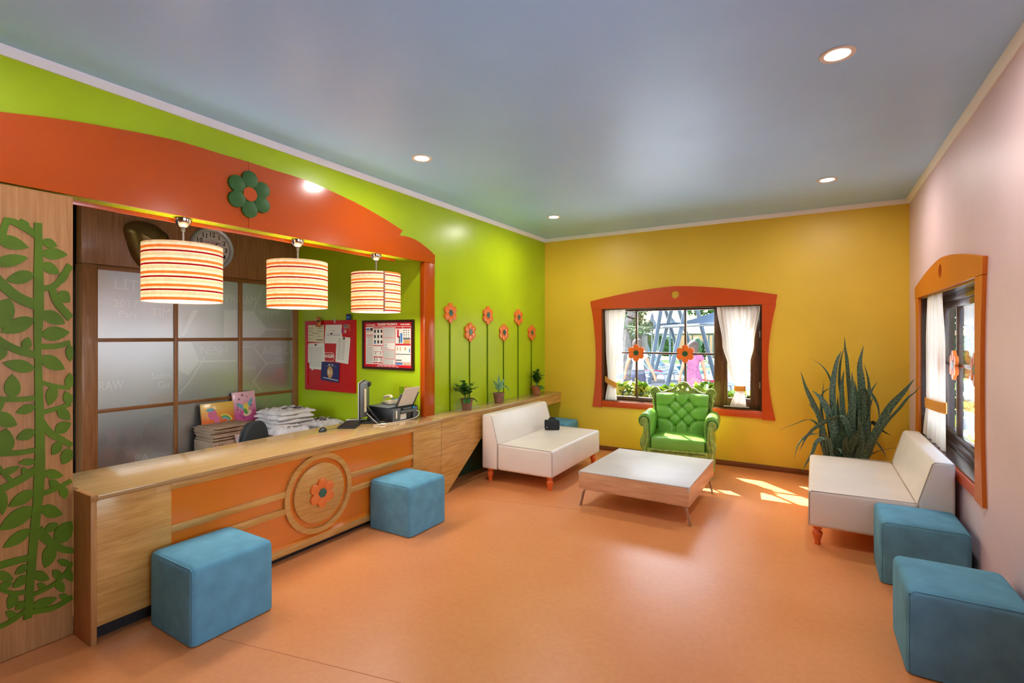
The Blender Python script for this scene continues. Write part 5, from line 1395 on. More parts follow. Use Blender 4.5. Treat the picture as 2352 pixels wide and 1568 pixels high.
lf1 = leafmesh(0.065, 0.036, 'leaf_dark', m_leafdark); lf2 = leafmesh(0.06, 0.04, 'leaf_mid', m_leafmid)
ZL = 0.774
def vine_pot(label, y, seed, stems, matpot, spread, hgt, wisps):
    c = (-3.335, y, ZL); rnd = random.Random(seed)
    t = thing('potted_plant', label, 'plant', c, group='potted plants on the oak ledge')
    pot(t, c, 0.052, 0.068, 0.125, matpot)
    sb = BM(); top = Vector(c) + UZ * 0.112
    for k in range(stems):
        a = rnd.uniform(0, 2 * PI); e = rnd.uniform(0.25, 1.0)
        d = Vector((math.cos(a) * 0.55, math.sin(a), 0)); h_ = hgt * rnd.uniform(0.45, 1.0) * (1.25 - 0.5 * e)
        p0 = top + d * 0.02; p2 = top + d * spread * e + UZ * h_; p1 = top + d * spread * e * 0.4 + UZ * h_ * 0.75
        if p2.x < XL + 0.05: p2.x = XL + 0.05
        if p2.y > YB - 0.05: p2.y = YB - 0.05
        P = smoothpath([p0, p1, p2], 5); tube(sb, P, 0.0022, 5)
        for i in range(3, len(P), 2):
            for s in (-1, 1):
                q = P[i]; tn = (P[i] - P[i - 1]).normalized(); sd = tn.cross(UZ); sd = sd.normalized() if sd.length > 0.01 else UX
                dd = tn * 0.6 + sd * s * 0.9 + Vector((rnd.uniform(-.4, .4), rnd.uniform(-.4, .4), rnd.uniform(-.1, .5)))
                L = 0.06 * 1.2
                if q.x + dd.normalized().x * L < XL + 0.006: dd.x = abs(dd.x)
                if q.y + dd.normalized().y * L > YB - 0.006: dd.y = -abs(dd.y)
                put(lf1 if rnd.random() < 0.6 else lf2, 'leaf', t, q, dd, s=rnd.uniform(0.85, 1.35))
    for k in range(5):   # leaves over the rim
        a = rnd.uniform(-1.2, 1.2); d = Vector((math.cos(a), math.sin(a), -0.5)); put(lf1, 'leaf', t, top + Vector((d.x, d.y, 0)) * 0.05 + UZ * 0.02, d, s=1.4)
    for w in wisps:
        P = smoothpath([top + Vector(q) for q in w], 5); tube(sb, P, 0.0011, 4)
    obj('stems', sb, m_stem, t)
    return t
vine_pot('bushy pothos in a brown pot on the ledge nearest the orange post', 4.545, 5, 11, m_pot, 0.2, 0.21, [[(0, 0.02, 0), (0.0, 0.12, 0.13), (0.0, 0.28, 0.15)], [(0, 0.02, 0), (0.0, 0.14, 0.15), (0.0, 0.30, 0.2)], [(0, -0.02, 0), (0.0, -0.1, 0.15), (0.0, -0.05, 0.25)], [(0, 0.02, 0), (0.02, 0.12, 0.06), (0.02, 0.22, 0.06)]])
vine_pot('round bushy plant in a terracotta pot on the ledge near the corner', 6.18, 9, 13, m_potterra, 0.14, 0.215, [[(0, 0.02, 0), (0.03, 0.1, 0.2), (0.06, 0.25, 0.21)], [(0, 0.02, 0), (0.06, 0.14, 0.13), (0.10, 0.3, 0.17)]])
c = (-3.335, 5.205, ZL)
t = thing('potted_plant', 'spiky variegated plant in a brown ribbed pot, middle of the oak ledge', 'plant', c, group='potted plants on the oak ledge')
pot(t, c, 0.052, 0.068, 0.125, m_pot)
top = Vector(c) + UZ * 0.108
b = BM(); lathe(b, [(0.008, 0), (0.011, 0.03), (0.008, 0.07)], top, 10); obj('stems', b, m_stem, t)
for pts, w in (([(0, 0, 0.05), (-0.005, 0.0, 0.14), (0, 0.004, 0.25)], 0.05), ([(0, 0, 0.05), (0, -0.05, 0.11), (0, -0.13, 0.19)], 0.038), ([(0, 0, 0.05), (0.02, 0.03, 0.12), (0.03, 0.1, 0.2)], 0.042), ([(0, 0, 0.04), (0.03, 0.06, 0.09), (0.05, 0.12, 0.075), (0.06, 0.17, -0.02)], 0.022), ([(0, 0, 0.05), (0.01, 0.02, 0.11), (0.01, 0.06, 0.16)], 0.036), ([(0, 0, 0.04), (-0.02, -0.03, 0.08), (-0.03, -0.07, 0.085)], 0.02), ([(0, 0, 0.05), (-0.02, 0.03, 0.1), (-0.03, 0.13, 0.085)], 0.014)):
    obj('leaf', ribbon([top + Vector(p) for p in pts], [w * k for k in (0.5, 0.9, 1, 0.8, 0.45, 0.03)], Vector((0.4, 0.9, 0)), 0.3, 5, 0.001), m_leafpale, t, 60)

# ================================================================ THINGS ON THE COUNTER
ZC = 0.7725
# mouse and its cable
ms = thing('computer_mouse', 'black computer mouse on the oak countertop', 'mouse', (-3.655, 2.875, ZC), R(35))
b = BM(); ball(b, (0, 0, 0.0), 1, (0.032, 0.056, 0.034), 20)
for v in b.verts: v.co.z = max(v.co.z, 0.0) * (1.0 - 0.15 * v.co.y / 0.056)
obj('body', b, m_black, ms, 60, local=True)
b = BM(); obox(b, (0, 0.028, 0.03), (1, 0, 0), (0, 0.9, -0.3), UZ, 0.006, 0.016, 0.008, 0.002); obj('wheel', b, m_grey, ms, local=True)
b = BM(); tube(b, smoothpath([(0.0, 0.054, 0.006), (0.05, 0.09, 0.003), (0.12, 0.2, 0.003), (0.10, 0.33, 0.003), (0.03, 0.4, 0.003), (0.08, 0.46, 0.003)], 6), 0.0018, 6); obj('cable', b, m_black, ms, 60, local=True)
# keyboard
ku = Vector((-0.243, 0.34, 0)).normalized(); kv = Vector((ku.y, -ku.x, 0))
kc = Vector((-3.70, 3.235, ZC))
kb = thing('keyboard', 'black keyboard lying before the monitor', 'keyboard', kc, math.atan2(ku.y, ku.x))
b = BM(); box(b, -0.215, 0.215, -0.08, 0.08, 0.001, 0.016, 0.004); obj('case', b, m_black, kb, local=True)
b = BM()
for i in range(17):
    for j in range(6):
        if j == 0 and 4 <= i <= 8: continue
        x = -0.205 + i * 0.0243; y = -0.066 + j * 0.0218; box(b, x, x + 0.020, y, y + 0.018, 0.015, 0.0215)
box(b, -0.205 + 4 * 0.0243, -0.205 + 8 * 0.0243 + 0.02, -0.066, -0.048, 0.015, 0.0215)
o = obj('keys', b, m_black, kb, local=True); o['kind'] = 'stuff'
b = BM(); box(b, 0.12, 0.21, 0.068, 0.077, 0.0155, 0.0165); obj('trim', b, m_lgrey, kb, local=True)
pn = thing('pen', 'white pen lying across the far end of the keyboard', 'pen', (-3.75, 3.33, ZC + 0.0225))
b = BM(); obox(b, (-3.745, 3.325, ZC + 0.028), (0.75, 0.62, 0), (-0.62, 0.75, 0), UZ, 0.19, 0.008, 0.008, 0.003); obj('barrel', b, m_paper, pn)
# monitor, seen nearly edge on from behind
md = Vector((-0.66, 0.75, 0)).normalized(); mb = Vector((md.y, -md.x, 0))     # along the screen; towards its back
m0 = at(824, 920, 0, -3.64); m0.z = 0
mo = thing('monitor', 'flat computer monitor seen edge on from its grey back', 'monitor', (m0.x, m0.y, ZC))
def mp(u, w, z): return m0 + md * u + mb * w + UZ * z
b = BM(); obox(b, mp(0.21, -0.004, 0.985), md, mb, UZ, 0.42, 0.008, 0.345, 0.003); obj('bezel', b, m_lgrey, mo)
b = BM(); obox(b, mp(0.21, 0.0055, 0.985), md, mb, UZ, 0.418, 0.011, 0.343, 0.002); obj('casing', b, m_black, mo)
b = BM(); obox(b, mp(0.21, -0.0086, 0.99), md, mb, UZ, 0.385, 0.001, 0.30); obj('screen', b, m_black, mo)
b = BM()
q = [(0.0, 0.011), (0.42, 0.011), (0.40, 0.03), (0.32, 0.065), (0.10, 0.065), (0.02, 0.03)]
slab(b, [(u, w) for u, w in q], m0 + UZ * 0.83, md, mb, UZ, 0.32); bev_all(b, 0.006, 2, 20); obj('back_shell', b, m_grey, mo)
b = BM(); obox(b, mp(0.06, 0.053, 0.99), (md * 0.08 + mb * 0.035), (mb * 0.08 - md * 0.035), UZ, 0.035, 0.002, 0.22); obj('sticker', b, m_cert, mo)
b = BM(); obox(b, mp(0.21, 0.075, 1.13), md, mb, UZ, 0.10, 0.03, 0.04, 0.004); obj('port_box', b, m_black, mo)
b = BM(); obox(b, mp(0.12, 0.12, 0.85), (mb * 0.12 - UZ * 0.15), md, mb.cross(md), 0.21, 0.07, 0.02, 0.006); obj('stand_arm', b, m_black, mo)
b = BM(); obox(b, mp(0.13, 0.10, ZC + 0.008), md, mb, UZ, 0.22, 0.17, 0.014, 0.006); obj('stand_base', b, m_black, mo)
b = BM()
for k in range(3):
    tube(b, smoothpath([mp(0.1 + 0.03 * k, 0.06, 0.86), mp(0.02 + 0.05 * k, 0.10, 0.82), mp(0.0 + 0.04 * k, 0.16, 0.785), mp(0.05, 0.22 + 0.02 * k, 0.778), mp(0.18, 0.26, 0.777)], 5), 0.003, 6)
obj('cables', b, m_black, mo)
b = BM(); tube(b, smoothpath([mp(0.06, 0.062, 0.87), mp(-0.01, 0.11, 0.84), mp(-0.05, 0.17, 0.79), mp(-0.06, 0.205, 0.777)], 6), 0.0016, 6); obox(b, mp(-0.065, 0.225, 0.782), mb, md, UZ, 0.05, 0.018, 0.012, 0.004); obj('white_plug_cable', b, m_paper, mo)
# printer
px0, px1, py0, py1 = -3.80, -3.445, 3.51, 3.865
pz1 = ZC + 0.138
pt = thing('printer', 'black inkjet printer with raised paper support beside the orange post', 'printer', ((px0 + px1) / 2, (py0 + py1) / 2, ZC))
b = BM(); box(b, px0, px1 - 0.012, py0, py1, ZC + 0.002, pz1 - 0.012, 0.008); obj('body', b, m_black, pt)
b = BM(); box(b, px0 + 0.004, px1 - 0.06, py0 + 0.004, py1 - 0.004, pz1 - 0.0115, pz1, 0.004); obj('scanner_lid', b, m_grey, pt)
b = BM(); box(b, px1 - 0.0115, px1, py0 + 0.004, py0 + 0.10, ZC + 0.002, pz1 - 0.014, 0.003); obj('rear_panel', b, m_grey, pt)
b = BM(); box(b, px1 - 0.0115, px1, py1 - 0.075, py1 - 0.003, ZC + 0.002, pz1 - 0.02, 0.003); obj('rear_panel', b, m_grey, pt)
b = BM(); box(b, px1 - 0.008, px1 + 0.010, py0 + 0.105, py1 - 0.08, ZC + 0.072, ZC + 0.098, 0.003); box(b, px1 - 0.006, px1 + 0.004, py0 + 0.14, py1 - 0.10, ZC + 0.104, ZC + 0.118, 0.002); obj('rear_slot', b, m_grey, pt)
b = BM(); box(b, px1 - 0.001, px1 + 0.006, py0 + 0.27, py0 + 0.30, ZC + 0.10, ZC + 0.122, 0.002); obj('blue_tab', b, mk('cyan_plastic', (20, 150, 200), 0.4), pt)
b = BM(); box(b, px1 - 0.0005, px1 + 0.0008, py0 + 0.035, py0 + 0.055, ZC + 0.03, ZC + 0.105); box(b, px1 - 0.011, px1 - 0.0095, py0 + 0.108, py0 + 0.19, ZC + 0.01, ZC + 0.062); obj('sticker', b, m_paper, pt)
sup = Vector((0.42, 0.10, 0.9)).normalized()
c0 = Vector((px1 - 0.045, (py0 + py1) / 2 + 0.02, pz1 - 0.01))
b = BM(); obox(b, c0 + sup * 0.075, UY, sup, sup.cross(UY), 0.27, 0.15, 0.006, 0.002); obj('paper_support', b, m_grey, pt)
b = BM(); tube(b, smoothpath([(px1 + 0.003, py1 - 0.04, ZC + 0.08), (px1 + 0.03, py1 - 0.02, ZC + 0.06), (px1 + 0.03, py1 - 0.05, ZC + 0.02), (px1 + 0.02, py1 - 0.15, ZC + 0.004), (px1 + 0.025, py0 + 0.05, ZC + 0.004), (px1 + 0.01, py0 - 0.12, ZC + 0.004), (px1 - 0.03, py0 - 0.22, ZC + 0.004)], 6), 0.0032, 6); obj('power_cable', b, m_paper, pt)
sh = thing('paper_sheet', 'white paper sheet standing in the printer paper support', 'paper', c0)
b = BM(); obox(b, c0 + sup * 0.115 + sup.cross(UY) * -0.006, UY, sup, sup.cross(UY), 0.21, 0.2, 0.002); obj('sheet', b, m_paper, sh)
# telephone on the printer lid
tc_ = Vector((-3.68, 3.73, pz1 + 0.001))
tp = thing('telephone', 'beige desk telephone on top of the printer', 'telephone', tc_, R(-15))
b = BM(); slab(b, [(-0.085, 0.004), (0.085, 0.004), (0.085, 0.052), (-0.04, 0.028), (-0.09, 0.018)], (0, -0.075, 0), UX, UZ, UY, 0.16); bev_all(b, 0.005, 2); obj('base', b, m_beige, tp, local=True)
b = BM(); tube(b, smoothpath([(-0.06, -0.05, 0.045), (-0.05, -0.05, 0.066), (0.01, -0.05, 0.083), (0.07, -0.05, 0.085), (0.088, -0.05, 0.068)], 5), 0.015, 10); obj('handset', b, m_beige, tp, 60, local=True)
b = BM()
for i in range(3):
    for j in range(4): box(b, 0.0 + j * 0.018, 0.012 + j * 0.018, 0.0 + i * 0.02, 0.014 + i * 0.02, 0.038 + j * 0.0035, 0.046 + j * 0.0035)
o = obj('buttons', b, m_blueink, tp, local=True); o['kind'] = 'stuff'
b = BM(); box(b, -0.075, 0.075, -0.065, 0.075, 0.0, 0.005); obj('feet', b, m_black, tp, local=True)
# pen cup with magenta pens, and clear stand
pc = Vector((-3.60, 3.905, pz1 + 0.0))
cup = thing('pen_cup', 'cup of magenta feather tipped pens behind the printer paper', 'pen cup', (-3.56, 3.825, pz1))
b = BM(); lathe(b, [(0.026, 0.0), (0.03, 0.05), (0.028, 0.05), (0.024, 0.004), (0, 0.004)], (-3.56, 3.825, pz1 + 0.001), 18); obj('cup', b, m_grey, cup)
rnd = random.Random(2)
for k in range(9):
    a = rnd.uniform(0, 6.28); s = rnd.uniform(0.012, 0.05); b = BM()
    p0 = Vector((-3.56, 3.825, pz1 + 0.01)); p1 = p0 + Vector((math.cos(a) * s, math.sin(a) * s * 0.6, rnd.uniform(0.13, 0.19)))
    if p1.y > YN - 0.012: p1.y = YN - 0.012
    tube(b, [p0, p0.lerp(p1, 0.35), p0.lerp(p1, 0.7), p1], [0.003, 0.008, 0.009, 0.001], 6); obj('feather_pen', b, m_magenta, cup)
st_ = thing('acrylic_stand', 'clear acrylic sign stand beside the magenta pens', 'sign stand', (-3.66, 3.85, pz1))
b = BM(); box(b, -3.69, -3.62, 3.848, 3.851, pz1 + 0.003, pz1 + 0.165); box(b, -3.69, -3.62, 3.82, 3.862, pz1 + 0.0005, pz1 + 0.003); obj('panel', b, m_acrylic, st_)

# ================================================================ BEHIND THE COUNTER
bt = thing('back_table', 'low brown table along the glazed partition behind the counter', 'table', (-5.05, 2.95, 0))
TZ = 0.40
b = BM(); box(b, -5.44, -4.66, 2.30, 3.915, TZ - 0.03, TZ, 0.003); obj('tabletop', b, m_walnut, bt)
for x in (-5.40, -4.70):
    for y in (2.34, 3.88):
        b = BM(); box(b, x - 0.025, x + 0.025, y - 0.025, y + 0.025, 0, TZ - 0.031, 0.003); obj('leg', b, m_walnut, bt)
cb = thing('cardboard_box', 'closed cardboard box under the stack of flat cardboard sheets', 'box', (-5.22, 2.89, TZ))
b = BM(); box(b, -5.42, -5.06, 2.70, 3.12, TZ + 0.001, 0.545, 0.003); obj('carton', b, m_cardboard, cb)
text('lettering', 'LAK', 0.05, (-5.0594, 2.76, 0.50), UY, UZ, m_inkdark, cb)
ORD = ['topmost', 'second', 'third', 'fourth', 'fifth', 'sixth', 'seventh', 'eighth', 'ninth', 'lowest']
def nth(k, n): return ORD[0] if k == n - 1 else ('lowest' if k == 0 else ORD[n - 1 - k])
def fromtop(k, n): return nth(k, n) + (' from the top' if 0 < k < n - 1 else '')
rnd = random.Random(21)
zst = 0.546
for k in range(10):
    th = 0.0145; dx, dy = rnd.uniform(-0.02, 0.02), rnd.uniform(-0.02, 0.02)
    o = BM(); t_ = 0.0135
    obox(o, (-5.23 + dx, 2.90 + dy, zst + t_ / 2), (math.cos(0.1 * dx * 30), math.sin(0.1 * dx * 30), 0), (-math.sin(0.1 * dx * 30), math.cos(0.1 * dx * 30), 0), UZ, 0.34, 0.40, t_, 0.002)
    o = obj('cardboard_sheet', o, m_cardboard); tag(o, fromtop(k, 10) + ' brown cardboard sheet of the stack below the orange picture', 'cardboard', 'stacked cardboard sheets'); zst += th
zs2 = 0.60
o = thing('cardboard_box', 'second cardboard pile under the pink picture', 'box', (-5.26, 3.32, TZ))
b = BM(); box(b, -5.42, -5.10, 3.14, 3.5, TZ + 0.001, 0.60, 0.003); obj('carton', b, m_cardboard, o)
for k in range(4):
    b = BM(); obox(b, (-5.26 + rnd.uniform(-.01, .01), 3.31 + rnd.uniform(-.01, .01), zs2 + 0.0075), UX, UY, UZ, 0.33, 0.36, 0.0135, 0.002)
    q = obj('cardboard_sheet', b, m_cardboard); tag(q, fromtop(k, 4) + ' brown cardboard sheet of the pile below the pink picture', 'cardboard', 'stacked cardboard sheets by the pink picture'); zs2 += 0.0145
# pictures leaning on the glass (plain stand-in motifs)
def picture(label, quad, mats, motif, x):
    P = [Vector((x + 0.0, *aX(px, py, x))) for px, py in quad]     # tl, tr, br, bl
    U = ((P[1] - P[0]) + (P[2] - P[3])) / 2; V = ((P[0] - P[3]) + (P[1] - P[2])) / 2
    w, h = U.length, V.length; u = U.normalized(); v0 = (V - u * V.dot(u)).normalized()
    n0 = u.cross(v0)
    lean = R(9); v = v0 * math.cos(lean) - n0 * math.sin(lean); n = u.cross(v)
    c = (P[3] + P[2]) / 2
    zmin = min((c + u * s * w / 2).z for s in (-1, 1))
    t = thing('canvas_picture', label, 'picture', c)
    b = BM(); obox(b, c + v * h / 2 - n * 0.012, u, v, n, w, h, 0.022, 0.002); obj('canvas', b, mats[0], t)
    motif(t, lambda a, d: c + u * (a * w) + v * (d * h) + n * 0.0, u, v, n, w, h)
    return t
def gradmat(name, c0, c1, axis):
    m = mk(name, c0, 0.25, coat=0.5)
    nt = m.node_tree; tc = nt.nodes.new('ShaderNodeTexCoord'); sx = nt.nodes.new('ShaderNodeSeparateXYZ'); r = nt.nodes.new('ShaderNodeValToRGB')
    nt.links.new(tc.outputs['Generated'], sx.inputs[0]); nt.links.new(sx.outputs[2], r.inputs[0])
    r.color_ramp.elements[0].color = lin(c0); r.color_ramp.elements[1].color = lin(c1)
    r.color_ramp.elements[0].position = 0.25; r.color_ramp.elements[1].position = 0.8
    nt.links.new(r.outputs[0], nt.nodes['Principled BSDF'].inputs['Base Color']); return m
m_pica = gradmat('sunset_print', (226, 112, 58), (232, 186, 84), 2); m_picb = gradmat('pink_print', (206, 92, 150), (232, 180, 196), 2)
m_pp, m_pb, m_pg, m_pyel, m_psk = mk('print_pink', (216, 110, 150), 0.4), mk('print_blue', (110, 176, 196), 0.4), mk('print_green', (96, 160, 80), 0.4), mk('print_yellow', (230, 200, 90), 0.4), mk('print_plum', (120, 50, 96), 0.4)
def shape(t, O, u, v, n, pts, mat, k, name='motif'):
    b = BM(); slab(b, pts, O - n * 0.001 + n * (0.0003 * k), u, v, n, 0.0008); obj(name, b, mat, t, None)
def mot_a(t, f, u, v, n, w, h):
    O = f(0, 0)
    shape(t, O, u, v, n, circ(-0.06, 0.12, 0.045, 20, 0.055), m_pp, 1); shape(t, O, u, v, n, circ(-0.02, 0.06, 0.03, 20, 0.045), m_pp, 2)
    for i, m in enumerate((m_pyel, m_pg, m_pb)):
        r0, r1 = 0.085 - 0.017 * i, 0.085 - 0.017 * (i + 1)
        a = [R(10 + 110 * k / 10) for k in range(11)]
        shape(t, O, u, v, n, [(0.06 + r0 * math.cos(q), 0.03 + r0 * math.sin(q)) for q in a] + [(0.06 + r1 * math.cos(q), 0.03 + r1 * math.sin(q)) for q in reversed(a)], m, 1)
    shape(t, O, u, v, n, circ(-0.08, 0.17, 0.04, 16, 0.018), m_pb, 3)
def star(cx_, cy_, r, k=6): return [(cx_ + (r if i % 2 == 0 else r * 0.3) * math.cos(PI * i / k), cy_ + (r if i % 2 == 0 else r * 0.3) * math.sin(PI * i / k)) for i in range(2 * k)]
def mot_b(t, f, u, v, n, w, h):
    O = f(0, 0)
    lens = lambda cx_, cy_, L, W, a: [(cx_ + (L * math.cos(s)) * math.cos(a) - W * math.sin(s) * math.sin(a), cy_ + (L * math.cos(s)) * math.sin(a) + W * math.sin(s) * math.cos(a)) for s in [2 * PI * i / 20 for i in range(20)]]
    shape(t, O, u, v, n, lens(-0.045, 0.17, 0.06, 0.02, R(-40)), m_pb, 1); shape(t, O, u, v, n, lens(0.055, 0.195, 0.06, 0.018, R(60)), m_pb, 1)
    shape(t, O, u, v, n, lens(0.01, 0.16, 0.03, 0.045, R(0)), m_pyel, 2); shape(t, O, u, v, n, lens(0.02, 0.09, 0.05, 0.03, R(20)), mk('print_cream', (232, 200, 176), 0.4), 2); shape(t, O, u, v, n, lens(0.0, 0.11, 0.02, 0.035, R(20)), m_pg, 3)
    for x, y, r in ((-0.02, 0.29, 0.022), (0.03, 0.27, 0.012), (-0.06, 0.25, 0.02), (0.08, 0.22, 0.012), (-0.085, 0.2, 0.011), (0.07, 0.17, 0.018), (-0.09, 0.14, 0.018), (-0.05, 0.11, 0.014), (-0.06, 0.07, 0.012), (-0.03, 0.045, 0.018), (0.09, 0.11, 0.012), (-0.085, 0.165, 0.012)):
        shape(t, O, u, v, n, star(x, y, r), m_psk, 1, 'star')
picture('orange wrapped canvas picture leaning on the glass', [(453, 931), (530, 922), (540, 971), (466, 982)], (m_pica,), mot_a, -5.36)
picture('upright pink canvas picture with plum stars leaning on the glass', [(531, 904), (582, 897), (592, 963), (541, 971)], (m_picb,), mot_b, -5.37)
bn = thing('plastic_bin', 'pale pink plastic bin of small parts beside the office chair', 'bin', (-5.0, 2.96, 0.556))
b = BM()
xa, ya, zz0, zz1 = -4.96, 3.02, TZ + 0.10, TZ + 0.19
pts = [(-0.09, -0.12), (0.09, -0.12), (0.09, 0.12), (-0.09, 0.12)]
bot = [b.verts.new((xa + x * 0.85, ya + y * 0.85, zz0)) for x, y in pts]; topv = [b.verts.new((xa + x, ya + y, zz1)) for x, y in pts]
b.faces.new(bot[::-1])
for i in range(4): b.faces.new([bot[i], bot[(i + 1) % 4], topv[(i + 1) % 4], topv[i]])
bmesh.ops.recalc_face_normals(b, faces=b.faces); bmesh.ops.solidify(b, geom=b.faces[:], thickness=0.004); obj('tub', b, mk('pale_pink_plastic', (222, 186, 182), 0.4), bn)
for k, (m, dx, dy) in enumerate(((m_inkred, -0.02, -0.06), (m_petal, 0.0, -0.01), (m_blueink, 0.02, 0.04), (m_paper, -0.03, 0.06), (m_inkred, 0.03, -0.03))):
    b = BM(); obox(b, (xa + dx, ya + dy, zz1 - 0.012), (1, 0.4, 0), (-0.4, 1, 0), UZ, 0.035, 0.03, 0.02, 0.006); obj('trinket', b, m, bn)
b = BM(); box(b, -5.04, -4.88, 2.91, 3.13, TZ + 0.001, TZ + 0.099, 0.003); tag(obj('carton_tray', b, m_cardboard), 'low cardboard carton under the pale pink plastic bin', 'box')
# office chair
oc_ = thing('office_chair', 'black office chair with rounded backrest behind the counter', 'chair', (-4.28, 2.62, 0), R(-62))
b = BM()
prof = [(0.0, 0.0), (0.17, 0.01), (0.205, 0.06), (0.205, 0.14), (0.185, 0.24), (0.145, 0.32), (0.08, 0.365), (0.0, 0.372)]
pr_ = [p.xy for p in smoothpath([(x, z, 0) for x, z in prof], 3)]
out = [(p.x, p.y + 0.47) for p in pr_] + [(-p.x, p.y + 0.47) for p in reversed(pr_[1:-1])]
slab(b, out, (0, 0.0, 0), UX, UZ, UY, 0.05); bev_all(b, 0.018, 3, 40); obj('backrest', b, m_blackf, oc_, 60, local=True)
b = BM(); slab(b, [(x * 0.97, (z - 0.65) * 0.97 + 0.65) for x, z in out], (0, -0.018, 0), UX, UZ, UY, 0.017); bev_all(b, 0.006, 2, 40); obj('back_shell', b, m_black, oc_, 60, local=True)
b = BM(); box(b, -0.22, 0.22, 0.09, 0.5, 0.40, 0.46); bev_all(b, 0.02, 3); obj('seat', b, m_blackf, oc_, 60, local=True)
b = BM(); box(b, -0.03, 0.03, -0.035, -0.019, 0.42, 0.62, 0.004); box(b, -0.03, 0.03, -0.035, 0.25, 0.385, 0.40, 0.004); obj('bracket', b, m_black, oc_, local=True)
b = BM(); lathe(b, [(0.028, 0.09), (0.028, 0.39)], (0, 0.29, 0), 14); obj('column', b, m_grey, oc_, local=True)
for k in range(5):
    a = k * 2 * PI / 5; b = BM(); obox(b, (0.14 * math.cos(a), 0.29 + 0.14 * math.sin(a), 0.085), (math.cos(a), math.sin(a), 0), (-math.sin(a), math.cos(a), 0), UZ, 0.28, 0.04, 0.03, 0.006); sl = obj('base_spoke', b, m_black, oc_, local=True)
    b = BM(); lathe(b, [(0.028, -0.02), (0.03, 0.0), (0.028, 0.02)], (0, 0, 0), 14, 'x'); bmesh.ops.transform(b, matrix=Matrix.Translation((0.26 * math.cos(a), 0.29 + 0.26 * math.sin(a), 0.03)) @ Matrix.Rotation(a, 4, 'Z'), verts=b.verts); obj('caster', b, m_black, sl, 60, local=True)
# folded white shirts
def shirt(label, c, sx, sy, rz, th, seed, group=None, prints=None):
    rnd = random.Random(seed)
    ph = [rnd.uniform(0, 6.3) for _ in range(8)]
    t = thing('folded_shirt', label, 'shirt', c, rz, group)
    b = BM(); N = 30; top = []; bot = []
    for i in range(N + 1):
        r1, r2 = [], []
        for j in range(N + 1):
            u, v = 2 * i / N - 1, 2 * j / N - 1
            e = (1 - abs(u) ** 6) * (1 - abs(v) ** 6)
            wob = 1 + 0.05 * math.sin(4 * v + ph[0]) * (abs(u) > 0.6) + 0.0
            x = sx / 2 * u * wob; y = sy / 2 * v * (1 + 0.05 * math.sin(5 * u + ph[1]))
            hgt = th * (0.35 + 0.65 * max(0, e) ** 0.5) + 0.014 * e * (math.sin(14 * u + 6 * v + ph[2]) * math.sin(5 * v - 3 * u + ph[3])) + 0.009 * e * math.sin(17 * v + 4 * math.sin(5 * u + ph[4]))
            r1.append(b.verts.new((x, y, max(hgt, 0.004)))); r2.append(b.verts.new((x, y, 0.0)))
        top.append(r1); bot.append(r2)
    for i in range(N):
        for j in range(N):
            b.faces.new([top[i][j], top[i + 1][j], top[i + 1][j + 1], top[i][j + 1]]); b.faces.new([bot[i][j], bot[i][j + 1], bot[i + 1][j + 1], bot[i + 1][j]])
    for a, d in ((0, 0), (0, N), (1, 0), (1, N)):
        for k in range(N):
            p = (lambda g, k: g[k][d]) if a == 0 else (lambda g, k: g[d][k])
            b.faces.new([p(top, k), p(top, k + 1), p(bot, k + 1), p(bot, k)])
    bmesh.ops.recalc_face_normals(b, faces=b.faces)
    o = obj('cloth', b, m_shirt, t, 70, local=True)
    if prints:
        b = BM()
        for line in prints:
            P = smoothpath([(x, y, th + 0.014) for x, y in line], 4); tube(b, P, 0.0035, 5)
        obj('print_outline', b, m_inkdark, t, local=True)
    return t
gl = 'folded white shirt in the tall pile beside the lime wall'
z = TZ
for k in range(8):
    shirt(fromtop(k, 8) + ' plain folded white shirt of the tall pile by the glass', (-5.0 + 0.02 * math.sin(k * 2.1), 3.43 + 0.015 * math.cos(k * 3.3), z + 0.002), 0.44, 0.42, R(4 * math.sin(k * 1.7)), 0.046, 30 + k, 'folded shirts in the tall pile'); z += 0.045
shirt('printed white shirt lying on top of the tall shirt pile', (-4.99, 3.44, z + 0.002), 0.43, 0.42, R(3), 0.04, 50, prints=[[(0.14, -0.09), (0.06, -0.1), (0.05, 0.02), (0.12, 0.05)], [(0.12, 0.0), (0.16, 0.06), (0.1, 0.1), (0.05, 0.08)], [(0.16, -0.02), (0.17, 0.1)]])
gl2 = 'folded white shirt in the low pile at the niche end wall'
z = TZ
for k in range(5):
    shirt(fromtop(k, 5) + ' plain folded white shirt of the low pile by the lime wall', (-4.78 + 0.02 * math.sin(k * 1.3), 3.74, z + 0.002), 0.40, 0.31, R(3 * math.cos(k * 2.2)), 0.042, 60 + k, 'folded shirts in the low pile'); z += 0.041
shirt('white shirt with line drawing on the low pile at the niche end wall', (-4.77, 3.74, z + 0.002), 0.42, 0.32, R(-4), 0.045, 70, prints=[[(0.02, -0.07), (-0.06, -0.1), (-0.04, -0.04), (0.0, -0.03)], [(0.0, -0.03), (0.02, 0.06), (0.08, 0.09), (0.15, 0.07)], [(0.06, -0.02), (0.07, 0.0)], [(0.06, 0.04), (0.07, 0.05)], [(-0.06, -0.06), (-0.06, 0.06)], [(0.12, -0.1), (0.06, -0.06), (0.14, -0.03)]])
shirt('crumpled white shirt thrown before the tall pile', (-4.70, 3.30, TZ + 0.002), 0.32, 0.42, R(20), 0.17, 80)
shirt('second crumpled white shirt spilling toward the counter', (-4.72, 3.30, TZ + 0.175), 0.26, 0.34, R(-15), 0.07, 83, prints=[[(0.08, 0.0), (0.1, 0.06), (0.05, 0.1)], [(0.1, -0.06), (0.06, -0.02)]])

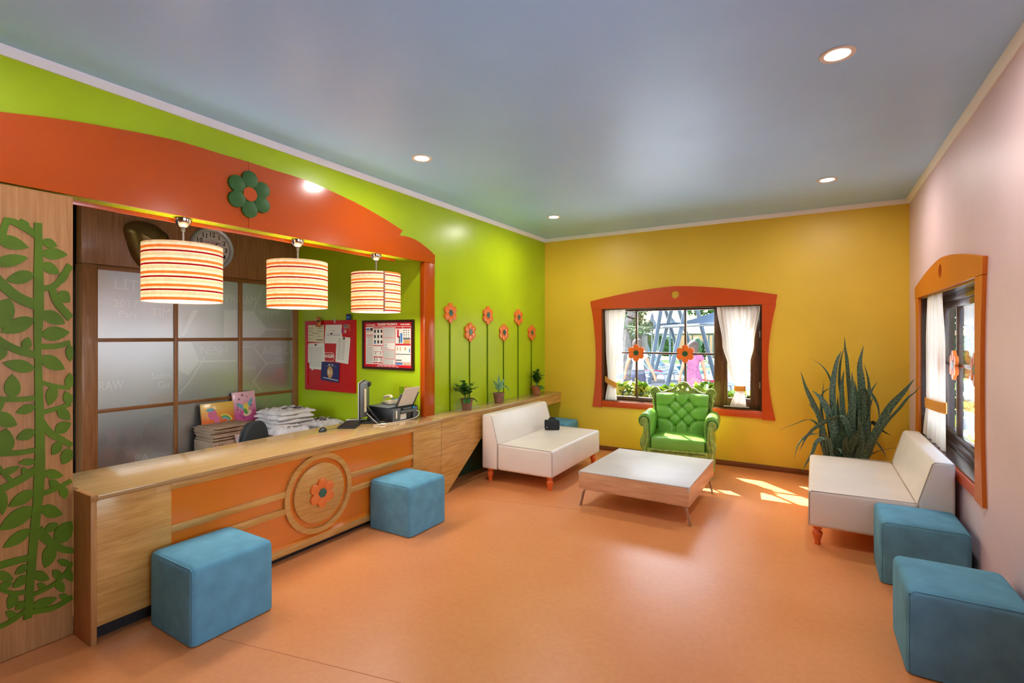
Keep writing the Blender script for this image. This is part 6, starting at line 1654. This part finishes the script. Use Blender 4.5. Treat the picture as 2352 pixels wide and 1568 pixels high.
# ================================================================ OUTSIDE THE WINDOWS
GZ = -0.15
m_deck = mk('stone_paving', (118, 116, 120), 0.7, noise=(1.2, 0.08))
m_grass = mk('lawn', (92, 124, 44), 0.9, noise=(3, 0.15))
m_pole = mk('grey_pole', (84, 96, 110), 0.45)
m_tent = cloth_mat('grey_tent_cloth', (104, 110, 116), 0.25)
m_sail = cloth_mat('blue_grey_sail', (110, 124, 142), 0.3)
m_cream = cloth_mat('cream_canopy', (206, 180, 148), 0.4)
m_hedge = mk('hedge_leaf', (40, 72, 30), 0.7, noise=(6, 0.3))
m_bushl = mk('sunny_leaf', (168, 182, 64), 0.5, noise=(8, 0.15))
m_bushd = mk('bush_leaf', (88, 126, 42), 0.5, noise=(8, 0.2))
m_bark = mk('bark', (84, 78, 74), 0.85, noise=(14, 0.25))
m_treel = mk('tree_leaf', (56, 82, 38), 0.6, noise=(4, 0.25))
m_kiosk = mk('plum_kiosk', (58, 40, 44), 0.6)
m_peach = mk('peach_wall', (180, 130, 92), 0.7)
m_plast = mk('white_resin', (176, 180, 188), 0.4)
m_teal = mk('teal_sling', (40, 96, 106), 0.6)
m_pool = mk('pool_water', (90, 140, 166), 0.08)
m_skin = mk('skin', (140, 90, 66), 0.55)
m_wtop = mk('white_top', (140, 148, 162), 0.7)
m_navycl = mk('navy_shorts', (20, 26, 54), 0.7)
m_dress = mk('pink_violet_dress', (84, 46, 84), 0.75, noise=(18, 0.3), rgb2=(140, 70, 100))
m_hair = mk('brown_hair', (48, 30, 20), 0.7)
m_towel = mk('red_towel', (170, 40, 64), 0.85, noise=(24, 0.5))
m_towelb = mk('navy_towel', (40, 60, 96), 0.85)
b = BM(); box(b, -60, 45, 12.2, 80, GZ - 0.2, GZ)
struct('trim_5', b, m_deck, 'grey stone paving of the sun terrace beyond the pale bounce ground')
m_bounce = mk('bounce_ground', (226, 230, 236), 0.7, noise=(1.2, 0.03))  # near ground out of view, kept pale to bounce sun onto the ceiling
b = BM(); box(b, -60, 45, YB + WT, 12.2, GZ - 0.2, GZ); box(b, XR + WT, 45, -20, YB + WT, GZ - 0.2, GZ)
struct('trim_4', b, m_bounce, 'ground right outside the windows, made pale to bounce light indoors')
b = BM(); box(b, -45, 30, 27, 45, GZ, GZ + 0.03); tag(obj('lawn', b, m_grass), 'strip of sunny lawn beyond the sun terrace', 'lawn', kind='stuff')
b = BM(); box(b, -12, 14, 23.5, 26.5, GZ, GZ + 0.02); tag(obj('pool', b, m_pool), 'blue strip of pool water behind the loungers', 'pool')
def foliage(name, parent, mat, c, rad, n, size, seed, kind='stuff', shell=True):
    """leaf cluster: many small leaf quads round a lumpy ellipsoid"""
    rnd = random.Random(seed); b = BM()
    lumps = [(Vector((rnd.uniform(-.6, .6) * rad[0], rnd.uniform(-.6, .6) * rad[1], rnd.uniform(-.6, .6) * rad[2])), rnd.uniform(.35, .6)) for _ in range(9)]
    for k in range(n):
        lc, lr = lumps[k % len(lumps)]
        d = Vector((rnd.gauss(0, 1), rnd.gauss(0, 1), rnd.gauss(0, 1))).normalized()
        rr_ = rnd.uniform(0.65, 1.0)
        p = Vector(c) + lc + Vector((d.x * rad[0], d.y * rad[1], d.z * rad[2])) * lr * rr_
        t1 = Vector((rnd.gauss(0, 1), rnd.gauss(0, 1), rnd.gauss(0, 1))).normalized(); t2 = t1.cross(d + Vector((.3, .2, .1))).normalized()
        s = size * rnd.uniform(.6, 1.2)
        b.faces.new([b.verts.new(p - t1 * s), b.verts.new(p + t2 * s * .5), b.verts.new(p + t1 * s), b.verts.new(p - t2 * s * .5)])
    o = obj(name, b, mat, parent, None)
    if kind: o['kind'] = kind
    return o
# shrubs right under the window, leaf by leaf
lfb = leafmesh(0.12, 0.085, 'shrub_leaf_pale', m_bushl, 0.1); lfb2 = leafmesh(0.12, 0.085, 'shrub_leaf_green', m_bushd, 0.1)
def shrub(label, c, w, h, n, seed, zlo=0.3, dep=0.22):
    rnd = random.Random(seed)
    t = thing('leafy_shrub', label, 'shrub', (c[0], c[1], GZ), group=None)
    sb = BM()
    for k in range(14):
        a = rnd.uniform(-w / 2, w / 2); tube(sb, [(c[0] + a * 0.4, c[1] + rnd.uniform(-.1, .1), GZ), (c[0] + a * 0.8, c[1] + rnd.uniform(-.1, .1), h * 0.5), (c[0] + a, c[1] + rnd.uniform(-.12, .12), h * rnd.uniform(.8, .97))], 0.006, 5)
    obj('stems', sb, m_bark, t)
    for k in range(n):
        x = c[0] + rnd.uniform(-w / 2, w / 2); ztop = h - 0.06 + 0.07 * math.sin(9 * x) * math.sin(4.3 * x + 1)
        z = ztop - (rnd.random() ** 1.6) * (ztop - zlo); y = c[1] + rnd.uniform(-dep, dep)
        d = Vector((rnd.uniform(-1, 1), rnd.uniform(-1, .6), rnd.uniform(0.0, 1.2)))
        put(lfb if rnd.random() < 0.62 else lfb2, 'leaf', t, (x, y, z), d, s=rnd.uniform(.7, 1.25))
    return t
shrub('sunlit yellow green shrub under the left panes of the orange framed window', (-2.5, 7.2), 0.95, 0.89, 560, 1, dep=0.13)
shrub('sunlit yellow green shrub behind the green armchair outside the window', (-1.53, 7.2), 0.95, 0.90, 560, 2, dep=0.13)
shrub('sunlit green shrub outside the right end of the orange framed window', (-0.75, 7.2), 0.58, 0.84, 300, 3, dep=0.13)
shrub('bright green shrub outside the amber framed window', (2.2, 8.3), 1.5, 1.0, 280, 4, zlo=-0.05, dep=0.35)
# leaning poles of the big tent
PO = [('second', (1496, 845), (1519, 706), 18.5), ('first', (1501.7, 864.5), (1544, 706), 20), ('third', (1531, 888), (1577, 706), 17), ('fourth', (1527, 706), (1562, 822), 21), ('fifth', (1558, 706), (1606, 861), 20), ('sixth', (1600, 706), (1640, 858), 18.5), ('thin', (1474, 757), (1491, 806), 26)]
PN = {'second': 'second grey pole from the left leaning right beyond the window', 'first': 'grey leaning pole crossing the lower left window panes', 'third': 'grey leaning pole standing nearest the window centre', 'fourth': 'grey pole leaning left behind the crossing poles', 'fifth': 'grey pole leaning left toward the pink dressed person', 'sixth': 'thick grey pole leaning left at the right of the panes', 'thin': 'thin pale pole leaning beside the plum kiosk'}
for nm, a, c, Yp in PO:
    p, q = at(*a, 1, Yp), at(*c, 1, Yp + 0.6)
    if p.z > q.z: p, q = q, p
    d = (q - p).normalized(); p = p - d * ((p.z - GZ) / d.z); q = q + d * ((4.75 - q.z) / d.z)
    b = BM(); tube(b, [p, q], 0.075 if nm != 'thin' else 0.06, 14); o = tag(obj('leaning_pole', b, m_pole), PN[nm], 'pole')
def canopy(name, label, pxs, mat, cat='canopy', th=0.02):
    """cloth panel through photo points with their own depths (px, py, Y)"""
    P = [at(px, py, 1, Y) for px, py, Y in pxs]
    b = BM(); c = sum(P, Vector()) / len(P); cv = b.verts.new(c); vs = [b.verts.new(p) for p in P]
    for i in range(len(vs)): b.faces.new([cv, vs[i], vs[(i + 1) % len(vs)]])
    bmesh.ops.recalc_face_normals(b, faces=b.faces); bmesh.ops.solidify(b, geom=b.faces[:], thickness=th)
    return tag(obj(name, b, mat, None, None), label, cat)
_b = BM(); _g = []  # extra sail above the view, put in to block sun from the terrace
for i in range(13):
    r_ = []
    for j in range(9):
        x, y = -17 + 23 * i / 12, 14.4 + 11 * j / 8
        r_.append(_b.verts.new((x, y, 4.85 + 0.5 * math.sin(PI * i / 3) ** 2 * math.sin(PI * j / 4) ** 2 + 0.1 * math.sin(i))))
    _g.append(r_)
for i in range(12):
    for j in range(8): _b.faces.new([_g[i][j], _g[i + 1][j], _g[i + 1][j + 1], _g[i][j + 1]])
bmesh.ops.recalc_face_normals(_b, faces=_b.faces); bmesh.ops.solidify(_b, geom=_b.faces[:], thickness=0.01)
tag(obj('shade_sail', _b, m_sail, None, 60), 'added blue grey sail above the view, shading the terrace and loungers', 'canopy')
def tent(label, px, py_top, py_bot, wpx, Y, mat):
    top = at(px, py_top, 1, Y); bot = at(px, py_bot, 1, Y); r = wpx / 2 * (Y * 1.1) / 1151
    b = BM(); n = 6; prof = [(0.03, 0), (0.14, 0.35), (0.34, 0.65), (0.64, 0.86), (1.0, 1.0)]
    H_ = top.z - bot.z
    lathe(b, [(max(0.08, r * k), top.z - H_ * t_) for k, t_ in prof], (top.x, top.y, 0), 24)
    for f in [f for f in b.faces if len(f.verts) > 8]: b.faces.remove(f)
    t = thing('peaked_tent', label, 'tent', (top.x, top.y, GZ))
    obj('tent_cloth', b, mat, t, 60)
    b = BM(); tube(b, [(top.x, top.y, GZ), (top.x, top.y, top.z + 0.1)], 0.05, 8); obj('tent_pole', b, m_pole, t)
tent('grey peaked tent roof beside the tree crown', 1498, 722, 752, 52, 30, m_tent)
tent('grey peaked tent roof behind the crossing poles', 1539, 719, 748, 62, 27, m_tent)
canopy('shade_sail', 'long blue grey shade sail stretched across the window view', [(1468, 759, 24), (1512, 744, 22), (1560, 741, 19), (1600, 732, 17), (1645, 717, 15), (1645, 744, 14), (1600, 748, 16), (1560, 750, 18), (1512, 755, 21)], m_sail)
b = BM(); tube(b, [at(1512, 752, 1, 19.5), at(1560, 748, 1, 17.5), at(1612, 745, 1, 15.5), at(1650, 743, 1, 14)], 0.06, 10); tag(obj('sail_beam', b, m_pole), 'grey tube beam along the edge of the shade sail', 'beam')
canopy('cream_canopy', 'cream canopy roof left of centre beyond the lawn', [(1448, 764, 34), (1500, 752, 40), (1560, 752, 40), (1556, 764, 33), (1500, 765, 33)], m_cream)
canopy('cream_canopy', 'large cream canopy roof right of centre beyond the lawn', [(1556, 765, 29), (1570, 752, 35), (1640, 748, 36), (1650, 764, 30), (1612, 766, 28)], m_cream)
b = BM()
for px in (1478, 1512, 1548, 1590, 1628): 
    p = at(px, 765, 1, 30); tube(b, [(p.x, p.y, GZ), p], 0.05, 8)
tube(b, [at(1500, 768, 1, 30), at(1640, 767, 1, 30)], 0.06, 8); tag(obj('canopy_frame', b, m_pole), 'grey post and beam frame carrying the cream canopies', 'frame')
def hedge(label, px0, px1, py0, py1, Y, n, seed, mat=None):
    a, c = at(px0, py1, 1, Y), at(px1, py0, 1, Y); zlo = GZ
    ctr = ((a.x + c.x) / 2, Y, (zlo + c.z) / 2); rad = ((c.x - a.x) / 2, 0.8, (c.z - zlo) / 2)
    t = thing('hedge', label, 'hedge', (ctr[0], Y, GZ))
    b = BM(); ball(b, ctr, 1, (rad[0] * .8, rad[1] * .8, rad[2] * .95), 16); obj('core', b, m_hedge, t, 60)
    foliage('foliage', t, mat or m_hedge, ctr, (rad[0] * 1.1, rad[1], rad[2] * 1.0), n, 0.16, seed)
hedge('dark green hedge between kiosk and crossing poles', 1477, 1512, 764, 788, 36, 1500, 1)
hedge('dark green hedge under the right cream canopy', 1584, 1618, 772, 790, 36, 1200, 2)
hedge('tall green hedge filling the view between the tent poles', 1500, 1560, 768, 788, 44, 1500, 3)
b = BM(); p0, p1 = at(1532, 790, 1, 46), at(1660, 765, 1, 46); box(b, p0.x, p1.x, 46, 46.4, GZ, p1.z); tag(obj('garden_wall', b, m_peach), 'peach coloured garden wall far behind the canopies', 'wall')
kx0, kx1 = at(1446, 790, 1, 24).x, at(1474, 790, 1, 24).x
ks = thing('garden_kiosk', 'plum brown kiosk with cream roof beside the tree trunk', 'kiosk', ((kx0 + kx1) / 2, 24.5, GZ))
b = BM(); box(b, kx0, kx1, 24, 25, GZ, at(1460, 769, 1, 24).z, 0.02); obj('cabin', b, m_kiosk, ks)
b = BM(); box(b, kx0 - 0.15, kx1 + 0.15, 23.7, 25.2, at(1460, 769, 1, 24).z, at(1460, 762, 1, 24).z, 0.03); obj('roof', b, m_plast, ks)
# trees
def tree(label, trunk, crown, rad, n, seed, size, r=0.12):
    t = thing('garden_tree', label, 'tree', (trunk[0].x, trunk[0].y, GZ))
    b = BM(); tube(b, smoothpath(trunk, 5), r, 10); obj('trunk', b, m_bark, t, 60)
    foliage('crown', t, m_treel, crown, rad, n, size, seed)
tp0 = at(1442, 805, 1, 14); tp0.z = GZ
tree('leafy tree with grey leaning trunk behind the left curtain', [tp0, at(1440, 785, 1, 14), at(1436, 760, 1, 14), at(1446, 735, 1, 14), at(1452, 716, 1, 14)], at(1452, 722, 1, 14.5), (0.75, 0.7, 0.62), 2600, 5, 0.065)
q = at(1640, 700, 1, 41); q0 = q.copy(); q0.z = GZ
tree('round green tree beyond the shade sail at upper right', [q0, q], at(1625, 703, 1, 41), (1.6, 1.2, 1.4), 1800, 6, 0.17, 0.15)
# loungers
def lounger(label, c, rz, towel=None, up=0.55, tl=None):
    t = thing('sun_lounger', label, 'sun lounger', (c[0], c[1], GZ), rz, 'sun loungers on the terrace')
    b = BM()
    for s in (-1, 1):
        tube(b, smoothpath([(s * 0.3, -0.95, 0.33), (s * 0.3, 0.0, 0.32), (s * 0.3, 0.3, 0.33), (s * 0.3, 0.85, 0.33 + up * 0.8)], 4), 0.035, 8)
        tube(b, smoothpath([(s * 0.3, -0.8, 0.0), (s * 0.3, -0.7, 0.3), (s * 0.3, -0.2, 0.38), (s * 0.3, 0.3, 0.3), (s * 0.3, 0.5, 0.0)], 4), 0.03, 8)
    for y in (-0.95, 0.0): tube(b, [(-0.3, y, 0.33), (0.3, y, 0.33)], 0.03, 8)
    obj('frame', b, m_plast, t, 60, local=True)
    b = BM(); slab(b, [(-0.93, 0.335), (0.3, 0.335), (0.84, 0.335 + up * 0.8), (0.84, 0.325 + up * 0.8), (0.3, 0.315), (-0.93, 0.315)], (-0.27, 0, 0), UY, UZ, UX, 0.54); obj('sling', b, m_teal, t, local=True)
    if towel:
        b = BM()
        for i in range(6): ball(b, (0.1 * math.sin(i * 2), -0.5 + 0.14 * i, 0.36 + 0.012 * (i % 2)), 0.14, (1.3, 0.9, 0.4), 10)
        o = obj('towel', b, towel, None, 60)
        o.matrix_basis = t.matrix_basis @ Matrix.Translation(o.location)
        tag(o, tl, 'towel')
    return t
def gp(px, py, z=0.0):
    p = at(px, py, 2, GZ + z); return p
for lb, px, py, z, rz, tw in (('white lounger with curved frame before the first pole', 1520, 850, 0.35, R(70), None), ('white lounger at the left edge beside the curtain', 1425, 862, 0.35, R(80), None), ('white lounger behind the white topped person', 1484, 850, 0.4, R(95), m_towel), ('dark towelled lounger at the window centre', 1538, 838, 0.4, R(80), m_towelb), ('white lounger at the lower right pane with red towel', 1615, 872, 0.4, R(60), m_towel), ('teal lounger far right with raised back', 1625, 832, 0.5, R(-70), None), ('far lounger left of the pool', 1495, 808, 0.4, R(85), None), ('far lounger right of the pool', 1605, 803, 0.4, R(85), None)):
    p = gp(px, py, z); lounger(lb, (p.x, p.y), rz, tw, tl={1484: 'crumpled red towel on the lounger behind the white topped person', 1538: 'crumpled navy towel on the lounger at the window centre', 1615: 'crumpled red towel on the lounger at the lower right pane'}.get(px))
bb = gp(1610, 800, 0.6); b = BM(); ball(b, (0, 0, 0.18), 0.18, n=18)
bt_ = thing('beach_ball', 'white yellow and navy beach ball near the pool', 'ball', (bb.x, bb.y, GZ)); obj('ball', b, m_plast, bt_, 180, local=True)
b = BM(); ball(b, (0, 0, 0.18), 0.183, (0.35, 1, 1), 18); obj('stripe', b, m_navycl, bt_, 180, local=True)
# people (seen small through the panes)
def person(label, c, rz, top_mat, low_mat, skirt, hair_long, armspread=0.2, h=1.68):
    t = thing('person', label, 'person', (c[0], c[1], GZ), rz)
    k = h / 1.7
    V, E, Rd = [], [], []
    def add(p, r, par=None):
        V.append(tuple(k * q for q in p)); Rd.append(r * k)
        if par is not None: E.append((par, len(V) - 1))
        return len(V) - 1
    pel = add((0, 0, 0.95), 0.125); wst = add((0, 0.005, 1.1), 0.105, pel); ch = add((0, 0, 1.28), 0.125, wst); sh_ = add((0, 0.01, 1.41), 0.085, ch); nk = add((0, 0, 1.47), 0.052, sh_); hd = add((0, -0.01, 1.53), 0.07, nk); hd2 = add((0, -0.01, 1.59), 0.078, hd); add((0, 0, 1.65), 0.05, hd2)
    for s in (-1, 1):
        a = add((s * 0.15, 0.01, 1.40), 0.055, sh_); e = add((s * (0.2 + armspread * 0.3), 0.02, 1.13), 0.042, a); w = add((s * (0.22 + armspread * 0.6), -0.05, 0.90), 0.03, e); p = add((s * (0.225 + armspread * 0.65), -0.06, 0.83), 0.034, w)
        for f in range(4): q = add((s * (0.225 + armspread * 0.7) + 0.012 * (f - 1.5), -0.065 - 0.006 * f, 0.77), 0.010, p); add((s * (0.22 + armspread * 0.7) + 0.012 * (f - 1.5), -0.075, 0.735 + 0.006 * abs(f - 1.5)), 0.008, q)
        q = add((s * (0.205 + armspread * 0.62), -0.085, 0.80), 0.011, p); add((s * (0.2 + armspread * 0.6), -0.1, 0.775), 0.009, q)
        hp_ = add((s * 0.09, 0, 0.86), 0.095, pel); kn = add((s * 0.095, -0.01 + 0.02 * s, 0.48), 0.058, hp_); an = add((s * 0.095, 0.02 + 0.03 * s, 0.09), 0.038, kn); add((s * 0.1, -0.1 + 0.03 * s, 0.035), 0.034, an)
    me = bpy.data.meshes.new('body'); me.from_pydata(V, E, []); me.update()
    o = bpy.data.objects.new('body', me); COL.objects.link(o); o.parent = t; me.materials.append(m_skin)
    md_ = o.modifiers.new('skin', 'SKIN'); sd = o.modifiers.new('sub', 'SUBSURF'); sd.levels = sd.render_levels = 2; md_.use_smooth_shade = True
    for i, sv in enumerate(me.skin_vertices[0].data): sv.radius = (Rd[i], Rd[i] * (0.82 if i < 4 else 1)); sv.use_root = (i == 0)
    b = BM()
    prof = [(0.155, 0.90), (0.142, 1.0), (0.128, 1.1), (0.148, 1.26), (0.158, 1.36), (0.10, 1.43), (0.062, 1.46)]
    lathe(b, [(r * k, z * k) for r, z in prof], (0, 0, 0), 24)
    for v in b.verts: v.co.y *= 0.82
    for f in [f for f in b.faces if len(f.verts) > 8]: b.faces.remove(f)
    for s in (-1, 1): tube(b, [(s * 0.11 * k, 0.01, 1.40 * k), (s * (0.185 + armspread * 0.15) * k, 0.015, 1.27 * k)], 0.068 * k, 12, caps=False)
    obj('top', b, top_mat, t, 80, local=True)
    b = BM()
    if skirt:
        lathe(b, [(r * k, z * k) for r, z in ((0.30, 0.25), (0.26, 0.5), (0.20, 0.8), (0.165, 0.95), (0.13, 1.08))], (0, 0, 0), 28)
        for v in b.verts: v.co.y *= 0.85; v.co.x *= 1 + 0.05 * math.sin(6 * math.atan2(v.co.y, v.co.x))
        for f in [f for f in b.faces if len(f.verts) > 8]: b.faces.remove(f)
    else:
        lathe(b, [(r * k, z * k) for r, z in ((0.175, 0.80), (0.17, 0.9), (0.145, 1.0))], (0, 0, 0), 24)
        for v in b.verts: v.co.y *= 0.82
        for f in [f for f in b.faces if len(f.verts) > 8]: b.faces.remove(f)
        for s in (-1, 1): tube(b, [(s * 0.088 * k, 0, 0.84 * k), (s * 0.095 * k, 0, 0.68 * k)], [0.098 * k, 0.092 * k], 14, caps=False)
    obj('skirt' if skirt else 'shorts', b, low_mat, t, 80, local=True)
    b = BM(); ball(b, (0, 0.03 * k, 1.60 * k), 0.135 * k, (0.9, 1.0, 1.0), 16)
    if hair_long: ball(b, (0, 0.075 * k, 1.5 * k), 0.11 * k, (0.95, 0.6, 1.3), 14)
    for v in b.verts:
        if v.co.y < -0.05 * k and v.co.z < 1.63 * k: v.co.y = -0.05 * k
    obj('hair', b, m_hair, t, 180, local=True)
    b = BM(); ball(b, (0, -0.108 * k, 1.565 * k), 0.014 * k, (0.8, 1, 1.3), 8)
    for s in (-1, 1): ball(b, (s * 0.1 * k, 0, 1.575 * k), 0.02 * k, (0.5, 1, 1.4), 8)
    obj('face_features', b, m_skin, t, 180, local=True)
    b = BM()
    for s in (-1, 1): ball(b, (s * 0.034 * k, -0.093 * k, 1.595 * k), 0.010 * k, n=8)
    obj('eyes', b, m_inkdark, t, 180, local=True)
p = at(1466, 800, 1, 11.4); person('person in white top and navy shorts standing beyond the left panes', (p.x, 11.4), R(170), m_wtop, m_navycl, False, True, 0.25, 1.66)
p = at(1592, 800, 1, 11.6); person('person in a pink violet dress standing beyond the right panes', (p.x, 11.6), R(200), m_dress, m_dress, True, True, 0.1, 1.62)
# beyond the amber framed window
canopy('white_canopy', 'white canopy roof beyond the amber framed window', [(2195, 706, 15), (2260, 690, 13), (2290, 700, 17), (2290, 760, 17), (2200, 740, 19)], m_cream)
iv = thing('ivy_screen', 'tall green ivy screen beyond the amber framed window', 'hedge', (4.2, 14.5, GZ))
pv = at(2232, 800, 1, 14.5)
b = BM(); box(b, pv.x - 0.35, pv.x + 2.5, 14.4, 14.7, GZ, at(2232, 770, 1, 14.5).z); obj('core', b, m_hedge, iv)
foliage('foliage', iv, m_bushd, (pv.x + 1.0, 14.4, (GZ + at(2232, 765, 1, 14.5).z) / 2), (1.9, 0.25, 1.0), 1800, 0.07, 8)
q = at(2230, 690, 1, 22); q0 = q.copy(); q0.z = GZ
tree('garden tree above the white canopy beyond the amber framed window', [q0, q], at(2228, 700, 1, 24), (3.2, 1.2, 1.0), 1400, 9, 0.14, 0.12)
